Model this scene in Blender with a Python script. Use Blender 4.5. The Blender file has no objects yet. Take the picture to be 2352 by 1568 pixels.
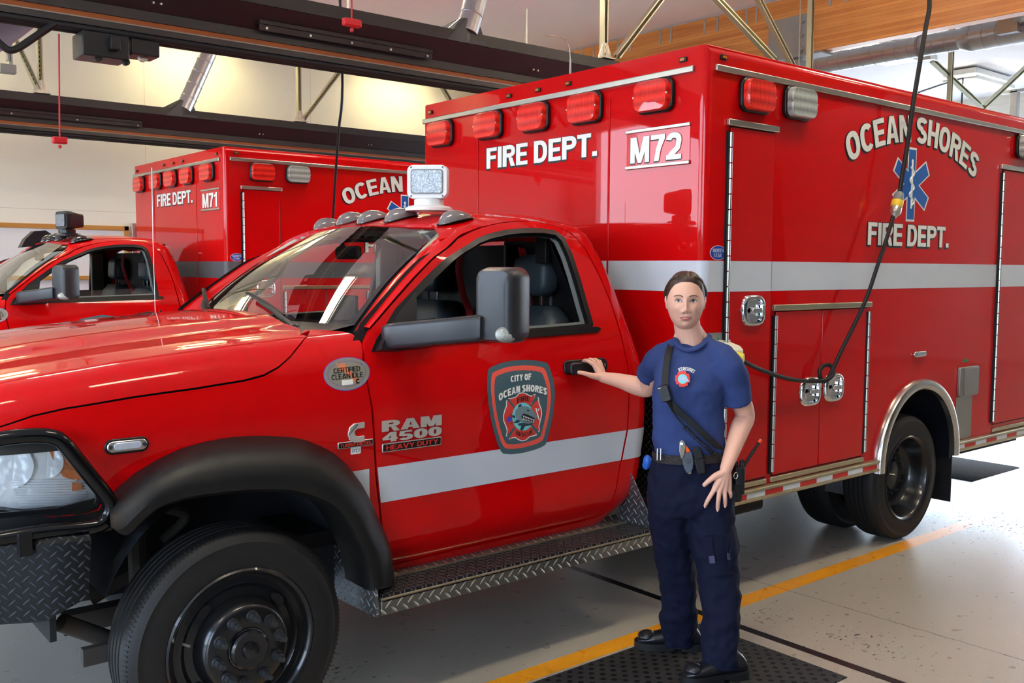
import bpy, bmesh, math, random
from math import sin, cos, pi, radians, sqrt, atan2, exp
from mathutils import Vector as V, Matrix, noise
from mathutils.geometry import delaunay_2d_cdt
random.seed(7)
SC = bpy.context.scene
COL = SC.collection
# ---------------------------------------------------------------- camera (calibrated on 2352x1568)
FPX = 2226.86
RM = Matrix(((0.7720, -0.0440, 0.6341), (-0.6356, -0.0627, 0.7695), (0.0059, -0.9971, -0.0763)))
def _orth(m):
    a = V(m.col[0]).normalized(); c = V(m.col[2]); c = (c - a * c.dot(a)).normalized(); b = c.cross(a)
    return Matrix((a, b, c)).transposed()
RM = _orth(RM)
CAM = V((0, 0, 1.70))
def ray(px, py): return RM @ V((px - 1176, py - 784, FPX))
def on(px, py, ax, val):
    r = ray(px, py); return CAM + r * ((val - CAM[ax]) / r[ax])
def PY(px, py, y): return on(px, py, 1, y)     # point seen there at depth plane y
def PX(px, py, x): return on(px, py, 0, x)
def PZ(px, py, z=0.0): return on(px, py, 2, z)
def PD(px, py, d): return CAM + ray(px, py) * (d / FPX)   # point at distance d along the view axis
def proj(p):
    q = RM.transposed() @ (V(p) - CAM); return (1176 + FPX * q.x / q.z, 784 + FPX * q.y / q.z)
def hit(px, py, mf, u, v):
    for _ in range(12):
        p = proj(mf(u, v)); e = 1e-3
        a = proj(mf(u + e, v)); b = proj(mf(u, v + e))
        j = ((a[0]-p[0])/e, (b[0]-p[0])/e, (a[1]-p[1])/e, (b[1]-p[1])/e)
        d = j[0]*j[3]-j[1]*j[2]
        if abs(d) < 1e-6: break
        ex, ey = px-p[0], py-p[1]
        du = (ex*j[3]-ey*j[1])/d; dv = (ey*j[0]-ex*j[2])/d
        u += max(-.2, min(.2, du)); v += max(-.2, min(.2, dv))
    return (u, v)
# ---------------------------------------------------------------- objects
WM = {}
def _link(o, parent, M):
    COL.objects.link(o)
    if parent:
        o.parent = parent; o.matrix_basis = WM[parent.name].inverted() @ M
    else: o.matrix_basis = M
    WM[o.name] = M
    return o
def thing(name, label, cat, loc=(0, 0, 0), group=None, rz=0):
    o = bpy.data.objects.new(name, None); o.empty_display_size = .1
    _link(o, None, Matrix.Translation(loc) @ Matrix.Rotation(rz, 4, 'Z'))
    return tag(o, label, cat, group)
def tag(o, label, cat, group=None, kind=None):
    o['label'] = label; o['category'] = cat
    if group: o['group'] = group
    if kind: o['kind'] = kind
    return o
def dup(root, M, label=None, group=None, cat=None):
    def cp(o, par):
        c = o.copy(); COL.objects.link(c)
        if par: c.parent = par
        for ch in o.children: cp(ch, c)
        return c
    r = cp(root, None); r.matrix_basis = M; WM[r.name] = M
    if label: r['label'] = label
    if group: r['group'] = group
    return r
def TR(x, y, z): return Matrix.Translation((x, y, z))
def frame(p, zdir, xhint=(1, 0, 0)):
    z = V(zdir).normalized(); x = V(xhint); x = x - z * x.dot(z)
    if x.length < 1e-4: x = V((0, 1, 0)) - z * z.y
    x.normalize(); y = z.cross(x)
    m = Matrix((x, y, z)).transposed().to_4x4(); m.translation = V(p); return m
class MB:
    def __init__(s): s.v = []; s.f = []; s.m = []
    def add(s, vs, fs, mi=0, M=None):
        n = len(s.v)
        s.v += [tuple(M @ V(p)) if M else tuple(p) for p in vs]
        s.f += [tuple(i + n for i in f) for f in fs]; s.m += [mi] * len(fs)
        return s
    def box(s, x0, x1, y0, y1, z0, z1, mi=0, M=None):
        vs = [(x, y, z) for x in (x0, x1) for y in (y0, y1) for z in (z0, z1)]
        return s.add(vs, [(0,1,3,2),(4,6,7,5),(0,4,5,1),(2,3,7,6),(0,2,6,4),(1,5,7,3)], mi, M)
    def grid(s, nu, nv, fn, mi=0, cu=False, cv=False, M=None):
        vs = [fn(i / (nu if cu else nu - 1), j / (nv if cv else nv - 1)) for i in range(nu) for j in range(nv)]
        fs = []
        for i in range(nu if cu else nu - 1):
            for j in range(nv if cv else nv - 1):
                a = i*nv+j; b = ((i+1) % nu)*nv+j; c = ((i+1) % nu)*nv+(j+1) % nv; d = i*nv+(j+1) % nv
                fs.append((a, b, c, d))
        return s.add(vs, fs, mi, M)
    def rings(s, rs, mi=0, cap=True, closed=False, M=None):
        n = len(rs[0]); vs = [p for r in rs for p in r]; fs = []
        k = len(rs)
        for i in range(k if closed else k - 1):
            for j in range(n):
                fs.append((i*n+j, i*n+(j+1) % n, ((i+1) % k)*n+(j+1) % n, ((i+1) % k)*n+j))
        if cap and not closed:
            fs.append(tuple(range(n))[::-1]); fs.append(tuple((k-1)*n+j for j in range(n)))
        return s.add(vs, fs, mi, M)
    def cyl(s, p0, p1, r0, r1=None, n=16, mi=0, cap=True):
        r1 = r0 if r1 is None else r1
        fr = frame(p0, V(p1) - V(p0)); L = (V(p1) - V(p0)).length
        return s.rings([[fr @ V((r*cos(2*pi*j/n), r*sin(2*pi*j/n), h)) for j in range(n)] for r, h in ((r0, 0), (r1, L))], mi, cap)
    def lathe(s, prof, M, n=32, mi=0, closed=False, cap=True):   # prof (r, h) along local z
        return s.rings([[M @ V((r*cos(2*pi*j/n), r*sin(2*pi*j/n), h)) for j in range(n)] for r, h in prof], mi, cap and not closed, closed)
    def tube(s, path, r, n=8, mi=0, closed=False, flat=None, up=None):
        path = [V(p) for p in path]; rs = []; N = len(path); prev = None
        for i, p in enumerate(path):
            a = path[(i-1) % N] if (closed or i) else p; b = path[(i+1) % N] if (closed or i < N-1) else p
            t = (b - a).normalized()
            x = (V(up) if up else (prev if prev else V((0, 0, 1)) if abs(t.z) < .9 else V((1, 0, 0))))
            x = (x - t * x.dot(t)).normalized(); y = t.cross(x); prev = x
            rr = r[i] if isinstance(r, (list, tuple)) else r
            fx, fy = (flat if flat else (1, 1))
            rs.append([p + x*(rr*fx*cos(2*pi*j/n)) + y*(rr*fy*sin(2*pi*j/n)) for j in range(n)])
        return s.rings(rs, mi, True, closed)
    def ell(s, c, r, nu=16, nv=10, mi=0, M=None):
        r = (r, r, r) if not isinstance(r, (tuple, list)) else r
        vs = [(c[0], c[1], c[2]-r[2])]; fs = []
        for j in range(1, nv):
            t = -pi/2 + pi*j/nv
            for i in range(nu):
                a = 2*pi*i/nu; vs.append((c[0]+r[0]*cos(t)*cos(a), c[1]+r[1]*cos(t)*sin(a), c[2]+r[2]*sin(t)))
        vs.append((c[0], c[1], c[2]+r[2])); L = len(vs)-1
        for i in range(nu):
            fs.append((0, 1+(i+1) % nu, 1+i)); fs.append((L, L-nu+i, L-nu+(i+1) % nu))
            for j in range(nv-2):
                a = 1+j*nu+i; b = 1+j*nu+(i+1) % nu; fs.append((a, b, b+nu, a+nu))
        return s.add(vs, fs, mi, M)
    def prism(s, poly, fn, d0, d1, mi=0):   # poly in (u,v), fn(u,v,d)->point
        n = len(poly)
        vs = [fn(u, v, d0) for u, v in poly] + [fn(u, v, d1) for u, v in poly]
        fs = [tuple(range(n)), tuple(range(2*n-1, n-1, -1))] + [(i, n+i, n+(i+1) % n, (i+1) % n) for i in range(n)]
        return s.add(vs, fs, mi)
def obj(name, mb, mat, parent=None, M=None, bev=0, seg=2, ang=35, label=None, flat=False):
    M = M or (Matrix(WM[parent.name]) if parent else Matrix())
    me = bpy.data.meshes.new(name)
    inv = M.inverted() if getattr(mb, 'world', True) else Matrix()
    me.from_pydata([tuple(inv @ V(p)) for p in mb.v], [], mb.f)
    for m in (mat if isinstance(mat, (list, tuple)) else [mat]): me.materials.append(m)
    me.polygons.foreach_set('material_index', mb.m)
    me.polygons.foreach_set('use_smooth', [not flat] * len(mb.f))
    bm = bmesh.new(); bm.from_mesh(me); bmesh.ops.recalc_face_normals(bm, faces=bm.faces) if getattr(mb, 'recalc', True) else None
    bm.to_mesh(me); bm.free()
    if not flat: me.set_sharp_from_angle(angle=radians(ang))
    o = bpy.data.objects.new(name, me); _link(o, parent, M)
    if bev:
        b = o.modifiers.new('bevel', 'BEVEL'); b.width = bev; b.segments = seg; b.limit_method = 'ANGLE'; b.angle_limit = radians(40); b.harden_normals = False
    if label: o['label'] = label
    return o
def lobj(name, mb, mat, parent, M, **k):     # mesh given in local coordinates of M
    mb.world = False
    return obj(name, mb, mat, parent, M, **k)
def struct(name, mb, mat, **k):
    o = obj(name, mb, mat, **k); o['kind'] = 'structure'; return o
def cr(pts, n=8, closed=False):     # catmull-rom through points of any dimension
    P = [tuple(p) for p in pts]; out = []; N = len(P)
    for i in range(N if closed else N-1):
        g = lambda k: P[k % N] if closed else P[max(0, min(N-1, k))]
        a, b, c, d = g(i-1), g(i), g(i+1), g(i+2)
        for j in range(n):
            t = j/n
            out.append(tuple(.5*((2*q)+(-p+r)*t+(2*p-5*q+4*r-s)*t*t+(-p+3*q-3*r+s)*t**3) for p, q, r, s in zip(a, b, c, d)))
    if not closed: out.append(P[-1])
    return out
def lerp_tab(tab, x):
    if x <= tab[0][0]: return tab[0][1]
    for (a, b), (c, d) in zip(tab, tab[1:]):
        if x <= c: return b + (d-b)*(x-a)/(c-a)
    return tab[-1][1]
def smooth_tab(tab, n=6):
    return [tuple(p) for p in cr(tab, n)]
def rrect(u0, u1, v0, v1, r, n=5):
    out = []
    for cx, cy, a in ((u1-r, v1-r, 0), (u0+r, v1-r, 90), (u0+r, v0+r, 180), (u1-r, v0+r, 270)):
        for k in range(n+1):
            t = radians(a + 90*k/n); out.append((cx + r*cos(t), cy + r*sin(t)))
    return out
def area2(p): return sum(a[0]*b[1]-b[0]*a[1] for a, b in zip(p, p[1:]+p[:1]))/2
def inset(poly, d):
    if area2(poly) < 0: poly = poly[::-1]
    out = []; n = len(poly)
    for i in range(n):
        a, b, c = V(poly[i-1]), V(poly[i]), V(poly[(i+1) % n])
        e1 = (b-a); e2 = (c-b)
        if e1.length < 1e-6 or e2.length < 1e-6: out.append(tuple(b)); continue
        e1.normalize(); e2.normalize(); n1 = V((-e1.y, e1.x)); n2 = V((-e2.y, e2.x)); m = n1+n2
        if m.length < .2: out.append(tuple(b)); continue
        m.normalize(); out.append(tuple(b + m*(d/max(.5, m.dot(n1)))))
    return out
def inside(p, poly):
    c = False; x, y = p
    for (x1, y1), (x2, y2) in zip(poly, poly[1:]+poly[:1]):
        if (y1 > y) != (y2 > y) and x < (x2-x1)*(y-y1)/(y2-y1)+x1: c = not c
    return c
def dens(poly, step):
    out = []
    for a, b in zip(poly, poly[1:]+poly[:1]):
        L = sqrt((a[0]-b[0])**2+(a[1]-b[1])**2)
        if L < 1e-5: continue
        k = max(1, int(L/step+.5)); out += [(a[0]+(b[0]-a[0])*j/k, a[1]+(b[1]-a[1])*j/k) for j in range(k)]
    return out
def patch(mb, outline, mf, holes=(), step=.04, thick=.02, lift=0, mi=0, rim=True, sgn=1):
    loops = [dens(list(outline), step)] + [dens(list(h), step) for h in holes]
    pts = []; edges = []
    for L in loops:
        n = len(pts); pts += L; edges += [(n+i, n+(i+1) % len(L)) for i in range(len(L))]
    nb = len(pts); u0 = min(p[0] for p in loops[0]); u1 = max(p[0] for p in loops[0]); v0 = min(p[1] for p in loops[0]); v1 = max(p[1] for p in loops[0])
    bp = list(pts); ok = lambda p: inside(p, loops[0]) and not any(inside(p, h) for h in loops[1:])
    m2 = (step*.45)**2; cell = {}
    for q in bp: cell.setdefault((int(q[0]/step), int(q[1]/step)), []).append(q)
    i = 0
    while u0 + i*step < u1:
        u = u0 + (i+.5)*step; j = 0
        while v0 + j*step < v1:
            q = (u, v0 + (j+.5)*step)
            if ok(q):
                ci, cj = int(q[0]/step), int(q[1]/step)
                if not any((q[0]-w[0])**2+(q[1]-w[1])**2 < m2 for a in (-1, 0, 1) for b in (-1, 0, 1) for w in cell.get((ci+a, cj+b), ())): pts.append(q)
            j += 1
        i += 1
    r = delaunay_2d_cdt([V(p) for p in pts], edges, [], 0, 1e-7)
    vs, fs = [tuple(p) for p in r[0]], r[2]
    def nrm(u, v):
        e = 1e-3; a = mf(u+e, v)-mf(u-e, v); b = mf(u, v+e)-mf(u, v-e); c = a.cross(b); c.normalize(); return c*sgn
    P = [mf(*p) + nrm(*p)*lift for p in vs]
    F = []
    for f in fs:
        c = (sum(vs[k][0] for k in f)/len(f), sum(vs[k][1] for k in f)/len(f))
        if ok(c): F.append(tuple(f) if sgn > 0 else tuple(f)[::-1])
    mb.add(P, F, mi)
    if rim and thick:
        for L in loops:
            top = [mf(*p)+nrm(*p)*lift for p in L]; bot = [mf(*p)+nrm(*p)*(lift-thick) for p in L]; n = len(L)
            fl = [(i, i+n, (i+1) % n+n, (i+1) % n) for i in range(n)]
            if (area2(L) > 0) != (L is loops[0]) : fl = [f[::-1] for f in fl]
            if sgn < 0: fl = [f[::-1] for f in fl]
            mb.add(top+bot, fl, mi)
    mb.recalc = False
    return mb
def mirror(mb, yc):
    m = MB(); m.v = [(x, 2*yc-y, z) for x, y, z in mb.v]; m.f = [f[::-1] for f in mb.f]; m.m = list(mb.m); m.recalc = getattr(mb, 'recalc', True); return m
def join(a, b):
    n = len(a.v); a.v += b.v; a.f += [tuple(i+n for i in f) for f in b.f]; a.m += b.m; return a
# ---------------------------------------------------------------- text
def text2d(s, size=1, bold=.02, xs=1, spacing=1, extr=0):
    c = bpy.data.curves.new('t', 'FONT'); c.body = s; c.size = size; c.offset = bold*size; c.space_character = spacing; c.resolution_u = 4; c.extrude = extr
    o = bpy.data.objects.new('t', c); me = bpy.data.meshes.new_from_object(o)
    vs = [(v.co.x*xs, v.co.y, v.co.z) for v in me.vertices]; fs = [tuple(p.vertices) for p in me.polygons]
    bpy.data.objects.remove(o); bpy.data.curves.remove(c); bpy.data.meshes.remove(me)
    x0 = min(v[0] for v in vs); x1 = max(v[0] for v in vs); y0 = min(v[1] for v in vs); y1 = max(v[1] for v in vs)
    return vs, fs, (x0, x1, y0, y1)
def text_fit(mb, s, fn, w, h, bold=.02, mi=0, ext=0.0, warp=None, spacing=1, dx=0, dy=0):
    """letters scaled to w x h, centred; fn(u, v, d) maps them onto the surface"""
    vs, fs, (x0, x1, y0, y1) = text2d(s, 1, bold, 1, spacing, .5 if ext else 0)
    out = []
    for x, y, z in vs:
        u = (x-(x0+x1)/2)/(x1-x0)*w; v = (y-(y0+y1)/2)/(y1-y0)*h
        if warp: u, v = warp(u, v)
        out.append(fn(u+dx, v+dy, z*ext))
    mb.add(out, fs, mi); mb.recalc = bool(ext)
    return mb
# ---------------------------------------------------------------- materials
MATS = {}
def nodes(name):
    m = bpy.data.materials.new(name); m.use_nodes = True; nt = m.node_tree
    return m, nt, nt.nodes['Principled BSDF']
def sl(c):
    f = lambda x: x/12.92 if x <= .04045 else ((x+.055)/1.055)**2.4
    return (f(c[0]/255), f(c[1]/255), f(c[2]/255), 1)
def mat(name, col, rough=.5, metal=0, coat=0, coat_r=.03, bump=0, bscale=50, spec=.5, var=0, vscale=3, emit=0, trans=0, ior=1.45, ecol=None, alpha=1, bdet=2, sheen=0, sss=0, stretch=None):
    if name in MATS: return MATS[name]
    m, nt, b = nodes(name)
    c = sl(col); b.inputs['Base Color'].default_value = c
    b.inputs['Roughness'].default_value = rough; b.inputs['Metallic'].default_value = metal
    b.inputs['Coat Weight'].default_value = coat; b.inputs['Coat Roughness'].default_value = coat_r
    b.inputs['Specular IOR Level'].default_value = spec; b.inputs['Transmission Weight'].default_value = trans; b.inputs['IOR'].default_value = ior
    b.inputs['Alpha'].default_value = alpha
    if sheen: b.inputs['Sheen Weight'].default_value = sheen
    if sss:
        b.inputs['Subsurface Weight'].default_value = sss; b.inputs['Subsurface Radius'].default_value = (1, .35, .2); b.inputs['Subsurface Scale'].default_value = .012
    if emit:
        b.inputs['Emission Strength'].default_value = emit; b.inputs['Emission Color'].default_value = sl(ecol) if ecol else c
    L = nt.links; co = nt.nodes.new('ShaderNodeTexCoord'); src = co.outputs['Object']
    if stretch:
        mp = nt.nodes.new('ShaderNodeMapping'); mp.inputs['Scale'].default_value = stretch; L.new(src, mp.inputs[0]); src = mp.outputs[0]
    n = nt.nodes.new('ShaderNodeTexNoise'); n.inputs['Scale'].default_value = vscale; n.inputs['Detail'].default_value = 4; L.new(src, n.inputs['Vector'])
    mx = nt.nodes.new('ShaderNodeMix'); mx.data_type = 'RGBA'; mx.inputs[6].default_value = tuple(x*(1-var) for x in c[:3])+(1,); mx.inputs[7].default_value = tuple(min(1, x*(1+var)) for x in c[:3])+(1,)
    L.new(n.outputs['Fac'], mx.inputs[0]); L.new(mx.outputs[2], b.inputs['Base Color'])
    if bump:
        n2 = nt.nodes.new('ShaderNodeTexNoise'); n2.inputs['Scale'].default_value = bscale; n2.inputs['Detail'].default_value = bdet; L.new(src, n2.inputs['Vector'])
        bp = nt.nodes.new('ShaderNodeBump'); bp.inputs['Strength'].default_value = bump; bp.inputs['Distance'].default_value = .01; L.new(n2.outputs['Fac'], bp.inputs['Height']); L.new(bp.outputs[0], b.inputs['Normal'])
    MATS[name] = m; return m
class NT:      # tiny expression builder for shader math
    def __init__(s, nt): s.nt = nt
    def m(s, op, *a, clamp=False):
        n = s.nt.nodes.new('ShaderNodeMath'); n.operation = op; n.use_clamp = clamp
        for i, x in enumerate(a):
            if isinstance(x, (int, float)): n.inputs[i].default_value = x
            else: s.nt.links.new(x, n.inputs[i])
        return n.outputs[0]
    def xyz(s, out='Object', scale=1):
        c = s.nt.nodes.new('ShaderNodeTexCoord'); q = s.nt.nodes.new('ShaderNodeSeparateXYZ'); s.nt.links.new(c.outputs[out], q.inputs[0]); return q.outputs
    def band(s, x, a, b): return s.m('MULTIPLY', s.m('GREATER_THAN', x, a), s.m('LESS_THAN', x, b))
    def mix(s, f, a, b):
        n = s.nt.nodes.new('ShaderNodeMix'); n.data_type = 'RGBA'
        for k, x in ((0, f), (6, a), (7, b)):
            if isinstance(x, (int, float, tuple)): n.inputs[k].default_value = x
            else: s.nt.links.new(x, n.inputs[k])
        return n.outputs[2]
    def noise(s, scale, det=2, vec=None, rough=.5):
        n = s.nt.nodes.new('ShaderNodeTexNoise'); n.inputs['Scale'].default_value = scale; n.inputs['Detail'].default_value = det; n.inputs['Roughness'].default_value = rough
        if vec is None:
            c = s.nt.nodes.new('ShaderNodeTexCoord'); vec = c.outputs['Object']
        s.nt.links.new(vec, n.inputs['Vector']); return n.outputs['Fac']
    def bump(s, h, b, st=.5, dist=.01):
        n = s.nt.nodes.new('ShaderNodeBump'); n.inputs['Strength'].default_value = st; n.inputs['Distance'].default_value = dist
        s.nt.links.new(h, n.inputs['Height']); s.nt.links.new(n.outputs[0], b.inputs['Normal'])
def plate(name, col, axes, cell=.042, rough=.35, metal=1, st=.9, dist=.004, hilite=None):
    """diamond tread plate: raised lens shapes, alternating direction, in the plane of the two axes"""
    m, nt, b = nodes(name); q = NT(nt); o = q.xyz(); u, v = o[axes[0]], o[axes[1]]
    b.inputs['Roughness'].default_value = rough; b.inputs['Metallic'].default_value = metal; b.inputs['Specular IOR Level'].default_value = .5 if metal > .3 else .25
    tot = None
    for du, dv, sg in ((0, 0, 1), (.5, .5, -1)):
        fu = q.m('SUBTRACT', q.m('FRACT', q.m('ADD', q.m('DIVIDE', u, cell), du)), .5)
        fv = q.m('SUBTRACT', q.m('FRACT', q.m('ADD', q.m('DIVIDE', v, cell), dv)), .5)
        a = q.m('MULTIPLY', q.m('ADD', fu, q.m('MULTIPLY', fv, sg)), 1.75); c = q.m('MULTIPLY', q.m('SUBTRACT', fu, q.m('MULTIPLY', fv, sg)), 7.5)
        d = q.m('SUBTRACT', 1, q.m('ADD', q.m('MULTIPLY', a, a), q.m('MULTIPLY', c, c)), clamp=True)
        tot = d if tot is None else q.m('MAXIMUM', tot, d)
    h = q.m('POWER', tot, .5); q.bump(h, b, st, dist)
    c = sl(col); hc = sl(hilite) if hilite else tuple(min(1, x*1.3) for x in c[:3])+(1,)
    nt.links.new(q.mix(q.m('MULTIPLY', h, .8), q.mix(q.noise(8, 4), tuple(x*.8 for x in c[:3])+(1,), c), hc), b.inputs['Base Color'])
    return m
# ---------------------------------------------------------------- block lettering drawn as strokes (bold condensed grotesque)
def _rib(path, t, closed=False):
    n = len(path); L = []; R_ = []
    for i, p in enumerate(path):
        a = path[i-1] if (closed or i) else p; b = path[(i+1) % n] if (closed or i < n-1) else p
        d = V((b[0]-a[0], b[1]-a[1])).normalized(); m = V((-d.y, d.x))*t/2; L.append((p[0]+m.x, p[1]+m.y)); R_.append((p[0]-m.x, p[1]-m.y))
    return [[L[i], L[(i+1) % n], R_[(i+1) % n], R_[i]] for i in range(n if closed else n-1)]
def _arc(cx, cy, rx, ry, a0, a1, n=14, p=.86):
    out = []
    for k in range(n+1):
        a = radians(a0+(a1-a0)*k/n); c, s = cos(a), sin(a); out.append((cx+rx*abs(c)**p*(1 if c >= 0 else -1), cy+ry*abs(s)**p*(1 if s >= 0 else -1)))
    return out
def glyph(ch, t=.19):
    h = t/2; q = lambda x0, x1, y0, y1: [[(x0, y0), (x1, y0), (x1, y1), (x0, y1)]]; hb = t*.86
    w = .62
    if ch == 'I': return t, q(0, t, 0, 1)
    if ch == '.': return t, q(0, t, 0, t*1.0)
    if ch == '1': return .40, q(.40-t, .40, 0, 1)+[[(0, .66), (.3, .78), (.3, .95), (0, .80)]]
    if ch == 'L': return .52, q(0, t, 0, 1)+q(t, .52, 0, hb)
    if ch == 'T': return .60, q(.30-h, .30+h, 0, 1-hb)+q(0, .60, 1-hb, 1)
    if ch == 'H': return .64, q(0, t, 0, 1)+q(.64-t, .64, 0, 1)+q(t, .64-t, .5-hb/2, .5+hb/2)
    if ch == 'F': return .55, q(0, t, 0, 1)+q(t, .55, 1-hb, 1)+q(t, .51, .44, .44+hb)
    if ch == 'E': return .57, q(0, t, 0, 1)+q(t, .57, 1-hb, 1)+q(t, .53, .5-hb/2, .5+hb/2)+q(t, .57, 0, hb)
    if ch in 'PR':
        g = q(0, t, 0, 1)+_rib([(t*.9, 1-h*.9)]+_arc(.34, .715, .17+.14-h, .285-h*.9, 90, -90)+[(t*.9, .43+h*.9)], t*.95)
        if ch == 'R': g += [[(.30, .44), (.50, .40), (.64, 0), (.42, 0)]]
        return (.62 if ch == 'P' else .64), g
    if ch == 'B': return .63, q(0, t, 0, 1)+_rib([(t*.9, 1-h*.9)]+_arc(.34, .735, .28-h, .265-h*.9, 90, -90)+[(t*.9, .47+h*.9)], t*.9)+_rib([(t*.9, .47+h*.5)]+_arc(.34, .275, .30-h, .275-h*.9, 90, -90)+[(t*.9, h*.9)], t*.9)
    if ch == 'D': return .64, q(0, t, 0, 1)+_rib([(t*.9, 1-h*.9)]+_arc(.28, .5, .36-h, .5-h*.9, 90, -90)+[(t*.9, h*.9)], t*.95)
    if ch in 'O0': w = .68 if ch == 'O' else .58; return w, _rib(_arc(w/2, .5, w/2-h, .5-h*.95, 0, 360, 36)[:-1], t, True)
    if ch == 'C': return .66, _rib(_arc(.34, .5, .34-h, .5-h*.95, 42, 318, 28), t)
    if ch == 'G': return .66, _rib(_arc(.34, .5, .34-h, .5-h*.95, 42, 330, 28), t)+q(.36, .66, .34, .5)
    if ch == 'U': return .64, _rib([(h, 1)]+_arc(.32, .34, .32-h, .34-h*.95, 180, 360)+[(.64-h, 1)], t)
    if ch == 'S': return .62, _rib(_arc(.31, .735, .31-h, .265-h*.95, 22, 262, 16)+_arc(.31, .275, .31-h, .275-h*.95, 82, -158, 16), t*.97)
    if ch == '3': return .60, _rib(_arc(.29, .735, .29-h, .265-h*.95, 160, -80, 16)+_arc(.29, .275, .31-h, .275-h*.95, 80, -160, 16), t*.97)
    if ch == '2': return .60, _rib(_arc(.30, .70, .30-h, .30-h*.95, 172, -20, 16)+[(.45, .42), (.22, .22), (.13, .10)], t)+q(0, .60, 0, hb)
    if ch == '5': return .60, _rib(_arc(.29, .32, .31-h, .32-h*.95, 138, -158, 18), t)+q(.06, .55, 1-hb, 1)+[[(.06, 1), (.06+t*.9, 1), (.20, .46), (.02, .46)]]
    if ch == '4': return .64, q(.36, .36+t, 0, 1)+q(0, .64, .22, .22+hb)+[[(0, .22), (.17, .22), (.40, .80), (.40, 1), (.34, 1), (0, .38)]]
    if ch == '7': return .58, q(0, .58, 1-hb, 1)+[[(.14, 0), (.34, 0), (.42, .45), (.58, 1-hb), (.58-t*1.15, 1-hb), (.22, .45)]]
    if ch == 'A': return .70, [[(0, 0), (t*1.03, 0), (.35+.015, .86), (.35+.115, 1), (.35-.115, 1)], [(.70, 0), (.70-t*1.03, 0), (.35-.015, .86), (.35-.115, 1), (.35+.115, 1)]]+q(.14, .56, .19, .19+hb*.95)
    if ch == 'V': return .68, [[(0, 1), (t*1.03, 1), (.34+.015, .16), (.34+.1, 0), (.34-.1, 0)], [(.68, 1), (.68-t*1.03, 1), (.34-.015, .16), (.34-.1, 0), (.34+.1, 0)]]
    if ch == 'N': return .66, q(0, t*.95, 0, 1)+q(.66-t*.95, .66, 0, 1)+[[(0, 1), (t*1.08, 1), (.66, 0), (.66-t*1.08, 0)]]
    if ch == 'M': return .80, q(0, t*.93, 0, 1)+q(.80-t*.93, .80, 0, 1)+[[(0, 1), (t*1.25, 1), (.40+.075, 0), (.40-.075, 0)], [(.80, 1), (.80-t*1.25, 1), (.40-.075, 0), (.40+.075, 0)]]
    if ch == 'Y': return .66, q(.33-h, .33+h, 0, .42)+[[(0, 1), (t*1.1, 1), (.33+h, .42), (.33-h, .42)], [(.66, 1), (.66-t*1.1, 1), (.33-h, .42), (.33+h, .42)]]
    return .28, []
def btext(s, t=.19, gap=.06, space=.26, step=.12):
    """polygons of a word, unit height; long edges subdivided so they can follow curved surfaces"""
    x = 0; out = []
    for ch in s:
        if ch == ' ': x += space; continue
        w, polys = glyph(ch, t); out += [dens([(a+x, b) for a, b in p], step) for p in polys]; x += w+gap
    return out, x-gap
def text_fit(mb, s, fn, w, h, bold=.0, mi=0, ext=0.0, warp=None, spacing=1, dx=0, dy=0, t=.205):
    polys, W_ = btext(s, t+bold, .055*spacing, .26*spacing)
    for k_, p in enumerate(polys):
        q = []; dz = (k_ % 7)*5e-5
        for x, y in p:
            u, v = (x/W_-.5)*w, (y-.5)*h
            if warp: u, v = warp(u, v)
            q.append((u+dx, v+dy))
        n = len(q)
        if ext:
            if area2(q) < 0: q = q[::-1]
            mb.add([fn(a, b, -ext/2-dz) for a, b in q]+[fn(a, b, ext/2+dz) for a, b in q], [tuple(range(n))[::-1], tuple(range(n, 2*n))]+[(i, (i+1) % n, n+(i+1) % n, n+i) for i in range(n)], mi)
        else: mb.add([fn(a, b, dz) for a, b in q], [tuple(range(n))], mi)
    mb.recalc = bool(ext); return mb
def vtext(s, size, t=.19): return btext(s, t)
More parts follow.
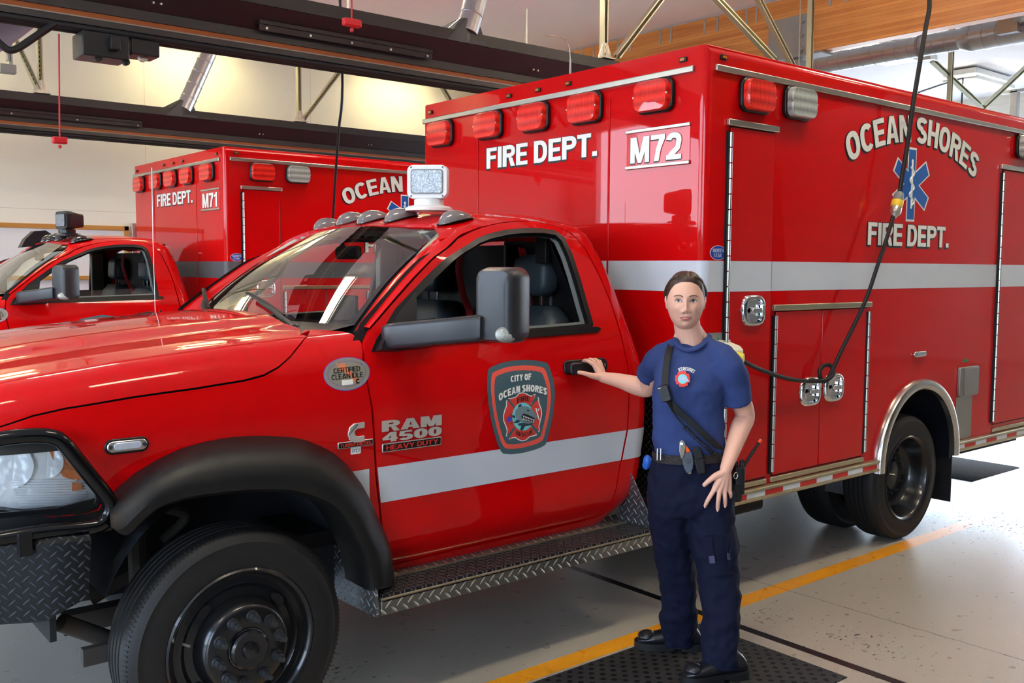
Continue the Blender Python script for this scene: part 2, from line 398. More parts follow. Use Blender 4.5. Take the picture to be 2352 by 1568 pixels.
# ================================================================= ROOM
XF, XR, YN, YW, ZC = -5.2, 19.0, -9.0, 13.2, 5.0
def floor_mat():
    m, nt, b = nodes('painted_concrete'); q = NT(nt); o = q.xyz(); x, y = o[0], o[1]
    n1 = q.noise(.9, 5); n2 = q.noise(14, 6); n3 = q.noise(120, 3)
    base = q.mix(n1, sl((150, 143, 132)), sl((176, 169, 155)))
    base = q.mix(q.m('MULTIPLY', q.m('GREATER_THAN', n3, .62), .25), base, sl((110, 106, 100)))
    # yellow lane lines, one per bay
    yl = None
    for y0 in (2.94, 8.40, -2.5):
        k = q.band(q.m('ADD', y, q.m('MULTIPLY', q.m('SUBTRACT', n2, .5), .006)), y0, y0+.105); yl = k if yl is None else q.m('MAXIMUM', yl, k)
    yl = q.m('MULTIPLY', yl, q.m('LESS_THAN', n3, .66))
    base = q.mix(yl, base, q.mix(n2, sl((212, 136, 18)), sl((232, 158, 30))))
    # saw cut joint with black sealer, and a hairline crack
    j = q.band(x, 3.683, 3.735); base = q.mix(j, base, sl((22, 22, 26)))
    wob = q.m('ADD', q.m('ADD', x, q.m('MULTIPLY', y, .02)), q.m('MULTIPLY', q.m('SUBTRACT', n2, .5), .035))
    cr_ = q.band(wob, 4.388, 4.394); base = q.mix(cr_, base, sl((55, 52, 50)))
    # chips where the coating has flaked
    vec = nt.nodes.new('ShaderNodeMapping'); tc = nt.nodes.new('ShaderNodeTexCoord'); nt.links.new(tc.outputs['Object'], vec.inputs[0]); vec.inputs['Scale'].default_value = (1.0, 2.0, 1)
    c1 = q.noise(26, 4, vec.outputs[0], .6)
    def spot(cx, cy, rx, ry):
        dx = q.m('DIVIDE', q.m('SUBTRACT', x, cx), rx); dy = q.m('DIVIDE', q.m('SUBTRACT', y, cy), ry)
        return q.m('SUBTRACT', 1, q.m('SQRT', q.m('ADD', q.m('MULTIPLY', dx, dx), q.m('MULTIPLY', dy, dy))), clamp=True)
    sp = q.m('MAXIMUM', q.m('MAXIMUM', spot(4.0, 2.35, .42, .65), spot(1.95, 3.55, .35, .35)), q.m('MAXIMUM', spot(6.6, 2.9, 1.2, .9), spot(3.95, 2.8, .3, .3)))
    chip = q.m('GREATER_THAN', q.m('ADD', c1, q.m('MULTIPLY', sp, .16)), .74)
    base = q.mix(chip, base, sl((62, 60, 60)))
    nt.links.new(base, b.inputs['Base Color'])
    nt.links.new(q.m('ADD', q.m('MULTIPLY', n2, .16), q.m('ADD', .22, q.m('MULTIPLY', chip, .3))), b.inputs['Roughness'])
    b.inputs['Specular IOR Level'].default_value = .55
    h = q.m('SUBTRACT', q.m('MULTIPLY', n3, .12), q.m('ADD', q.m('MULTIPLY', chip, .6), q.m('ADD', q.m('MULTIPLY', j, .8), q.m('MULTIPLY', cr_, .8)))); q.bump(h, b, .35, .004)
    return m
def wall_mat():
    m, nt, b = nodes('painted_wall_panels'); q = NT(nt); o = q.xyz()
    f = q.m('FRACT', q.m('DIVIDE', q.m('ADD', o[0], .35), 2.44)); g = q.m('FRACT', q.m('DIVIDE', q.m('ADD', o[2], .05), 2.44))
    s = q.m('MAXIMUM', q.m('LESS_THAN', f, .0022), q.m('LESS_THAN', g, .0018))
    nt.links.new(q.mix(s, q.mix(q.noise(1.5, 4), sl((226, 225, 218)), sl((232, 231, 224))), sl((186, 182, 170))), b.inputs['Base Color'])
    b.inputs['Roughness'].default_value = .6; q.bump(q.m('SUBTRACT', q.m('MULTIPLY', q.noise(220, 2), .2), s), b, .2, .003)
    return m
def wood_mat(name, c1, c2, lam=.0381, axis=2, grain=(1.2, .35, 9)):
    m, nt, b = nodes(name); q = NT(nt); o = q.xyz()
    mp = nt.nodes.new('ShaderNodeMapping'); tc = nt.nodes.new('ShaderNodeTexCoord'); nt.links.new(tc.outputs['Object'], mp.inputs[0]); mp.inputs['Scale'].default_value = grain
    n = q.noise(2.2, 7, mp.outputs[0], .65); n2 = q.noise(.8, 3, mp.outputs[0])
    lamd = q.m('FLOOR', q.m('DIVIDE', o[axis], lam)); line = q.m('LESS_THAN', q.m('FRACT', q.m('DIVIDE', o[axis], lam)), .05)
    tone = q.m('FRACT', q.m('MULTIPLY', q.m('SINE', q.m('MULTIPLY', lamd, 12.9)), 43.7))
    f = q.m('ADD', q.m('MULTIPLY', n, .9), q.m('MULTIPLY', tone, .35))
    c = q.mix(q.m('SUBTRACT', f, .15, clamp=True), sl(c1), sl(c2))
    c = q.mix(q.m('MULTIPLY', q.m('GREATER_THAN', n2, .66), .5), c, tuple(x*.35 for x in sl(c1)[:3])+(1,))
    c = q.mix(q.m('MULTIPLY', line, .6), c, tuple(x*.3 for x in sl(c1)[:3])+(1,))
    nt.links.new(c, b.inputs['Base Color']); b.inputs['Roughness'].default_value = .45; q.bump(n, b, .15, .003); return m
def strut_mat():
    m, nt, b = nodes('slotted_strut'); q = NT(nt); o = q.xyz()
    s = q.m('MULTIPLY', q.m('LESS_THAN', q.m('FRACT', q.m('DIVIDE', o[2], .05)), .55), q.m('LESS_THAN', q.m('ABSOLUTE', o[0]), .007))
    nt.links.new(q.mix(s, sl((186, 184, 158)), sl((25, 24, 22))), b.inputs['Base Color'])
    nt.links.new(q.m('SUBTRACT', .65, q.m('MULTIPLY', s, .65)), b.inputs['Metallic']); b.inputs['Roughness'].default_value = .42
    return m
def mat_rubber(name, cell, hole):
    m, nt, b = nodes(name); q = NT(nt); o = q.xyz()
    row = q.m('FLOOR', q.m('DIVIDE', o[1], cell*.55))
    fx = q.m('SUBTRACT', q.m('FRACT', q.m('ADD', q.m('DIVIDE', o[0], cell), q.m('MULTIPLY', row, .5))), .5); fy = q.m('SUBTRACT', q.m('FRACT', q.m('DIVIDE', o[1], cell*.55)), .5)
    d = q.m('SQRT', q.m('ADD', q.m('MULTIPLY', fx, fx), q.m('MULTIPLY', q.m('MULTIPLY', fy, fy), .35)))
    h = q.m('LESS_THAN', d, hole); rimm = q.band(d, hole, hole+.07)
    nt.links.new(q.mix(h, q.mix(q.noise(6, 5), sl((40, 38, 38)), sl((58, 55, 53))), sl((12, 12, 13))), b.inputs['Base Color'])
    b.inputs['Roughness'].default_value = .8; b.inputs['Specular IOR Level'].default_value = .15; q.bump(q.m('SUBTRACT', q.m('MULTIPLY', rimm, .5), h), b, .9, .006); return m
M_floor = floor_mat(); M_wall = wall_mat()
M_ceil = mat('ceiling_paint', (242, 240, 243), .8, bump=.05, bscale=300, var=.02)
M_glu = wood_mat('glulam_timber', (170, 92, 34), (238, 172, 98), axis=2, grain=(1.4, .5, 7))
M_oak = wood_mat('oak_frame', (160, 104, 42), (205, 150, 80), lam=.5, axis=1, grain=(1, 6, 9))
M_gsteel = mat('grey_painted_steel', (150, 150, 152), .5, .2, var=.05)
M_galv = mat('galvanised_steel', (176, 178, 180), .33, .85, bump=.06, bscale=14, var=.12, vscale=9)
M_strut = strut_mat()
M_rail = mat('black_painted_rail', (44, 41, 41), .42, .1, spec=.6, bump=.05, bscale=30, var=.15, vscale=2)
M_raild = mat('rail_under_panel', (36, 24, 28), .4, .1, spec=.5)
M_orange = mat('orange_rubber_seal', (150, 78, 30), .5, var=.25, vscale=6)
M_lline = mat('rail_slot_edge', (150, 142, 134), .4, .6)
M_blk = mat('black_rubber', (24, 24, 26), .5, var=.1)
M_blkpl = mat('black_plastic', (28, 28, 31), .38, bump=.05, bscale=400)
M_chrome = mat('chrome', (225, 225, 228), .08, 1)
M_zinc = mat('bright_zinc', (200, 198, 190), .3, .9)
M_redpl = mat('red_plastic', (205, 30, 38), .4)
M_cordred = mat('red_cord', (200, 60, 60), .7)
M_white = mat('white_enamel', (225, 225, 222), .35)
# ---- shell
mb = MB().box(XF-14, XR+14, YN-6, YW+.2, -.15, 0); struct('floor', mb, M_floor)
mb = MB().box(XF, XR, YN, YW, ZC, ZC+.2); struct('ceiling', mb, M_ceil)
mb = MB().box(XF, XR, YW, YW+.2, 0, ZC); struct('wall_far', mb, M_wall)
mb = MB().box(XF, XR, YN-.2, YN, 0, ZC); struct('wall_near', mb, mat('grey_block_wall', (74, 72, 70), .7, var=.1))
def bay_wall(name, x0, x1, doors, top):
    mb = MB(); y = YN
    for a, b_ in doors:
        mb.box(x0, x1, y, a, 0, ZC); mb.box(x0, x1, a, b_, top, ZC); y = b_
    mb.box(x0, x1, y, YW, 0, ZC); struct(name, mb, M_wall)
bay_wall('wall_front', XF-.2, XF, [(-4.4, -.2), (1.9, 6.6), (7.5, 12.1)], 4.1)
bay_wall('wall_rear', XR, XR+.2, [(1.7, 6.6), (7.4, 12.1)], 4.2)
# outside: green verge and tree line in the distance
mb = MB().box(XF-60, XF-14, -60, 60, -.4, -.05); struct('trim_1', mb, mat('grass_verge', (110, 128, 78), .9, var=.3, vscale=1))
mb = MB()
for k in range(40):
    y = -58+k*3; mb.ell((XF-58+random.uniform(-2, 2), y, 2.0), (2.5, 2.6, random.uniform(2.2, 3.6)), 10, 7)
hd = obj('hedge', mb, mat('foliage', (66, 88, 50), .9, var=.4, vscale=1.2)); tag(hd, 'distant green tree line beyond the open bay doors', 'hedge', kind='stuff')
# ---- rubber mats
def rubber_mat(name, label, x0, x1, y0, y1, m):
    mb = MB(); t = .014; e = .03
    mb.rings([[(x0, y0, .001), (x1, y0, .001), (x1, y1, .001), (x0, y1, .001)], [(x0, y0, .004), (x1, y0, .004), (x1, y1, .004), (x0, y1, .004)],
              [(x0+e, y0+e, t), (x1-e, y0+e, t), (x1-e, y1-e, t), (x0+e, y1-e, t)]])
    return tag(obj(name, mb, m), label, 'floor mat')
rubber_mat('rubber_mat', 'black perforated rubber floor mat under the standing firefighter\'s boots', 1.95, 3.585, 2.137, 2.918, mat_rubber('rubber_mat_black', .062, .2))
rubber_mat('rubber_mat', 'black rubber mat lying on the bright floor behind the rear mudflap', 7.765, 8.64, 3.585, 5.0, mat_rubber('rubber_mat_open', .055, .3))
# ---- exhaust extraction rails
def rail(y0, label, x0, x1, plates):
    t = thing('exhaust_rail', label, 'rail', (x0, y0, 3.35))
    half = [(.10, 3.59), (.10, 3.50), (.032, 3.335)]
    def run(sec, m, name, z=None):
        s = [(y0+a*k, zz) for k, ss in ((-1, sec), (1, sec[::-1])) for a, zz in ss]
        mb = MB().rings([[(x, a, zz) for a, zz in s] for x in (x0, x1)]); return obj(name, mb, m, t, ang=20)
    run([(.02, 3.60), (.10, 3.59), (.10, 3.50)], M_rail, 'top_channel')
    run([(.098, 3.498), (.034, 3.335)], M_raild, 'under_panel')
    run([(.05, 3.334), (.05, 3.272)], M_rail, 'side_web')
    run([(.04, 3.271), (.04, 3.238)], M_orange, 'rubber_seal')
    run([(.052, 3.2375), (.052, 3.230)], M_lline, 'slot_edge')
    run([(.052, 3.2295), (.056, 3.19)], M_rail, 'lower_web')
    mb = MB()
    for k in (-1, 1): mb.cyl((x0, y0+.04*k, 3.166), (x1, y0+.04*k, 3.166), .024, n=12)
    obj('bottom_tube', mb, M_blk, t)
    for a, b_ in plates:
        mb = MB().box(a, b_, y0-.10, y0-.055, 3.37, 3.40); mb.box(a, b_, y0-.095, y0-.085, 3.325, 3.37); obj('splice_cover', mb, M_raild, t, bev=.003)
        for i in range(5):
            x = a+.05+(b_-a-.1)*i/4; obj('bolt', MB().cyl((x, y0-.104, 3.345), (x, y0-.09, 3.345), .009, n=8), M_zinc, t)
    x = x0+.6
    while x < x1:
        for dx in (0, .05): obj('bolt', MB().cyl((x+dx, y0-.075, 3.39), (x+dx, y0-.04, 3.39), .008, n=6), M_zinc, t)
        x += 1.62
    return t
rail(6.5, 'long black exhaust rail with orange seal crossing above the nearer ambulance', -4.8, 17.5, [(3.0, 4.45)])
rail(11.9, 'lower looking black exhaust rail hanging in front of the far wall', -4.8, 17.5, [(1.2, 4.02)])
# ---- hanging struts and braces
def strut(p0, p1, label, group):
    p0, p1 = V(p0), V(p1); L = (p1-p0).length; w = .028
    M = frame(p0, p1-p0, (1, 0, 0)); mb = MB()
    prof = [(-w, -w), (w, -w), (w, w), (w-.012, w), (w-.012, w-.004), (w-.003, w-.004), (w-.003, -w+.003), (-w+.003, -w+.003), (-w+.003, w-.004), (-w+.012, w-.004), (-w+.012, w), (-w, w)]
    mb.rings([[(a, -c, h) for a, c in prof] for h in (0, L)])
    return tag(lobj('strut_channel', mb, M_strut, None, M, ang=20), label, 'strut', group)
RZ = 3.60
def hanger(x, y, where):
    strut((x, y-.03, RZ+.05), (x, y-.03, ZC), 'upright slotted strut on the '+where, 'strut hangers')
    mb = MB(); mb.prism([(-.085, 0), (.085, 0), (.085, .03), (.025, .15), (-.025, .15), (-.085, .03)], lambda u, v, d: (x+u, y-.055+d, RZ+v), 0, .006)
    mb.box(x-.085, x+.085, y-.12, y+.05, RZ-.001, RZ+.008)
    for z in (.05, .11): mb.cyl((x, y-.065, RZ+z), (x, y-.05, RZ+z), .010, n=8)
    tag(obj('gusset_bracket', mb, M_zinc), 'zinc gusset bracket on the '+where, 'bracket', 'strut foot brackets')
for i in range(5): hanger(3.15+3.25*i, 6.5, 'nearer exhaust rail'+(', at far left', ', above the nearer ambulance', ', right of the timber beam plate', ', beyond the spiral duct', ', farthest right')[i])
for i in range(4): hanger(2.93+3.17*i, 11.9, 'farther exhaust rail'+(' at the left edge', ', right of the slanting silver pipe', ', behind the nearer ambulance', ', farthest away')[i])
strut((6.52, 6.42, RZ+.04), (7.75, 6.42, 4.95), 'slanting brace strut rising right from the bracket above the nearer ambulance', 'brace struts')
strut((8.75, 6.30, 3.9), (6.9, 6.30, 4.78), 'pale diagonal brace strut crossing in front of the timber beam', 'brace struts')
strut((9.60, 6.45, RZ+.05), (8.2, 6.45, 4.97), 'slotted diagonal brace left of the spiral duct', 'brace struts')
strut((9.75, 6.52, RZ+.05), (9.62, 7.8, 4.97), 'short brace strut leaning back behind the ambulance roof', 'brace struts')
strut((13.9, 6.5, 3.99), (12.45, 6.5, 4.43), 'thin brace strut sloping up left behind the ambulance roof', 'brace struts')
strut((13.95, 6.5, 3.99), (15.7, 6.5, 4.97), 'brown brace strut sloping up right at the right edge', 'brace struts')
strut((2.90, 11.85, RZ+.05), (2.33, 11.85, 4.97), 'yellowish slotted brace left of the red pull handle', 'brace struts')
strut((6.16, 11.85, RZ+.05), (7.2, 11.85, 4.97), 'slotted brace rising right from the farther rail', 'brace struts')
strut((8.95, 11.85, RZ+.05), (7.9, 11.85, 4.97), 'bright slotted brace above the nearer ambulance\'s far corner', 'brace struts')
# ---- silver exhaust risers
def riser(x, y0, label, dx=.36, h=1.38, dy=.0):
    t = thing('exhaust_pipe', label, 'pipe', (x, y0, 3.6)); a = V((x+.03, y0-.03, 3.60)); b_ = V((x+dx*h+.0, y0-.03+dy, 5.0)); L = (b_-a).length
    M = frame(a, b_-a, (0, 1, 0)); r = .095; prof = []
    k = 0
    while k*.17 < L: prof += [(r, k*.17), (r, k*.17+.15), (r+.004, k*.17+.155), (r+.004, k*.17+.165)]; k += 1
    obj('spiral_pipe', MB().lathe(prof, M, 28), M_galv, t)
    f0 = [(x-.22, y0-.105, 3.50), (x+.18, y0-.105, 3.50), (x+.18, y0+.09, 3.595), (x-.22, y0+.09, 3.595)]
    m8 = [M @ V((.1*cos(q), .1*sin(q), .06)) for q in (radians(135), radians(45), radians(-45), radians(-135))]
    f8 = [f0[0], tuple((V(f0[0])+V(f0[1]))/2), f0[1], tuple((V(f0[1])+V(f0[2]))/2), f0[2], tuple((V(f0[2])+V(f0[3]))/2), f0[3], tuple((V(f0[3])+V(f0[0]))/2)]
    c = M @ V((0, 0, .08)); ring = [min((M @ V((.1*cos(q), .1*sin(q), .08)) for q in [2*pi*j/32 for j in range(32)]), key=lambda w: (w.xy-V(p).xy).length) for p in f8]
    obj('square_boot', MB().rings([f8, ring]), mat('dull_duct_boot', (72, 72, 76), .35, .7), t, flat=True)
    return t
riser(4.80, 6.5, 'silver pipe rising right from the nearer exhaust rail')
riser(4.52, 11.9, 'slanting silver pipe between the two exhaust rails', dx=.48)
# ---- trolley, hose, drop pipe on the near rail (left)
t = thing('hose_trolley', 'black trolley box hanging under the nearer exhaust rail at the left', 'trolley', (2.1, 6.5, 3.05))
A = PY(185, 100, 6.42); B = PY(293, 118, 6.42)
obj('housing', MB().box(A.x, B.x, 6.38, 6.6, 2.99, 3.14), M_blkpl, t, bev=.008)
obj('end_block', MB().box(B.x+.02, B.x+.20, 6.40, 6.58, 3.04, 3.14), M_blkpl, t, bev=.01)
for i in range(2): obj('wheel', MB().cyl((A.x+.1+.17*i, 6.40, 2.985), (A.x+.1+.17*i, 6.43, 2.985), .022, n=14), M_blk, t)
obj('release_clip', MB().box(B.x-.13, B.x-.07, 6.33, 6.38, 3.04, 3.12), M_blk, t, bev=.004)
obj('guide_wheel', MB().cyl((B.x+.11, 6.44, 3.04), (B.x+.11, 6.48, 3.04), .03, n=16), M_zinc, t)
pth = cr([PY(-40, 60, 6.45), PY(-15, 85, 6.45), PY(3, 103, 6.45), PY(22, 115, 6.45), PY(45, 108, 6.45), PY(80, 85, 6.45), PY(126, 54, 6.45)], 6)
tag(obj('curved_pipe', MB().tube(pth, .022, 10), M_blk), 'curved black arm hanging at the upper left corner', 'hose arm')
tag(obj('exhaust_hose', MB().tube(cr([PY(-60, 95, 6.9), PY(0, 55, 6.9), PY(45, 22, 6.9)], 8), .13, 20), mat('grey_hose', (150, 146, 160), .6)), 'wide grey hose end at the upper left corner', 'hose')
t = tag(obj('wall_bracket', MB().box(PY(8, 0, 12.6).x, PY(14, 0, 12.6).x, 12.5, 12.6, 4.05, 4.9).box(PY(16, 0, 12.6).x, PY(20, 0, 12.6).x, 12.5, 12.6, 3.95, 4.9).box(PY(-10, 0, 12.6).x, PY(27, 0, 12.6).x, 12.48, 12.6, 3.9, 4.0), M_gsteel, bev=.004), 'grey perforated bracket at the far left wall', 'bracket')
# ---- red pull handles
def pull(px0, px1, pyh, y, top, label, w=.09):
    p = PY(px1, pyh, y); t = thing('pull_handle', label, 'pull cord', (p.x, p.y, p.z))
    obj('cord', MB().tube([(PY(px0, 0, y).x, y, top), tuple(p)], .005, 6), M_cordred, t)
    obj('handle', MB().box(p.x-w, p.x+w, y-.02, y+.02, p.z-.028, p.z+.016), M_redpl, t, bev=.01)
    obj('knot', MB().ell((p.x, y, p.z-.045), .012, 8, 6), M_cordred, t)
pull(808, 808, 50, 4.8, 4.95, 'red pull handle on a cord in front of the nearer rail', .055)
pull(133, 137, 320, 6.6, 3.14, 'red pull handle dangling on a thin cord left of the far ambulance', .045)
# ---- glulam beam, plate, column, joist hangers
GX = 10.2
tag(obj('timber_beam', MB().box(GX, GX+.17, YN, YW, 4.27, 4.965), M_glu, bev=.006), 'large orange-brown glued laminated timber beam under the ceiling', 'beam')
t = thing('steel_column', 'grey steel column with bolted cap plate clasping the timber beam', 'column', (GX, 7.15, 0))
obj('post', MB().box(GX, GX+.17, 7.0, 7.22, 0, 4.22), M_gsteel, t, bev=.01)
obj('cap_plate', MB().box(GX-.02, GX-.002, 6.86, 7.42, 4.24, 4.73), M_gsteel, t, bev=.003)
obj('bearing_plate', MB().box(GX-.04, GX+.21, 6.66, 7.42, 4.235, 4.262), M_gsteel, t, bev=.003)
for z in (4.32, 4.48, 4.64):
    for y in (6.93,): obj('bolt', MB().cyl((GX-.045, y, z), (GX-.018, y, z), .022, n=6), M_gsteel, t)
ys = [3.72, 3.94, 4.6, 4.82, 5.5, 5.72, 6.35, 6.57, 7.6, 7.75, 8.21, 8.42, 9.0, 9.2, 9.75, 10.0, 10.5, 10.75, 11.25, 11.5]
for y in ys:
    mb = MB().box(GX-.006, GX-.001, y, y+.035, 4.76, 4.96)
    tag(obj('joist_strap', mb, M_galv), 'small galvanised joist strap nailed on top of the timber beam face', 'strap', 'joist straps on the timber beam')
# threaded rods
for x, y, z0, l in ((5.54, 6.55, 3.6, 'thin threaded rod between the silver pipe and the ambulance aerial'), (3.78, 6.55, 3.6, 'thin dark rod beside the red pull handle'), (10.15, 6.95, 3.7, 'thin rod in front of the timber beam cap plate')):
    tag(obj('threaded_rod', MB().cyl((x, y, z0), (x, y, ZC if x > 6 else (3.93 if x > 5 else ZC)), .008, n=8), M_zinc), l, 'rod')
# ---- spiral duct along the ceiling
t = thing('spiral_duct', 'long silver spiral duct under the ceiling behind the timber beam', 'duct', (11.7, 6, 4.46))
def duct(y0, y1, r, name):
    prof = []; L = abs(y1-y0); k = 0; M = frame((11.7, y0, 4.46), (0, y1-y0, 0), (1, 0, 0))
    while k*.16 < L: prof += [(r, k*.16), (r, k*.16+.15), (r+.005, k*.16+.155)]; k += 1
    obj(name, MB().lathe(prof, M, 32), M_galv, t)
duct(5.75, 12.9, .125, 'narrow_section'); duct(5.6, YN+.2, .165, 'wide_section')
obj('reducer', MB().lathe([(.125, 0), (.13, .01), (.17, .13), (.17, .16)], frame((11.7, 5.76, 4.46), (0, -1, 0), (1, 0, 0)), 32), M_galv, t)
for y in (6.25, 3.2, 9.5): obj('hanger_strap', MB().box(11.69, 11.71, y-.015, y+.015, 4.58, ZC).lathe([(.135, 0), (.135, .03)], frame((11.7, y, 4.46), (0, 1, 0), (1, 0, 0)), 32), M_gsteel, t)
p = PX(2335, 30, 11.5); tag(obj('duct_branch', MB().cyl((11.5, p.y, p.z-.02), (11.0, p.y-1.2, 4.95), .12, n=24).box(11.42, 11.62, p.y-.05, p.y+.18, p.z-.22, p.z), M_galv), 'silver branch duct at the top right corner', 'duct')
# ---- fluorescent fixtures
M_tube = mat('fluorescent_tube', (255, 244, 214), .4, emit=26, ecol=(255, 243, 218))
M_tubew = mat('warm_fluorescent_tube', (255, 236, 190), .4, emit=15, ecol=(255, 236, 176))
def fixture(x0, x1, y0, y1, z, label):
    t = thing('ceiling_light', label, 'light', ((x0+x1)/2, (y0+y1)/2, z), 'fluorescent ceiling lights')
    obj('housing', MB().box(x0, x1, y0, y1, z, z+.09), M_white, t, bev=.01)
    n = 2
    for k in range(n):
        y = y0+(y1-y0)*(k+.5)/n
        obj('tube', MB().cyl((x0+.04, y, z-.03), (x1-.04, y, z-.03), .045, n=10), M_tubew if y0 > 12 else M_tube, t)
    mb = MB(); 
    for k in range(22):
        x = x0+(x1-x0)*k/21; mb.box(x-.003, x+.003, y0, y1, z-.085, z-.045)
    for y in (y0, (y0+y1)/2, y1): mb.box(x0, x1, y-.004, y+.004, z-.09, z-.03)
    obj('louvre', mb, M_white, t)
fx = [(12.75, 14.0, 7.5, 8.0, 'louvred ceiling light seen above the spiral duct'), (15.9, 17.3, 7.55, 8.1, 'bright louvred ceiling light right of the tall slotted strut')]
for i, x in enumerate((-2.2, 1.1, 4.5, 7.8)):
    if i == 3: fx += [(x, x+1.25, 12.35, 12.85, 'farthest ceiling light close to the far wall'), (x, x+1.25, 1.6, 2.1, 'ceiling light above the aisle behind the nearer ambulance')]; continue
    fx += [(x, x+1.25, 12.35, 12.85, 'ceiling light close to the far wall, out of direct sight'), (x, x+1.25, 7.6, 8.1, 'ceiling light between the two ambulances, out of direct sight'), (x, x+1.25, 1.6, 2.1, 'ceiling light above the aisle, out of direct sight')]
fx += [(7.6, 8.85, 3.55, 4.05, 'added unseen ceiling light above the nearer ambulance roof, brightening the timber beam'), (7.6, 8.85, 5.3, 5.8, 'added unseen ceiling light beside the nearer exhaust rail, brightening the timber beam')]  # two extra unseen fixtures, added to brighten the timber beam and ceiling
for x in (13.0, 16.2): fx += [(x, x+1.25, 1.6, 2.1, 'rear ceiling light above the aisle, out of direct sight')]
for a, b_, c, d, l in fx: fixture(a, b_, c, d, 4.88, l)
# ---- whiteboard and picture on far wall
def P13(px, py): return PY(px, py, YW-.02)
t = thing('whiteboard', 'large whiteboard in an oak frame on the far wall', 'whiteboard', (2.5, YW, 1.5))
xa, xb, zt, zb = 1.6, P13(282, 0).x, P13(140, 515).z, 1.12
obj('writing_surface', MB().box(xa, xb-.05, YW-.03, YW-.01, zb, zt-.05), mat('whiteboard_surface', (226, 229, 233), .25, var=.03, vscale=5), t)
mb = MB(); mb.box(xa-.05, xb, YW-.045, YW-.005, zt-.06, zt).box(xa-.05, xb, YW-.045, YW-.005, zb-.04, zb+.02).box(xb-.06, xb, YW-.045, YW-.005, zb, zt).box(xa-.05, xa, YW-.045, YW-.005, zb, zt)
obj('frame', mb, M_oak, t, bev=.004)
obj('pen_rail', MB().box(xa, xb, YW-.12, YW-.04, 1.55-.04, 1.55+.01), M_oak, t, bev=.004)
t = thing('picture_frame', 'silver-edged dark picture frame beside the whiteboard', 'picture', (4.6, YW, 2.1)); a = P13(290, 513)
obj('frame', MB().box(a.x+.06, a.x+.75, YW-.05, YW-.01, 1.5, a.z+.01), M_zinc, t, bev=.006); obj('print', MB().box(a.x+.11, a.x+.69, YW-.055, YW-.04, 1.56, a.z-.05), mat('dark_print', (60, 50, 40), .4), t)
# ---- TV mount and wiring at right
a = PX(2300, 213, 16.5)
tag(obj('ceiling_mount', MB().box(16.45, 16.55, a.y-1.6, a.y, a.z-.03, a.z+.02).box(16.45, 16.55, a.y-.28, a.y-.16, 2.6, a.z), M_gsteel, bev=.004), 'grey perforated mount at the right edge beneath the ceiling', 'mount')
w = [PY(2110, 212, 6.9), PY(2160, 195, 6.9), PY(2212, 179, 6.9), PY(2209, 235, 6.9), PY(2209, 320, 6.9)]
tag(obj('ceiling_cable', MB().tube(w, .012, 6), M_blk), 'thin black cable bending down behind the ambulance roof', 'cable')
tag(obj('lamp_bracket', MB().box(12.3, 12.5, 6.45, 6.55, 4.42, 4.5), M_zinc, bev=.01), 'small metal clamp at the top of the thin brace', 'clamp')
# black drop cable to the far ambulance
w = cr([(3.70, 6.62, 4.95), PY(786, 150, 6.62), PY(778, 300, 6.8), PY(771, 400, 7.2), PY(765, 500, 7.6), PY(760, 560, 7.9)], 6)
tag(obj('drop_cable', MB().tube(w, .011, 8), M_blk), 'black cable hanging down between the two ambulances', 'cable')
# ================================================================= LIGHT
w = bpy.data.worlds.new('daylight'); SC.world = w; w.use_nodes = True; nt = w.node_tree; bg = nt.nodes['Background']
tc = nt.nodes.new('ShaderNodeTexCoord'); sp = nt.nodes.new('ShaderNodeSeparateXYZ'); nt.links.new(tc.outputs['Generated'], sp.inputs[0])
rp = nt.nodes.new('ShaderNodeValToRGB'); nt.links.new(sp.outputs[2], rp.inputs[0])
rp.color_ramp.elements[0].position = 0; rp.color_ramp.elements[0].color = (.78, .89, 1, 1); rp.color_ramp.elements[1].position = .6; rp.color_ramp.elements[1].color = (.42, .62, 1, 1)
nt.links.new(rp.outputs[0], bg.inputs[0]); bg.inputs[1].default_value = 5.0
for x, s, doors in ((XF, 1, [(-4.4, -.2), (1.9, 6.6), (7.5, 12.1)]), (XR, -1, [(1.7, 6.6), (7.4, 12.1)])):
    for a, b_ in doors:
        l = bpy.data.lights.new('door_portal', 'AREA'); l.shape = 'RECTANGLE'; l.size = 4.15; l.size_y = b_-a; l.cycles.is_portal = True
        o = bpy.data.objects.new('door_portal', l); COL.objects.link(o); o.matrix_basis = frame((x, (a+b_)/2, 2.05), (-s, 0, 0), (0, 0, 1))
cam = bpy.data.cameras.new('camera'); co = bpy.data.objects.new('camera', cam); COL.objects.link(co); SC.camera = co
cam.sensor_width = 36; cam.lens = FPX*36/2352; cam.clip_start = .05; cam.clip_end = 300
rt, up, bk = RM @ V((1, 0, 0)), RM @ V((0, -1, 0)), RM @ V((0, 0, -1))
mm = Matrix((rt, up, bk)).transposed().to_4x4(); mm.translation = CAM; co.matrix_world = mm
SC.view_settings.view_transform = 'Standard'; SC.view_settings.look = 'None'; SC.view_settings.gamma = 1; SC.view_settings.use_curve_mapping = False
SC.view_settings.exposure = 1.25
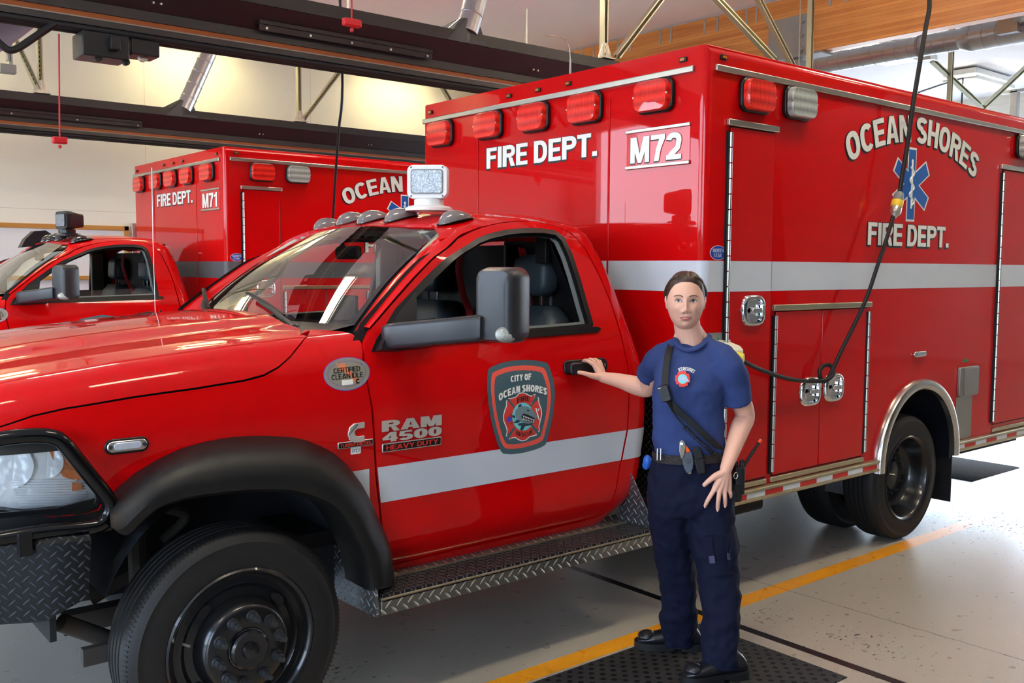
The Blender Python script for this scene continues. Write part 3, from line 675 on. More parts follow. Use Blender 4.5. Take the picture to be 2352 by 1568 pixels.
# ================================================================= AMBULANCE
YC = 4.266; YS = 3.059; XB = 3.722; ZT = 2.772
def paint(name, col, rough=.28):
    m, nt, b = nodes(name); q = NT(nt)
    c = sl(col); nt.links.new(q.mix(q.noise(1.2, 3), tuple(x*.96 for x in c[:3])+(1,), c), b.inputs['Base Color'])
    b.inputs['Roughness'].default_value = .55; b.inputs['Coat Weight'].default_value = .8; b.inputs['Coat Roughness'].default_value = .02; b.inputs['Coat IOR'].default_value = 1.42; b.inputs['Specular IOR Level'].default_value = .05
    mp = nt.nodes.new('ShaderNodeTexNoise'); mp.inputs['Scale'].default_value = 1.6; mp.inputs['Detail'].default_value = 1
    tc = nt.nodes.new('ShaderNodeTexCoord'); nt.links.new(tc.outputs['Object'], mp.inputs['Vector'])
    bp = nt.nodes.new('ShaderNodeBump'); bp.inputs['Strength'].default_value = .012; bp.inputs['Distance'].default_value = .01; nt.links.new(mp.outputs['Fac'], bp.inputs['Height']); nt.links.new(bp.outputs[0], b.inputs['Coat Normal'])
    return m
def lens_mat(name, c1, c2):      # moulded optics: fine ribs crossed by wider bars under a clear cover
    m, nt, b = nodes(name); q = NT(nt); o = q.xyz(); s1 = q.m('ADD', o[0], o[1])
    a = q.m('ABSOLUTE', q.m('SUBTRACT', q.m('FRACT', q.m('DIVIDE', s1, .011)), .5)); v = q.m('ABSOLUTE', q.m('SUBTRACT', q.m('FRACT', q.m('DIVIDE', o[2], .050)), .5))
    f = q.m('ADD', q.m('MULTIPLY', a, .7), q.m('MULTIPLY', v, 1.5), clamp=True)
    nt.links.new(q.mix(f, sl(c2), sl(c1)), b.inputs['Base Color']); b.inputs['Roughness'].default_value = .35; b.inputs['Specular IOR Level'].default_value = .2; b.inputs['Coat Weight'].default_value = .8; b.inputs['Coat Roughness'].default_value = .02; q.bump(f, b, .6, .003); return m
M_red = paint('fire_red_paint', (203, 0, 4)); M_dkgap = mat('panel_gap', (14, 5, 6), .8)
M_alu = mat('brushed_aluminium', (196, 193, 184), .3, .9, bump=.04, bscale=60, stretch=(1, 1, 12))
M_rubrail = mat('anodised_rub_rail', (186, 178, 150), .32, .85)
M_ref = mat('silver_reflective_tape', (206, 213, 224), .5, .05, bump=.08, bscale=500, var=.04, vscale=8)
M_refd = mat('dark_reflective_tape', (92, 92, 98), .5, .1, bump=.08, bscale=500)
M_lens = lens_mat('red_lens', (255, 52, 36), (176, 0, 0))
M_lensc = lens_mat('clear_lens', (196, 200, 194), (112, 116, 114))
M_bezel = mat('black_bezel', (16, 16, 18), .35)
M_lamp = mat('grey_clear_lamp', (120, 114, 114), .15, .1, coat=1, var=.25, vscale=14)
M_amb = mat('amber_lens', (190, 110, 20), .25, coat=1)
M_let = mat('white_lettering', (238, 238, 232), .35, var=.02); M_letsh = mat('black_lettering_edge', (22, 26, 28), .4)
M_blue = mat('star_blue', (20, 92, 178), .35); M_blue2 = mat('badge_blue', (36, 66, 170), .35)
M_tyre = mat('tyre_rubber', (21, 21, 22), .6, bump=.1, bscale=90, var=.15, vscale=5)
M_rim = mat('black_steel_wheel', (20, 21, 24), .28, .2, coat=.4, var=.1)
M_nut = mat('dull_lug_nut', (72, 74, 78), .4, .7)
M_flare = mat('textured_black_flare', (18, 18, 19), .42, spec=.45, bump=.12, bscale=500)
M_under = mat('dark_underbody', (26, 28, 32), .7, var=.2)
M_glass_d = None
def glass_mat(name, tint, gl=.9):
    m = bpy.data.materials.new(name); m.use_nodes = True; nt = m.node_tree; nt.nodes.remove(nt.nodes['Principled BSDF']); out = nt.nodes['Material Output']
    t = nt.nodes.new('ShaderNodeBsdfTransparent'); t.inputs[0].default_value = tint; g = nt.nodes.new('ShaderNodeBsdfGlossy'); g.inputs['Roughness'].default_value = .01; g.inputs[0].default_value = (gl, gl, gl, 1)
    f = nt.nodes.new('ShaderNodeFresnel'); f.inputs[0].default_value = 1.52; mx = nt.nodes.new('ShaderNodeMixShader')
    q = NT(nt); ff = q.m('MULTIPLY', f.outputs[0], 1.6, clamp=True)
    nt.links.new(ff, mx.inputs[0]); nt.links.new(t.outputs[0], mx.inputs[1]); nt.links.new(g.outputs[0], mx.inputs[2]); nt.links.new(mx.outputs[0], out.inputs[0]); return m
M_wind = glass_mat('windshield_glass', (.74, .86, .80, 1)); M_clear = glass_mat('clear_cover', (.95, .97, .98, 1))
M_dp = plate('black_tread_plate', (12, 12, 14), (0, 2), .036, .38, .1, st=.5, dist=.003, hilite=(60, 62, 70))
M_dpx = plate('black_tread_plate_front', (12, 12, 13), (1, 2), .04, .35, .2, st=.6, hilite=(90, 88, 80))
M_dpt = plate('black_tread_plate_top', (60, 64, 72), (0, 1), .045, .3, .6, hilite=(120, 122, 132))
M_sp = plate('aluminium_tread_plate', (134, 132, 126), (0, 2), .05, .33, .8, hilite=(232, 226, 212))
M_spt = plate('aluminium_tread_plate_wall', (120, 124, 128), (1, 2), .045, .35, .8, hilite=(200, 204, 210))
M_leather = mat('dark_grey_leather', (66, 76, 84), .42, bump=.12, bscale=220, spec=.5, var=.06)
M_cabin = mat('black_cabin_trim', (20, 20, 22), .6); M_headl = mat('light_grey_headliner', (150, 150, 142), .8); M_dash = mat('grey_dashboard', (58, 62, 62), .6, bump=.05, bscale=300)
M_pillar = mat('beige_pillar_trim', (186, 186, 168), .6); M_belt = mat('red_seat_belt', (200, 24, 36), .6)
def tape_mat():
    m, nt, b = nodes('red_white_tape'); q = NT(nt); o = q.xyz()
    s = q.m('LESS_THAN', q.m('FRACT', q.m('DIVIDE', q.m('ADD', o[0], .0), .315)), .5)
    nt.links.new(q.mix(s, sl((222, 226, 230)), sl((206, 30, 20))), b.inputs['Base Color']); b.inputs['Roughness'].default_value = .4; return m
M_tape = tape_mat()
def tread_mat():
    m, nt, b = nodes('expanded_step_tread'); q = NT(nt); o = q.xyz()
    row = q.m('FLOOR', q.m('DIVIDE', o[1], .03)); fx = q.m('SUBTRACT', q.m('FRACT', q.m('ADD', q.m('DIVIDE', o[0], .05), q.m('MULTIPLY', row, .5))), .5); fy = q.m('SUBTRACT', q.m('FRACT', q.m('DIVIDE', o[1], .03)), .5)
    d = q.m('SQRT', q.m('ADD', q.m('MULTIPLY', fx, fx), q.m('MULTIPLY', q.m('MULTIPLY', fy, fy), .6))); r = q.m('ABSOLUTE', q.m('SUBTRACT', d, .33))
    h = q.m('SUBTRACT', 1, q.m('MULTIPLY', r, 9), clamp=True)
    nt.links.new(q.mix(h, sl((40, 41, 44)), sl((104, 104, 104))), b.inputs['Base Color']); b.inputs['Metallic'].default_value = .5; b.inputs['Roughness'].default_value = .45; q.bump(h, b, 1, .008); return m
M_tread = tread_mat()
# ---- surface of cab and front clip ---------------------------------------------------------
class Spl:
    def __init__(s, tab):
        s.x = [t[0] for t in tab]; s.y = [tuple(t[1:]) for t in tab]; n = len(tab); h = [s.x[i+1]-s.x[i] for i in range(n-1)]
        sl_ = [[(b-a)/h[i] for a, b in zip(s.y[i], s.y[i+1])] for i in range(n-1)]; s.m = []
        for i in range(n):
            if i == 0: s.m.append(sl_[0])
            elif i == n-1: s.m.append(sl_[-1])
            else: s.m.append([(p*h[i]+q*h[i-1])/(h[i]+h[i-1]) for p, q in zip(sl_[i-1], sl_[i])])
    def __call__(s, v):
        X = s.x
        if v <= X[0]: return tuple(a+m*(v-X[0]) for a, m in zip(s.y[0], s.m[0]))
        if v >= X[-1]: return tuple(a+m*(v-X[-1]) for a, m in zip(s.y[-1], s.m[-1]))
        lo, hi = 0, len(X)-1
        while hi-lo > 1:
            k = (lo+hi)//2
            if X[k] <= v: lo = k
            else: hi = k
        h = X[hi]-X[lo]; t = (v-X[lo])/h; a = 2*t**3-3*t*t+1; b = t**3-2*t*t+t; c = 1-a; d = t**3-t*t
        return tuple(a*p+b*h*m+c*q+d*h*n for p, m, q, n in zip(s.y[lo], s.m[lo], s.y[hi], s.m[hi]))
_SEC = Spl([(z, y, z) for z, y in [(.44, 3.305), (.50, 3.275), (.55, 3.250), (.60, 3.238), (.66, 3.238), (.74, 3.243), (.84, 3.238), (.95, 3.229), (1.08, 3.222), (1.18, 3.222), (1.26, 3.231), (1.33, 3.245), (1.40, 3.262), (1.46, 3.280), (1.52, 3.301), (1.60, 3.332), (1.70, 3.373), (1.80, 3.418), (1.86, 3.448)]] +
    [(1.91, 3.482, 1.896), (1.97, 3.537, 1.925), (2.08, 3.645, 1.950), (2.33, 3.89, 1.972), (2.71, YC, 1.981), (3.09, 2*YC-3.89, 1.972)])
_XR = Spl([(.44, 3.33), (.48, 3.36), (.56, 3.46), (.66, 3.53), (.85, 3.567), (1.10, 3.56), (1.24, 3.53), (1.43, 3.482), (1.65, 3.435), (1.81, 3.40), (1.90, 3.39), (1.96, 3.385)])
def xrear(z): return _XR(z)[0]
def CM(x, s):
    y, z = _SEC(s)
    w = max(0, min(1, (z-1.72)/.22)); w = w*w*(3-2*w)
    if x < 2.98: z -= .085*((2.98-x)/.5)**2*w
    r = .11; d = x-(xrear(min(z, 1.95))-r)
    if d > 0:
        d = min(d/r, .999); y += .10*(1-sqrt(1-d*d))*(1 if z < 1.8 else max(0, 1-(z-1.8)/.15)); z -= .09*(1-sqrt(1-d*d))*w
    if x > 3.0 and z > 1.8: z -= .02*((x-3.0)/.3)**2*w
    return V((x, y, z))
_h = Spl([(.25, 1.17), (.35, 1.22), (.45, 1.265), (.65, 1.322), (.95, 1.370), (1.3, 1.405), (1.75, 1.438), (1.98, 1.450)])
_fm = {}
def FM(x, s):
    k = round(x, 5)
    if k not in _fm:
        h = _h(x)[0]; g = h-1.12
        _fm[k] = Spl([(z, _SEC(z)[0], z) for z in (.44, .50, .60, .70, .84, .95, 1.05)] + [(1.12, 3.2215, 1.12), (1.24, 3.230, 1.12+g*.42), (1.34, 3.253, 1.12+g*.735), (1.43, 3.312, 1.12+g*.925), (1.56, 3.432, h+.001), (1.80, 3.668, h+.015), (2.10, 3.967, h+.028), (2.40, YC, h+.034), (2.70, 2*YC-3.967, h+.028)])
    y, z = _fm[k](s); nose = .30*max(0, (1.02-x)/.7)**2.2
    dm = max(0, min(1, (x-.40)/.5)); t = max(0, min(1, (y-3.70)/.20)); z += .020*dm*dm*(3-2*dm)*t*t*(3-2*t)
    z -= .03*max(0, min(1, (s-1.3)/.5))*max(0, (.75-x)/.4)**2
    w = max(0, min(1, (YC-y)/1.0))
    return V((x, y + nose*w, z))
def pth(pts, mf, u0=2.5, v0=1.2):
    out = []
    for p in pts: u0, v0 = hit(p[0], p[1], mf, u0, v0); out.append((u0, v0))
    return out
# ---- outlines read off the photograph, solved on the body surface
door_top = [(835, 790), (850, 755), (897, 700), (950, 640), (1000, 590), (1050, 548), (1080, 532), (1110, 521), (1150, 512), (1200, 508), (1260, 511), (1300, 521), (1330, 542), (1350, 572), (1375, 630), (1400, 700), (1422, 765), (1436, 820), (1440, 870), (1438, 960), (1436, 1010), (1423, 1060), (1410, 1115), (1395, 1165), (1385, 1178), (1360, 1190)]
door_bot = [(1200, 1225), (1050, 1260), (902, 1296)]
door_front = [(880, 1235), (872, 1160), (864, 1080), (860, 1000), (856, 940), (846, 890), (836, 845)]
win_o = [(913, 712), (985, 637), (1062, 573), (1095, 552), (1122, 541), (1160, 532), (1200, 528), (1245, 528), (1275, 533), (1293, 548), (1310, 585), (1328, 640), (1345, 700), (1357, 742), (1355, 752), (1300, 757), (1215, 764), (1100, 774), (1000, 784), (900, 795), (862, 800), (868, 785)]
DOORP = pth(door_top[:11], CM, 1.95, 1.38) + [(3.06, 1.943), (3.15, 1.925), (3.225, 1.87), (3.27, 1.79), (3.312, 1.66), (3.338, 1.54), (3.355, 1.42), (3.370, 1.31), (3.384, 1.2), (3.39, 1.0), (3.388, .885), (3.362, .77), (3.325, .64), (3.285, .54), (3.25, .515), (3.17, .506)] + pth(door_bot, CM, 2.8, .5) + pth(door_front, CM, 2, .8)
ITOP, IREAR = 11, 25
WINP = pth(win_o, CM, 2.1, 1.5)
hood_cut = [(0, 980), (75, 955), (150, 938), (300, 913), (450, 892), (560, 874), (606, 862), (640, 843), (668, 818), (690, 790), (706, 772), (711, 758)]
HOODP = pth(hood_cut, FM, .66, 1.25)
flare_o = [(255, 1150), (263, 1127), (310, 1086), (362, 1054), (415, 1030), (471, 1014), (535, 1003), (598, 1000), (645, 1002), (688, 1007), (735, 1024), (779, 1051), (824, 1103), (854, 1164), (872, 1205), (885, 1239), (891, 1280), (894, 1307), (895, 1334)]
flare_i = [(255, 1210), (281, 1214), (320, 1177), (362, 1145), (430, 1123), (507, 1111), (575, 1105), (640, 1104), (690, 1109), (740, 1124), (775, 1142), (805, 1170), (828, 1205), (844, 1239), (860, 1272), (869, 1300), (873, 1325), (875, 1340), (876, 1352)]
HLP = pth([(-60, 1014), (0, 1012), (60, 1006), (112, 1008), (142, 1020), (169, 1055), (204, 1102), (230, 1136), (235, 1152), (226, 1170), (192, 1179), (120, 1186), (60, 1184), (0, 1178), (-60, 1172)], FM, .7, 1.05)
_u = min(p[0] for p in HLP); HLP = HLP[:1] + HLP[1:] + [(.445, HLP[-1][1]+.004), (.445, HLP[0][1]-.010)]
FLO = pth(flare_o, CM, .98, .95)
FAR = {}
def pair(T, name, mb, m, par=None, **k):      # the part and its twin on the other side of the vehicle
    mb2 = mirror(mb, YC); a = obj(name, mb, m, par or T, **k); b = obj(name, mb2, m, FAR.get(par.name, T) if par else T, **k); FAR[a.name] = b; return a
def build_ambulance(lbl, num):
    T = thing('ambulance', lbl, 'ambulance', (3.6, YC, 0))
    O = lambda n, mb, m, par=None, **k: obj(n, mb, m, par or T, **k)
    YF = 2*YC-YS
    # ---------- patient compartment
    prof = [(XB, .49), (5.365, .49)] + [(5.855+.49*cos(a), .512+.49*sin(a)) for a in [pi-pi*k/24 for k in range(25)]] + [(6.345, .49), (7.98, .49), (7.98, ZT), (XB, ZT)]
    r = .045; s0 = []
    mb = MB(); n = len(prof); cols = []
    def off(p, d):   # shrink outer rectangle edges only
        x, z = p
        if abs(x-XB) < 1e-6: x += d
        if abs(x-7.98) < 1e-6: x -= d
        if abs(z-ZT) < 1e-6: z -= d
        return (x, z)
    lay = [(YS+r*(1-sin(a)), r*(1-cos(a))) for a in [radians(90)*k/6 for k in range(7)]]
    lay = lay[::-1]; lay = [(y, r*(1-sqrt(max(0, 1-((r-(y-YS))/r)**2)))) for y, _ in lay]
    # corner arc runs in (y, x) and (y, z)
    rs = []
    for y, d in lay: rs.append([(a, y, c) for a, c in (off(p, d) for p in prof)])
    rs2 = [[(x, 2*YC-y, z) for x, y, z in rr] for rr in rs[::-1]]
    mb.rings(rs+rs2, cap=True)
    box = O('patient_compartment', mb, M_red, ang=30)
    # rounded roof front edge highlight: top cap roll
    O('roof_cap', MB().box(XB+.02, 7.96, YS+.02, YF-.02, ZT-.01, ZT+.004), M_red, box, bev=.004)
    # side / front mapping helpers
    SD = lambda l: (lambda u, v, d=0: (u, YS-l-d, v))
    FRN = lambda l: (lambda u, v, d=0: (XB-l-d, u, v))
    def slab(name, u0, u1, v0, v1, d0, d1, m, par, fr=None, bev=.002, r=None):
        mb = MB(); mb.prism(rrect(u0, u1, v0, v1, r) if r else [(u0, v0), (u1, v0), (u1, v1), (u0, v1)], (fr or SD)(0), d0, d1)
        return obj(name, mb, m, par, bev=bev)
    # drip rails
    slab('drip_rail', XB+.055, 7.85, 2.650, 2.682, 0, .018, M_alu, box, bev=.005)
    slab('drip_rail', YS+.075, YF-.02, 2.648, 2.680, 0, .018, M_alu, box, FRN, bev=.005)
    for y in (4.862, 3.712): slab('seam_trim', y-.006, y+.006, .9, 2.60, 0, .004, M_red, box, FRN)
    slab('lower_shield', YS+.05, YF-.05, .50, 1.12, 0, .008, M_dpx, box, FRN)
    # warning lights
    def wlight(u, v, w, h, lens, par, fr, nm='warning_light'):
        b_ = MB(); b_.prism(rrect(u-w/2-.009, u+w/2+.009, v-h/2-.009, v+h/2+.009, .045), fr(0), 0, .028); wl = obj(nm, b_, M_bezel, par, bev=.008)
        q = MB(); f = fr(0); N = 28
        rs = []
        for k, (sc, d) in enumerate(((1, .026), (1, .050), (.985, .058), (.95, .063), (.5, .065))):
            rr = rrect(u-w/2*sc, u+w/2*sc, v-h/2*sc, v+h/2*sc, .042*sc, 6); rs.append([f(a, b, d) for a, b in rr])
        q.rings(rs); obj('lens', q, lens, wl if par is T else wl)
        for sx in (-1, 1): obj('screw', MB().cyl(f(u+sx*(w/2-.002), v-.0, .05), f(u+sx*(w/2-.002), v, .062), .005, n=8), M_zinc, wl)
    for y in (5.228, 4.722, 4.300, 3.874, 3.374): wlight(y, 2.562, .225, .152, M_lens, T, FRN)
    wlight(4.083, 2.562, .225, .152, M_lens, T, SD); wlight(4.447, 2.565, .225, .152, M_lensc, T, SD)
    wlight(7.17, 2.565, .225, .152, M_lensc, T, SD)
    def marker(u, v, fr):
        b_ = MB(); b_.prism(rrect(u-.024, u+.024, v-.012, v+.012, .006, 3), fr(0), 0, .010); o = obj('marker_lamp', b_, M_bezel, T, bev=.002)
        a_ = MB(); a_.prism(rrect(u-.014, u+.014, v-.006, v+.006, .004, 2), fr(0), .010, .014); obj('amber_lens', a_, M_amb, o)
    for y in (5.374, 4.551, 4.29, 4.033, 3.206): marker(y, 2.718, FRN)
    marker(3.839, 2.722, SD)
    # doors
    def cdoor(x0, x1, z0, z1, hinge, cap_=None, nm='compartment_door', thr=True):
        mb = MB(); mb.prism(rrect(x0-.007, x1+.007, z0-.007, z1+.007, .012, 3), SD(0), 0, .002); obj('door_gap', mb, M_dkgap, T)
        mb = MB(); mb.prism(rrect(x0, x1, z0, z1, .008, 3), SD(0), 0, .009); d = obj(nm, mb, M_red, T, bev=.003)
        if hinge is not None:
            hx = hinge; k = 0; z = z0+.02
            mb = MB(); mb.box(hx-.020, hx-.004, YS-.011, YS, z0+.01, z1-.02); 
            obj('hinge_leaf', mb, M_bezel, d)
            mb = MB()
            while z < z1-.03: mb.cyl((hx, YS-.016, z), (hx, YS-.016, min(z+.070, z1-.02)), .0085, n=8); z += .076
            obj('piano_hinge', mb, M_alu, d)
        return d
    d1 = cdoor(3.905, 4.262, .605, 2.395, 3.897); d2 = cdoor(4.315, 4.740, .605, 1.475, 4.305); d3 = cdoor(4.748, 5.205, .605, 1.475, 5.214); d4 = cdoor(6.885, 7.80, .625, 2.385, 6.872)
    for a, b_, z in ((3.875, 4.285, 2.418), (4.283, 5.235, 1.498), (6.84, 7.83, 2.408)): slab('door_drip_cap', a, b_, z-.018, z+.014, 0, .022, M_rubrail if z < 2 else M_alu, T, bev=.004)
    for a, b_ in ((3.91, 4.26), (4.30, 5.21), (6.885, 7.8)): slab('door_sill_strip', a, b_, .568, .594, 0, .014, M_rubrail, T, bev=.003)
    # latches
    def latch(x, z, par, w=.19, h=.165, clip=1):
        b_ = MB(); f = SD(.009)
        def ov(sx, sz): return [(x+sx*w/2*(abs(cos(a))**.62)*(1 if cos(a) > 0 else -1), z+sz*h/2*(abs(sin(a))**.62)*(1 if sin(a) > 0 else -1)) for a in [2*pi*k/36 for k in range(36)]]
        b_.rings([[f(u, v, d) for u, v in ov(s, s)] for s, d in ((1, 0), (1, .004), (.93, .016), (.82, .020), (.72, .018), (.66, .004), (.1, .002))])
        l = obj('latch_handle', b_, M_chrome, par, ang=50)
        g = MB(); g.box(x-.03, x+.075, YS-.034, YS-.022, z-.012, z+.014); g.cyl((x-.02, YS-.038, z), (x-.02, YS-.02, z), .016, n=16); g.box(x+.05, x+.072, YS-.036, YS-.016, z-.03, z+.03)
        obj('paddle', g, M_chrome, l, bev=.003)
        obj('key_stud', MB().cyl((x-w/2-.012, YS-.02, z+.003), (x-w/2-.012, YS-.006, z+.003), .008, n=10), M_chrome, l)
    latch(4.110, 1.486, d1); latch(4.640, 1.028, d2); latch(4.868, 1.034, d3)
    # stripe across box (front and side)
    st = M_ref if num == '72' else M_refd
    mb = MB(); mb.prism([(YS+.045, 1.585), (YF-.04, 1.585), (YF-.04, 1.738), (YS+.045, 1.738)], FRN(0), 0, .0012); obj('reflective_stripe', mb, st, T)
    mb = MB(); mb.prism([(3.765, 1.585), (3.885, 1.585), (3.885, 1.738), (3.765, 1.738)], SD(0), 0, .0012).prism([(4.275, 1.585), (6.855, 1.585), (6.855, 1.738), (4.275, 1.738)], SD(0), 0, .0012).prism([(3.908, 1.585), (4.259, 1.585), (4.259, 1.738), (3.908, 1.738)], SD(0), .009, .0102).prism([(6.888, 1.585), (7.797, 1.585), (7.797, 1.738), (6.888, 1.738)], SD(0), .009, .0102)
    obj('reflective_stripe', mb, st, T)
    q = [[(XB+.046*(1-cos(a))-.0012*cos(a), YS+.046*(1-sin(a))-.0012*sin(a), z) for a in [radians(90)*k/8 for k in range(9)]] for z in (1.585, 1.738)]
    mb = MB(); mb.grid(2, 9, lambda u, v: q[int(u)][int(round(v*8))]); obj('corner_stripe', mb, st, T)
    # rub rail + tape
    for a, b_ in ((XB+.04, 5.36), (6.345, 7.95)):
        mb = MB(); sec = [(0, .492), (.030, .492), (.034, .497), (.034, .506), (.028, .509), (.028, .541), (.034, .544), (.034, .553), (.030, .558), (0, .562)]
        mb.rings([[(x, YS-d, z) for d, z in sec] for x in (a, b_)]); rr = obj('rub_rail', mb, M_rubrail, T)
        slab('reflective_tape', a+.004, b_-.004, .512, .538, .028, .0295, M_tape, rr, bev=0)
    # wheel arch trim
    mb = MB(); sec = [(.437, -.005), (.437, .030), (.447, .040), (.47, .044), (.495, .036), (.503, .02), (.503, -.001)]
    rs = [[(5.855+rd*cos(a), YS-d, .512+rd*sin(a)) for rd, d in sec] for a in [pi-pi*k/36 for k in range(37)]]
    rs = [[(x, y, .475) for x, y, z in rs[0]]] + rs + [[(x, y, .475) for x, y, z in rs[-1]]]
    O('wheel_arch_trim', mb.rings(rs), mat('polished_arch', (205, 203, 198), .22, .95))
    # dark wheel well liner, mudflap, underbody
    mb = MB(); mb.grid(25, 2, lambda u, v: (5.855+.46*cos(pi*u), YS+.005+v*.75, .512+.46*sin(pi*u))); mb.box(5.39, 6.32, YS+.75, YS+.77, .4, .99)
    mb.box(5.385, 5.40, YS+.01, YS+.75, .30, .6).box(6.305, 6.325, YS+.01, YS+.75, .45, .6); O('wheel_well', mb, mat('glossy_liner', (20, 20, 28), .3))
    O('mudflap', MB().box(6.36, 6.372, YS+.02, YS+.66, .145, .62), M_blk)
    mb = MB()
    for y in (YC-.42, YC+.34): mb.box(.55, 7.9, y, y+.08, .52, .72)
    mb.box(3.8, 5.2, YS+.25, YF-.25, .40, .50).box(6.5, 7.9, YS+.25, YF-.25, .36, .5).box(1.9, 3.4, YC-.85, YC+.85, .42, .5)
    O('chassis_frame', mb, M_under, bev=.01)
    O('battery_box', MB().box(4.0, 4.35, YS+.06, YS+.3, .40, .49), M_under, bev=.02)
    for x in (1.36, 5.75): O('axle', MB().cyl((x, YS+.2, .395), (x, YF-.2, .395), .055, n=14).ell((x, YC-.1, .395), .17, 14, 10), M_under)
    # fuel door, lamp, stickers
    mb = MB(); mb.prism(rrect(6.352, 6.618, .858, 1.055, .012, 3), SD(0), 0, .022); fd = O('fuel_door', mb, mat('satin_stainless', (150, 148, 142), .38, .75, bump=.03, bscale=300), bev=.004)
    mb = MB(); mb.prism(rrect(6.41, 6.61, .868, 1.045, .008, 3), SD(0), .022, .026); obj('door_leaf', mb, MATS['satin_stainless'], fd, bev=.002)
    slab('splash_plate', 6.352, 6.572, .566, .855, 0, .003, MATS['satin_stainless'], T)
    slab('fuel_sticker', 6.42, 6.49, 1.085, 1.105, 0, .001, mat('green_sticker', (40, 130, 90), .5), T, bev=0)
    mb = MB(); mb.prism(rrect(5.757, 5.905, 1.155, 1.190, .017, 5), SD(0), 0, .016); sl_ = O('side_marker', mb, M_chrome, bev=.004)
    mb = MB(); mb.prism(rrect(5.80, 5.895, 1.161, 1.184, .008, 3), SD(0), .016, .020); obj('lens', mb, M_lensc, sl_)
    slab('indicator_plate', 3.765, 3.888, 1.29, 1.383, 0, .003, M_gsteel, T, r=.006)
    O('indicator_led', MB().ell((3.842, YS-.004, 1.352), (.008, .004, .008), 10, 6), mat('green_led', (30, 150, 90), .2))
    # oval builder badge
    ov = lambda rx, rz: [(3.833+rx*cos(a), 1.777+rz*sin(a)) for a in [2*pi*k/32 for k in range(32)]]
    mb = MB().prism(ov(.062, .036), SD(0), 0, .0012); bd = O('maker_badge', mb, M_let)
    obj('badge_field', MB().prism(ov(.059, .0335), SD(0), .0012, .0018), M_blue2, bd)
    mb = MB(); text_fit(mb, 'NORTH', SD(.0022), .085, .019, -.03, dx=3.833, dy=1.788); text_fit(mb, 'STAR\u2606' if False else 'STAR', SD(.0022), .06, .018, -.03, dx=3.828, dy=1.764); obj('badge_text', mb, M_ref, bd)
    # lettering
    def letter(s, fr, w, h, cx, cz, bold, warp=None, sh=(-.011, -.012), l=.002, par=box, nm='lettering', ol=.025):
        mb = MB()
        for k in range(4): text_fit(mb, s, fr(l*.5+k*.0002), w, h, 0, dx=cx+sh[0]*k/3, dy=cz+sh[1]*k/3, warp=warp)
        text_fit(mb, s, fr(l*.5+.0008), w*(1+ol*.5), h*(1+ol*2), ol, dx=cx, dy=cz, warp=warp)
        obj(nm+'_shadow', mb, M_letsh, par)
        mb = MB(); text_fit(mb, s, fr(l+.0012), w, h, 0, dx=cx, dy=cz, warp=warp); obj(nm, mb, M_let, par)
    Rr = 1.78
    def arc(u, v):
        a = u/Rr*1.06; return ((Rr+v)*sin(a), (Rr+v)*cos(a)-Rr)
    letter('OCEAN SHORES', SD, 1.53, .158, 5.725, 2.55, .035, arc)
    letter('FIRE DEPT.', SD, .965, .131, 5.673, 1.908, .035)
    letter('FIRE DEPT.', lambda l: (lambda u, v, d=0: (XB-l-d, -u, v)), .97, .125, -4.285, 2.366, .035, sh=(-.008, -.012))
    # unit number plate
    mb = MB(); mb.prism([(3.155, 2.215), (3.580, 2.215), (3.580, 2.412), (3.155, 2.412)], FRN(0), 0, .003); npn = O('number_plate', mb, mat('number_plate_red', (212, 20, 30), .35, coat=.5))
    for z in (2.218, 2.402): obj('plate_edge', MB().prism([(3.152, z-.008), (3.583, z-.008), (3.583, z+.010), (3.152, z+.010)], FRN(0), .002, .012), M_alu, npn, bev=.003)
    letter('M'+num, lambda l: (lambda u, v, d=0: (XB-.003-l-d, -u, v)), .345, .132, -3.378, 2.306, .04, par=npn, nm='unit_number', sh=(-.004, -.006), ol=.012)
    # star of life
    ctr = (5.665, 2.216)
    def star(rad, hw, k=0):
        out = []
        for i in range(6):
            a = radians(90+60*i); ux, uz = cos(a), sin(a); px_, pz = -uz, ux
            inn = hw/sin(radians(30))*1.0
            an = radians(90+60*i-30); out.append((ctr[0]+inn*cos(an)*1.0, ctr[1]+inn*sin(an)))
            out.append((ctr[0]+rad*ux-hw*px_, ctr[1]+rad*uz-hw*pz)); out.append((ctr[0]+rad*ux+hw*px_, ctr[1]+rad*uz+hw*pz))
        return out
    mb = MB().prism(star(.223, .049), SD(0), 0, .0015); so = obj('star_emblem', mb, M_let, box)
    obj('star_field', MB().prism(star(.210, .041), SD(0), .0015, .0025), M_blue, so)
    mb = MB(); mb.tube([(ctr[0], YS-.004, 2.07), (ctr[0], YS-.004, 2.35)], .006, 6).ell((ctr[0], YS-.004, 2.355), (.012, .003, .014), 10, 6)
    mb.tube([(ctr[0]+.028*(1-.35*k/40)*sin(k*.42), YS-.0045, 2.09+.0058*k) for k in range(41)], .0065, 6, flat=(1, 1)); obj('serpent_staff', mb, M_let, so)
    # ---------- cab shell
    both = lambda name, mb, m, par=None, **k: pair(T, name, mb, m, par, **k)
    # windshield geometry
    def Bc(t): y = YC-.835+1.67*t; k = 1-(2*t-1)**2; return V((1.955-.05*k+.035*(abs(2*t-1)**6), y, 1.452+.0*k))
    def Tc(t): y = YC-.675+1.35*t; k = 1-(2*t-1)**2; return V((2.555-.065*k, y, 1.862+.036*k))
    def W(u, v):    # u across 0..1 , v up 0..1
        p = Bc(u).lerp(Tc(u), v); k = 1-(2*u-1)**2; p.x -= .03*sin(pi*v)*.8; p.z += .03*sin(pi*v)*.6; return p
    mb = MB(); mb.grid(33, 17, lambda u, v: W(u, v)); gl = O('windshield', mb, M_wind)
    mb = MB()
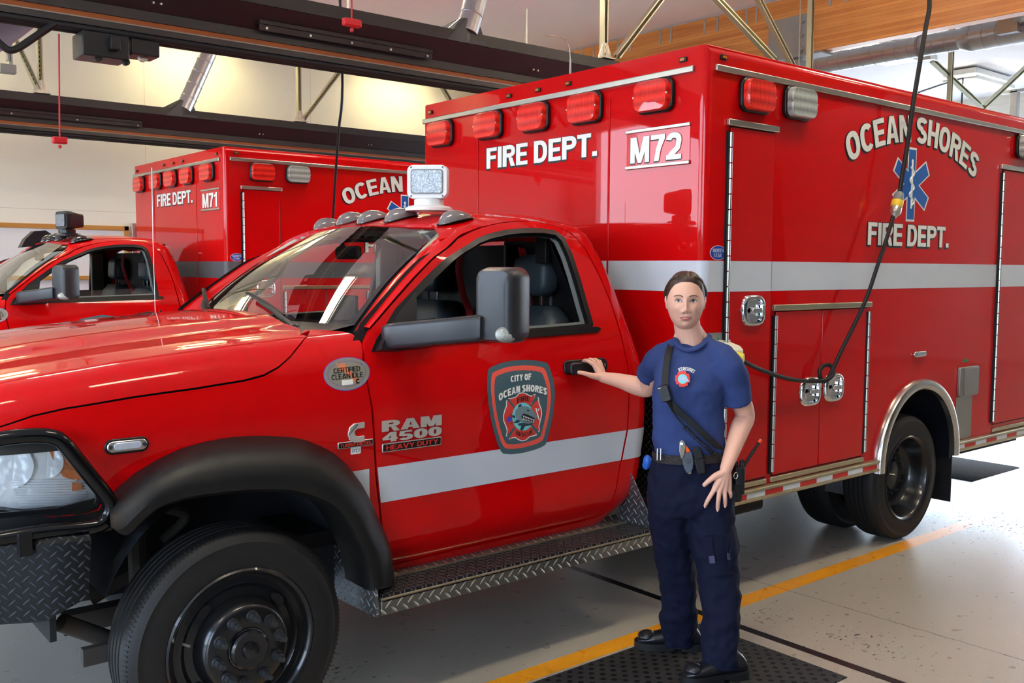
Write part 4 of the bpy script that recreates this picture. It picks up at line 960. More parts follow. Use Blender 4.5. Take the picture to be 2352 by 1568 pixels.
    for a0, a1, b0, b1 in ((-.012, .022, -.03, 1.03), (.978, 1.012, -.03, 1.03), (0, 1, .955, 1.03), (0, 1, -.05, .055)):
        mb.grid(25, 9, lambda u, v: W(a0+(a1-a0)*u, b0+(b1-b0)*v)+V((.004, 0, -.006)))
    obj('black_border', mb, M_bezel, gl)
    # A pillar strip between windshield and door line
    mb = MB(); k0 = 9; pil = DOORP[1:8]; pil = [tuple(p) for p in cr(pil, 4)]
    def pil_pt(i, w):
        t = i/(len(pil)-1); a = W(-.012, -.03+1.05*t); b_ = CM(*pil[i]); b_ = b_ + V((-.004, 0, .004)); p = a.lerp(b_, w); bul = sin(pi*min(1, w*1.0))*.020; return p+V((-.35, -.7, .55))*bul
    mb.grid(len(pil), 9, lambda u, v: pil_pt(int(round(u*(len(pil)-1))), v))
    ribs = [pil_pt(i, 1) for i in range(len(pil))]; mb.grid(len(pil), 2, lambda u, v: ribs[int(round(u*(len(pil)-1)))] + V((.02, .05, -.02))*v)
    both('windshield_pillar', mb, M_red, ang=40)
    # roof and C pillar
    DP = inset(DOORP, -.0045)
    if area2(DOORP) < 0: DP = inset(DOORP, -.0045)
    tl = [(u, v+.004) for u, v in DOORP[6:14]]; rest = [(u+.005, v) for u, v in DOORP[14:26]]
    out = [(2.492, 2.71), (2.497, 2.45), (2.518, 2.25), (2.552, 2.10), (2.50, 1.985), (2.46, 1.92)] + tl + rest + [(3.15, .497), (2.03, .492), (2.03, .445), (3.325, .445)] + [(xrear(z)-.001, z) for z in [.48, .52, .56, .62, .7, .8, .9, 1.0, 1.1, 1.2, 1.3, 1.4, 1.5, 1.6, 1.7, 1.8, 1.86, 1.9]] + [(3.383, 1.97), (3.384, 2.1), (3.387, 2.35), (3.39, 2.71)]
    mb = patch(MB(), out, CM, step=.03, thick=.02)
    SGN = 1
    both('cab_shell', mb, M_red, ang=50)
    # rear wall of cab
    zs = [.50, .62, .8, 1.0, 1.2, 1.4, 1.6, 1.8, 1.9]; 
    mb = MB().grid(len(zs), 2, lambda u, v: (lambda p: (p.x-.004, p.y if v == 0 else 2*YC-p.y, p.z))(CM(xrear(zs[int(round(u*8))])-.002, zs[int(round(u*8))])))
    O('rear_wall', mb, mat('matt_black_panel', (22, 20, 22), .6))
    # under skin behind panel gaps
    mb = patch(MB(), inset(DOORP, -.03), lambda x, s: CM(x, s)+V((0, .032, 0)), holes=[inset(WINP, .012)], step=.06, thick=0, rim=False); both('door_jamb', mb, M_dkgap)
    # door
    mb = patch(MB(), inset(DOORP, .0035), CM, holes=[WINP], step=.028, thick=.03); both('door', mb, M_red, ang=50)
    mb = patch(MB(), inset(WINP, -.012), lambda x, s: CM(x, s)-V((0, .004, 0)), holes=[inset(WINP, .018)], step=.03, thick=.03); wf = both('window_frame', mb, M_bezel, ang=50)
    mb = patch(MB(), inset(WINP, .016), lambda x, s: CM(x, s)+V((0, .022, 0)), holes=[inset(WINP, .027)], step=.03, thick=.02); obj('inner_seal', mb, mat('grey_window_seal', (120, 124, 124), .5), wf)
    slot = [(2.06, 1.378), (3.21, 1.398), (3.23, 1.415), (3.21, 1.424), (2.06, 1.402)]
    mb = patch(MB(), [p for p in slot], lambda x, s: CM(x, s)-V((0, .008, 0)), step=.04, thick=.012); O('belt_seal', mb, M_bezel)
    # mirror sail
    sail = pth([(862, 800), (915, 712), (952, 668), (954, 775)], CM, 2.02, 1.4)
    mb = patch(MB(), sail, lambda x, s: CM(x, s)-V((0, .012, 0)), step=.04, thick=.03); both('mirror_sail', mb, M_blkpl)
    # door inner cards + window opening seen from inside
    card = [(2.05, .6), (3.3, .6), (3.36, 1.0), (3.28, 1.395), (2.02, 1.38)]
    mb = patch(MB(), card, lambda x, s: CM(x, s)+V((0, .07, 0)), step=.08, thick=.0, rim=False); both('door_card', mb, M_cabin)
    if num == '71':
        wl = [(2.42, 1.40), (3.17, 1.40), (3.14, 1.50), (2.42, 1.47)]
        O('window_glass', patch(MB(), wl, lambda x, s: CM(x, s)+V((0, .03, 0)), step=.05, thick=0, rim=False), M_wind)
    # ---------- fender + hood
    fl_edge = [(u, v) for u, v in FLO]
    # fender outline: along hood cut, down the door line, along flare, front edge
    hc = [(u, v-.004) for u, v in HOODP]
    fen = [(.42, 1.19), (.52, 1.215)] + [p for p in hc if p[0] > .56] + [(1.75, 1.54), (1.80, 1.61), (1.86, 1.585), (1.905, 1.53), (1.935, 1.46)]
    dl = [(1.945, 1.395), (1.935, 1.35)] + [(u-.006, v) for u, v in pth(list(reversed(door_front)), CM, 1.95, 1.3)]
    fen += [p for p in dl if p[1] > .56] + [(2.0, .53)] + [(u+.0, v+.0) for u, v in reversed(fl_edge) if v > .45] + [(.93, .90), (.86, .90), (.60, .90), (.42, .92)]
    mb = patch(MB(), fen, FM, holes=[HLP], step=.035, thick=.02); both('fender', mb, M_red, ang=50)
    mb = patch(MB(), inset(fen, -.0) , lambda x, s: FM(x, s)+V((.0, .02, -.02)), step=.1, thick=0, rim=False); 
    hp = [(u, v+.004) for u, v in HOODP if v < 1.53]
    hood = [(.40, 1.205), (.52, 1.225)] + [p for p in hp if p[0] > .56] + [(1.748, 1.54), (1.79, 1.62), (1.83, 1.78), (1.845, 2.0), (1.85, 2.42), (.30, 2.42), (.30, 1.75), (.33, 1.45)]
    mb = patch(MB(), hood, FM, step=.035, thick=.02); both('hood', mb, M_red, ang=50)
    mb = patch(MB(), [(.40, 1.12), (1.75, 1.16), (1.92, 1.40), (1.83, 2.42), (.36, 2.42), (.40, 1.5)], lambda x, s: FM(x, s)+V((.0, .018, -.020)), step=.08, thick=0, rim=False); both('inner_fender', mb, M_dkgap)
    # cowl between hood and glass
    mb = MB().grid(25, 6, lambda u, v: (lambda a, b_: a.lerp(b_, v))(V((1.76+.06*(1-(2*u-1)**2), YC-.86+1.72*u, 1.425)), W(u, .04)+V((.0, 0, -.006)))); O('cowl', mb, M_blkpl)
    # wipers
    def wiper(y0, y1, nm='wiper'):
        p0 = W((y0-(YC-.835))/1.67, -.02)+V((-.04, 0, -.005)); t1 = (y1-(YC-.80))/1.6; p1 = W(t1, .13)+V((-.02, 0, .018)); pm = p0.lerp(p1, .45)+V((-.015, 0, .02))
        w_ = O(nm, MB().tube([p0, pm, p1], [.017, .010, .006], 8).ell(tuple(p0), (.03, .035, .022), 12, 8), M_blkpl)
        d = (p1-p0).normalized(); a = p0.lerp(p1, .35)+V((.012, 0, .012)); b_ = p1+d*.18+V((.0, 0, .0)); obj('wiper_blade', MB().tube([a, (a+b_)/2+V((-.004, 0, .01)), b_], .007, 6, flat=(1, 1.8)), M_blk, w_)
    wiper(3.72, 4.22); wiper(4.62, 5.0)
    for y in (3.9, 4.72):
        p = FM(1.55, 2.05); O('washer_nozzle', MB().ell((1.62, y, FM(1.6, 1.9+max(0, .35-abs(y-YC))).z+.012), (.03, .018, .012), 10, 6), M_blk)
    # ---------- flare
    fo = [CM(*p)+V((0, -.004, 0)) for p in FLO]; fi = [PY(*p, 3.065) for p in flare_i]
    rs = []
    for a, b_ in zip(fo, fi):
        row = []
        for k in range(9):
            t = k/8; p = a.lerp(b_, t); c = sin(pi*t); out_ = V((0, -1, 0))*.028*c; rad = (a-V((1.40, a.y, .42))).normalized(); row.append(p+out_*1.0+rad*.020*c)
        e = row[-1]; inn = (V((1.38, e.y, .45))-e).normalized()
        row += [e+V((0, .005, 0))+inn*.03, e+V((0, .03, 0))+inn*.045, e+V((0, .20, 0))+inn*.04]
        rs.append(row)
    rs = [cr([r_[k] for r_ in rs], 3) for k in range(len(rs[0]))]; n0 = len(rs[0])
    mb = MB().grid(len(rs), n0, lambda u, v: rs[int(round(u*(len(rs)-1)))][int(round(v*(n0-1)))]); both('wheel_flare', mb, M_flare, ang=40)
    # front wheel well
    mb = MB(); mb.grid(21, 2, lambda u, v: (1.40+.49*cos(pi*(u*.92-.03)), 3.20+v*.52, .46+.49*sin(pi*(u*.92-.03)))); mb.box(.95, 1.96, 3.71, 3.73, .46, .98)
    both('wheel_housing', mb, mat('dusty_liner', (40, 44, 52), .7, var=.2))
    mb = MB(); mb.tube([(1.0, 3.60, .50), (1.25, 3.58, .62), (1.55, 3.60, .60)], .03, 8).tube([(1.15, 3.5, .42), (1.15, 3.52, .82)], .04, 10).tube(cr([(1.05, 3.42, .78), (1.15, 3.38, .85), (1.28, 3.40, .80), (1.2, 3.42, .72)], 5), .018, 8).box(.9, 1.8, 3.55, 3.62, .40, .47)
    mb.cyl((.84, 3.36, .52), (1.02, 3.40, .40), .030, n=12).box(.90, 1.02, 3.33, 3.36, .36, .42); both('suspension', mb, mat('dusty_steel', (74, 70, 66), .7, .3, var=.2))
    # ---------- clearance lamps
    for i, (y, x) in enumerate(((3.62, 2.63), (4.03, 2.60), (YC, 2.585), (4.50, 2.60), (4.90, 2.68))):
        zf = CM(x-.075, 2.71-abs(y-YC)).z if abs(y-YC) < .6 else CM(x-.075, 2.055).z; zr = CM(x+.11, 2.71-abs(y-YC)).z if abs(y-YC) < .6 else CM(x+.11, 2.055).z
        base = lambda u: zf+(zr-zf)*u+.006*sin(pi*u)
        mb = MB(); mb.grid(15, 11, lambda u, v: (x-.082+.192*u, y+(.044*(sin(pi*u)**.55)+.003)*cos(pi*v), base(u)+.004+.050*((sin(pi*u**.62))**.8)*sin(pi*v)**.8))
        cl = O('clearance_lamp', mb, M_lamp if num == '72' else mat('smoked_lens', (30, 28, 32), .15, coat=1))
        mb = MB(); mb.grid(13, 3, lambda u, v: (x-.088+.204*u, y+(.050*(sin(pi*u)**.5)+.004)*(2*v-1), base(u)+(.008 if v == .5 else .001))); obj('base_gasket', mb, M_bezel, cl)
    # ---------- mirrors
    def mirror_(side):
        f = (lambda x, y, z: (x, y, z)) if side > 0 else (lambda x, y, z: (x, 2*YC-y, z))
        mb = MB(); sec = lambda x, y0, y1, z0, z1: [f(*p) for p in ((x, y0, z0), (x, y0-.01, (z0+z1)/2), (x, y0, z1), (x, y1, z1), (x, y1+.005, (z0+z1)/2), (x, y1, z0))]
        # arm runs outward (-y) and slightly back
        A0, A1 = V((2.06, 3.24, 1.428)), V((2.235, 2.87, 1.474)) if side > 0 else V((2.30, 3.17, 1.47))
        dr = (A1-A0).normalized(); sd = V((dr.y, -dr.x, 0)); rs = []
        for t, hh, ww in ((-.08, .042, .03), (0, .050, .055), (.12, .051, .058), (.6, .050, .055), (.95, .050, .052), (1.0, .044, .045)):
            c = A0.lerp(A1, t); rr = [(a*ww, b_*hh) for a, b_ in rrect(-1, 1, -1, 1, .35, 4)]; rs.append([f(*(c+sd*a+V((0, 0, b_)))) for a, b_ in rr])
        ar = O('mirror', MB().rings(rs), mat('graphite_mirror_shell', (44, 44, 48), .34, spec=.5, bump=.06, bscale=600), ang=40)
        # base foot on the door
        ft = pth([(860, 800), (862, 790), (880, 758), (900, 738), (985, 728), (985, 790), (900, 802)], CM, 2.02, 1.38)
        m2 = patch(MB(), ft, lambda x, s: CM(x, s)-V((0, .05, 0)), step=.05, thick=.07); 
        if side < 0: m2 = mirror(m2, YC)
        obj('mirror_foot', m2, M_blkpl, ar, bev=0)
        c = V((2.305, 2.85, 1.558)) if side > 0 else V((2.37, 3.13, 1.52)); back = V((-.93, -.37, 0)).normalized(); sdv = V((-back.y, back.x, 0))   # shell faces forward, glass faces rear
        rs = []
        for d, sc in ((.085, .55), (.080, .80), (.060, .95), (.02, 1.0), (-.04, 1.0), (-.05, .97)):
            rr = rrect(-.088*sc, .088*sc, -.142*(sc if sc > .9 else sc*1.12), .142*(sc if sc > .9 else sc*1.12), .042*sc, 6); rs.append([f(*(c+back*d+sdv*a+V((0, 0, b_-.0)))) for a, b_ in rr])
        obj('mirror_shell', MB().rings(rs), MATS['graphite_mirror_shell'], ar, ang=50)
        rr = rrect(-.078, .078, -.125, .125, .03, 5); obj('mirror_glass', MB().rings([[f(*(c+back*d+sdv*a+V((0, 0, b_)))) for a, b_ in rr] for d in (-.048, -.054)]), M_chrome, ar)
        lm = MB().ell((0, 0, 0), (.052, .026, .032), 16, 10); M2 = Matrix.Translation(f(*(c+back*.062+sdv*(-.05 if sdv.dot(V((1, 0, 0))) < 0 else .05)+V((0, 0, -.106)))))
        lm.v = [tuple(M2 @ V(p)) for p in lm.v]; obj('turn_lamp', lm, M_lensc, ar)
    mirror_(1); mirror_(-1)
    # ---------- door handle
    hs = lambda d: (lambda u, v, e=0: tuple(CM(u, v)-V((0, d+e, 0))))
    x0, x1 = hit(1293, 845, CM, 2.95, 1.24)[0], hit(1392, 838, CM, 3.2, 1.24)[0]
    mb = MB().prism(rrect(x0, x1, 1.213, 1.280, .028, 5), hs(0), 0, .012); hb = O('door_handle', mb, M_blkpl, bev=.004)
    mb = MB().prism(rrect(x0+.006, x1-.055, 1.216, 1.272, .018, 5), hs(0), .034, .050); obj('grip', mb, M_blkpl, hb, bev=.007)
    obj('grip_post', MB().prism(rrect(x0+.008, x0+.04, 1.222, 1.266, .01, 3), hs(0), .008, .04).prism(rrect(x1-.10, x1-.07, 1.222, 1.266, .01, 3), hs(0), .008, .04), M_blkpl, hb)
    obj('key_lock', MB().cyl(hs(.01)(x1-.028, 1.246), hs(.016)(x1-.028, 1.246), .011, n=14), M_chrome, hb)
    # ---------- side stripe, badges
    sp_ = pth([(813, 1086), (862, 1077)], FM, 1.85, .91); sb_ = pth([(836, 1126), (868, 1159)], FM, 1.9, .8)
    fs = [(1.827, .912), (1.945, .914), (1.953, .768), (1.945, .768), (1.915, .80), (1.87, .86)]
    O('reflective_stripe', patch(MB(), fs, FM, step=.03, thick=.0, rim=False, lift=.0015), M_ref)
    def edgex(v, side):   # door edges at height v
        xs = []
        for (a, b_), (c, d) in zip(DOORP, DOORP[1:]+DOORP[:1]):
            if (b_ > v) != (d > v): xs.append(a+(c-a)*(v-b_)/(d-b_))
        return max(xs) if side else min(xs)
    ds = [(edgex(.914, 0)+.006, .914), (edgex(.914, 1)-.006, .918), (edgex(.772, 1)-.006, .772), (edgex(.768, 0)+.006, .768)]
    O('reflective_stripe', patch(MB(), ds, CM, step=.04, thick=.0, rim=False, lift=.0015), M_ref)
    cs = [(ds[1][0]+.012, .918), (xrear(.918)-.02, .918), (xrear(.772)-.02, .772), (ds[2][0]+.012, .772)]
    O('reflective_stripe', patch(MB(), cs, CM, step=.02, thick=.0, rim=False, lift=.0015), M_ref)
    chr3 = mat('badge_chrome', (232, 230, 226), .32, .75)
    def ct(mb, s, c0, w, h, bold, ext=.006, base=.004, mf=CM, spacing=1, wrp=None):
        cx, cz = c0; return text_fit(mb, s, lambda u, v, d: tuple(mf(u, v)-V((0, base+ext/2+d, 0))), w, h, bold, dx=cx, dy=cz, ext=ext, spacing=spacing, warp=wrp)
    c1 = hit(945, 973, CM, 2.2, 1.08); c2 = hit(945, 996, CM, 2.2, 1.03); c3 = hit(946, 1020, CM, 2.2, 1.0)
    w1 = hit(1013, 960, CM, 2.3, 1.08)[0]-hit(877, 978, CM, 2, 1.08)[0]
    obj('model_lettering', ct(MB(), 'RAM', (c1[0], c1[1]+.004), w1, .043, .03), chr3, T); obj('model_lettering', ct(MB(), '4500', c2, w1, .038, .02), chr3, T)
    mb = MB().prism(rrect(c3[0]-w1/2, c3[0]+w1/2, c3[1]-.018, c3[1]+.018, .004, 2), hs(0), 0, .005); nb = O('name_bar', mb, chr3, bev=.002)
    obj('bar_field', MB().prism(rrect(c3[0]-w1/2+.004, c3[0]+w1/2-.004, c3[1]-.014, c3[1]+.014, .003, 2), hs(0), .005, .0055), M_bezel, nb)
    obj('bar_text', ct(MB(), 'HEAVY DUTY', c3, w1*.88, .019, -.05, .001, .006), mat('badge_red', (210, 50, 40), .4), nb)
    e1 = hit(818, 993, FM, 1.85, 1.05); e2 = hit(816, 1019, FM, 1.85, 1.0); e3 = hit(817, 1033, FM, 1.85, .98)
    CC = [(.035, .036), (.035, .012), (.004, .012), (-.008, .004), (-.008, -.010), (.002, -.018), (.035, -.018), (.035, -.042), (-.010, -.042), (-.032, -.028), (-.038, -.005), (-.032, .020), (-.012, .034)]
    fh = lambda d: (lambda u, v, e=0: tuple(FM(u, v)-V((0, d+e, 0))))
    eb = O('engine_badge', MB().prism([(e1[0]+a, e1[1]+.003+b_) for a, b_ in CC], fh(0), 0, .006), chr3, bev=.002)
    vs_, fs_, bb_ = text2d('Cummins', 1, .01); sm = MB().add([tuple(FM(e1[0]-.014+((x-bb_[1]/2)*.72-y*.69)*.014, e1[1]+.012+((x-bb_[1]/2)*.69+y*.72)*.014)-V((0, .0075, 0))) for x, y, z in vs_], fs_); sm.recalc = False; obj('script', sm, M_letsh, eb)
    wb = .155; nb = O('name_bar', MB().prism(rrect(e2[0]-wb/2, e2[0]+wb/2, e2[1]-.013, e2[1]+.013, .003, 2), fh(0), 0, .005), chr3, bev=.002)
    obj('bar_field', MB().prism(rrect(e2[0]-wb/2+.003, e2[0]+wb/2-.003, e2[1]-.010, e2[1]+.010, .003, 2), fh(0), .005, .0055), M_bezel, nb)
    obj('bar_text', ct(MB(), 'TURBO DIESEL', e2, wb*.9, .013, -.03, .001, .006, FM), mat('badge_red', (210, 50, 40), .4), nb)
    ns = O('number_sticker', MB().prism(rrect(e3[0]-.022, e3[0]+.022, e3[1]-.016, e3[1]+.012, .004, 2), fh(0), 0, .001), M_let); obj('sticker_text', ct(MB(), '013', (e3[0], e3[1]-.002), .034, .014, -.08, .0004, .0015, FM), M_gsteel, ns)
    # idle sticker
    e = hit(797, 857, FM, 1.8, 1.24); ovl = lambda a_, b_: [(e[0]+a_*cos(t), e[1]+b_*sin(t)) for t in [2*pi*k/40 for k in range(40)]]
    M_hol = mat('holographic_grey', (176, 168, 150), .3, .4, var=.12, vscale=9); M_prp = mat('sticker_violet', (110, 100, 200), .4)
    st_ = O('oval_sticker', MB().prism(ovl(.100, .060), fh(0), 0, .001), M_prp)
    obj('sticker_field', MB().prism(ovl(.0975, .0575), fh(0), .001, .0014), M_hol, st_); obj('sticker_ring', MB().prism(ovl(.082, .045), fh(0), .0014, .0016), M_prp, st_); obj('sticker_center', MB().prism(ovl(.0805, .0435), fh(0), .0016, .0018), M_hol, st_)
    obj('sticker_map', MB().prism([(e[0]-.045, e[1]+.040), (e[0]-.005, e[1]+.038), (e[0]+.002, e[1]+.022), (e[0]+.035, e[1]-.01), (e[0]+.05, e[1]-.03), (e[0]+.03, e[1]-.036), (e[0]+.012, e[1]-.01), (e[0]-.03, e[1]+.014)], fh(0), .0018, .0019), mat('sticker_orange', (226, 130, 92), .4), st_)
    mb = MB(); ct(mb, 'CERTIFIED', (e[0], e[1]+.013), .115, .018, -.07, .0004, .002, FM); ct(mb, 'CLEAN IDLE', (e[0], e[1]-.009), .137, .018, -.07, .0004, .002, FM); obj('sticker_text', mb, M_letsh, st_)
    obj('sticker_tab', MB().prism([(e[0]-.026, e[1]-.040), (e[0]+.022, e[1]-.040), (e[0]+.022, e[1]-.022), (e[0]-.026, e[1]-.022)], fh(0), .002, .0022), M_let, st_)
    obj('sticker_emblem', MB().prism([(e[0]+.042+a*.22, e[1]-.030+b_*.22) for a, b_ in CC], fh(0), .002, .0023), M_letsh, st_)
    # fender marker light
    e = hit(290, 1022, FM, 1.0, 1.12)
    fl = O('fender_light', MB().prism(rrect(e[0]-.071, e[0]+.071, e[1]-.026, e[1]+.026, .025, 6), fh(0), 0, .010), M_bezel, bev=.003)
    obj('chrome_rim', MB().prism(rrect(e[0]-.064, e[0]+.064, e[1]-.019, e[1]+.019, .018, 6), fh(0), .010, .016), M_chrome, fl, bev=.004); obj('lens', MB().prism(rrect(e[0]-.044, e[0]+.044, e[1]-.011, e[1]+.013, .010, 4), fh(0), .016, .020), mat('led_lens', (190, 198, 214), .2, .1, coat=1, var=.15, vscale=60), fl, bev=.002)
    for sx in (-1, 1): obj('screw', MB().cyl(fh(.014)(e[0]+sx*.054, e[1]), fh(.018)(e[0]+sx*.054, e[1]), .007, n=10), M_nut, fl)
    return T, box, gl
def wheel(T, x, y, side, front, nm='wheel'):
    """side: -1 outer face towards -y. lathe axis points outward"""
    R = .395; w = .235; M = frame((x, y, R), (0, side, 0), (1, 0, 0))     # local z outwards, 0 at outer sidewall plane
    w_ = obj(nm, MB(), M_tyre, T) if False else None
    tp = [(.262, -.012), (.268, .0), (.285, .004), (.33, .0), (.352, -.003), (.358, -.001), (.362, -.004), (.378, -.012), (.388, -.024), (.3925, -.036), (.3945, -.05)]
    for g in (.075, .105, .135, .165): tp += [(.395, -g+.004), (.385, -g), (.385, -g-.006), (.395, -g-.010)]
    tp += [(.3935, -.19), (.385, -.212), (.37, -.226), (.33, -.235), (.28, -.232), (.262, -.222), (.255, -.12)]
    ty = lobj('tyre' if front else 'tyre', MB().lathe(tp, M, 96, closed=True), M_tyre, T, Matrix(M), ang=25) if False else obj('wheel', MB().lathe(tp, M, 96, closed=True), M_tyre, T, ang=28)
    mb = MB()
    for k in range(150):
        a = 2*pi*k/150; c, s_ = cos(a), sin(a)
        p = [M @ V((r_*cos(a+o_), r_*sin(a+o_), h)) for r_, o_, h in ((.3885, -.006, -.020), (.3885, .006, -.020), (.397, .006, -.038), (.397, -.006, -.038), (.38, -.006, -.022), (.38, .006, -.022))]
        mb.add(p, [(0, 1, 2, 3), (4, 5, 1, 0)])
    obj('shoulder_ribs', mb, M_tyre, ty, flat=True)
    if front:
        rp = [(.262, -.010), (.268, .002), (.262, .008), (.252, .004), (.243, -.010), (.236, -.022), (.222, -.020), (.212, -.016), (.196, -.030), (.170, -.022), (.158, .012), (.150, .034), (.140, .042), (.075, .046), (.070, .044), (.070, .030)]
        h0, hr = .046, .113
    else:
        rp = [(.262, -.010), (.268, .002), (.262, .008), (.252, .002), (.243, -.012), (.238, -.045), (.228, -.070), (.222, -.10), (.205, -.128), (.17, -.142), (.10, -.145), (.07, -.145)]
        h0, hr = -.145, .113
    ri = obj('rim', MB().lathe(rp, M, 72, cap=False), M_rim, ty, ang=40)
    nn = 10 if front else 10
    for k in range(nn):
        a = 2*pi*(k+.3)/nn; c = (hr*cos(a), hr*sin(a))
        pt = lambda d: M @ V((c[0], c[1], d))
        mb = MB().cyl(pt(h0-.002), pt(h0+.006), .021, .019, n=16).cyl(pt(h0+.006), pt(h0+.030), .0165, .0155, n=6).cyl(pt(h0+.03), pt(h0+.052), .0095, .009, n=10); obj('lug_nut', mb, M_nut, ri)
    hb = [(.068, h0-.004), (.068, h0+.012), (.060, h0+.018), (.030, h0+.016), (.026, h0+.028), (.012, h0+.034), (.001, h0+.034)] if front else [(.09, h0-.01), (.09, h0+.05), (.06, h0+.06), (.001, h0+.06)]
    obj('hub', MB().lathe(hb, M, 36, cap=False), M_rim, ri)
    for k in range(8 if front else 5):   # hand holes
        n_ = 8 if front else 5; a = 2*pi*(k+.5)/n_ + .35; rr = .19; hh = -.0165 if front else -.134
        pts = [M @ V((rr*cos(a)+(.016 if front else .026)*cos(t)*cos(a)-.028*sin(t)*sin(a)*1.0, rr*sin(a)+(.016 if front else .026)*cos(t)*sin(a)+.028*sin(t)*cos(a), hh)) for t in [2*pi*j/18 for j in range(18)]]
        o2 = [p+(M.to_3x3() @ V((0, 0, -.02))) for p in pts]; 
        if k % 2 == 0 or not front: obj('hand_hole', MB().rings([[p+(M.to_3x3() @ V((0, 0, .002))) for p in pts], o2]), M_dkgap, ri)
    obj('valve_stem', MB().cyl(M @ V((-.205, .05, -.01)), M @ V((-.195, .05, .02)), .005, n=8), M_zinc, ri)
    return ty
def front_end(T):
    O = lambda n, mb, m, par=None, **k: obj(n, mb, m, par or T, **k)
    both = lambda name, mb, m, par=None, **k: pair(T, name, mb, m, par, **k)
    # nose: headlight panel follows the fender surface, recessed
    hl = [(-60, 1018), (0, 1016), (60, 1010), (110, 1012), (138, 1024), (165, 1058), (200, 1105), (226, 1138), (230, 1152), (222, 1166), (190, 1174), (120, 1180), (60, 1177), (0, 1170), (-60, 1166)]
    HP = pth(hl, FM, .7, 1.05); HP = HP + [(.450, HP[-1][1]+.004), (.450, HP[0][1]-.012)]
    M_hin = mat('headlight_reflector', (250, 252, 255), .22, .1, bump=.6, bscale=30, bdet=1, spec=1)
    R_ = lambda d: (lambda x, s: FM(x, s)+V((.0, d, 0)))
    hh = both('headlight', patch(MB(), inset(HP, -.008), R_(.004), holes=[inset(HP, -.001)], step=.03, thick=.05), M_bezel)
    both('reflector', patch(MB(), HP, R_(.038), step=.03, thick=0, rim=False), M_hin, hh)
    am = pth([(128, 1022), (160, 1056), (196, 1102), (184, 1108), (150, 1098), (128, 1060), (112, 1024)], FM, .8, 1.1)
    both('amber_reflector', patch(MB(), am, R_(.030), step=.02, thick=.01), mat('amber_reflector', (236, 120, 12), .2, .3, coat=1, bump=.6, bscale=40), hh)
    am = pth([(170, 1112), (192, 1112), (194, 1128), (170, 1130)], FM, .85, 1.0)
    both('side_reflector', patch(MB(), am, R_(.022), step=.02, thick=.01), MATS['amber_reflector'], hh)
    for k in range(11):
        z = 1106+6*k; ln = pth([(30+k*2, z), (205-max(0, k-7)*8, z-3), (205-max(0, k-7)*8, z-1), (30+k*2, z+2)], FM, .75, 1.0)
        both('fluted_bar', patch(MB(), ln, R_(.030), step=.03, thick=.012), M_hin, hh)
    for cx, cy, r_ in ((10, 1075, .07), (96, 1066, .05)):
        u, v = hit(cx, cy, FM, .7, 1.1); p = FM(u, v)
        both('bulb_bowl', MB().lathe([(.015, -.03), (r_*.7, -.02), (r_, .0), (r_*1.05, .004)], frame(p+V((.025, .036, 0)), (-.6, -.8, 0)), 24), M_hin, hh)
    both('cover_glass', patch(MB(), HP, R_(.006), step=.03, thick=0, rim=False), M_clear, hh)
    # fender fills ahead of the wheel / below the lamp
    low = [(.40, .93), (.62, .93), (.86, .93), (.935, .90), (.945, .865), (.90, .84), (.40, .84)]
    both('valance', patch(MB(), low, FM, step=.05, thick=.02), M_flare)
    lo = pth([(-60, 1172), (0, 1178), (120, 1187), (192, 1180), (227, 1171), (238, 1152), (262, 1168), (256, 1216), (0, 1250), (-60, 1256)], FM, .7, .95)
    both('lamp_apron', patch(MB(), lo, FM, step=.04, thick=.012, lift=.006), M_flare)
    both('nose_panel', MB().grid(9, 4, lambda u, v: (lambda p: p.lerp(V((.335, 3.66, p.z)), v))(FM(.425, .93+.27*u)+V((.004, .004, 0)))), M_flare)
    both('nose_skin', MB().grid(3, 4, lambda u, v: (lambda p: p.lerp(V((.335, 3.66, 1.205)), v))(FM(.425, 1.19+.02*u))), M_red)
    # grille face
    mb = MB().box(.30, .36, YC-.62, YC+.62, .86, 1.2); O('grille', mb, M_chrome, bev=.03)
    O('grille_bar', MB().box(.27, .31, YC-.03, YC+.03, .86, 1.2).box(.27, .31, YC-.6, YC+.6, 1.02, 1.05), M_chrome, bev=.01)
    # brush guard tube
    gp = [(-60, 1022), (0, 1008), (60, 1001), (108, 1001), (140, 1012), (170, 1046), (205, 1090), (240, 1133), (253, 1158), (252, 1180), (232, 1204), (190, 1212), (100, 1220), (0, 1236), (-60, 1246)]
    pts = [PY(a, b_, 3.165+.0*i) for i, (a, b_) in enumerate(gp)]
    pts = [V((p.x, 3.155+.22*max(0, (.92-p.x)/.6)**1.6, p.z)) for p in pts]
    # keep the tube where it is seen while it wraps the corner
    pts = [PY(gp[i][0], gp[i][1], pts[i].y) for i in range(len(gp))]
    bg = both('brush_guard', MB().tube(cr(pts, 5), .024, 14), mat('gloss_black_tube', (8, 8, 9), .1, spec=.45))
    both('guard_panel', MB().prism([(.42, .905), (.905, .925), (.915, .955), (.80, .938), (.42, .93)], lambda u, v, d: (u, 3.20+.22*max(0, (.92-u)/.6)**1.6+d, v), 0, .012), M_flare, bg)
    # bumper of black tread plate with swept corner
    yb = lambda x: 3.115+.30*max(0, (.86-x)/.55)**1.15
    xs = [.25, .35, .45, .55, .65, .75, .845, .875]
    zt = lambda x: .868; zb = lambda x: .60+.0*x
    rs = []
    for x in xs:
        y = yb(x); zl = .605 if x < .84 else .66; rs.append([(x, y+.28, .872), (x, y+.012, .862), (x, y, .845), (x-.012 if x > .8 else x, y, zl), (x, y+.02, zl-.01), (x, y+.28, zl-.01)])
    mb = MB().rings([[r_[k] for r_ in rs] for k in range(6)][:6], cap=False) if False else MB().rings(rs)
    bp = both('bumper', mb, M_dp, ang=20)
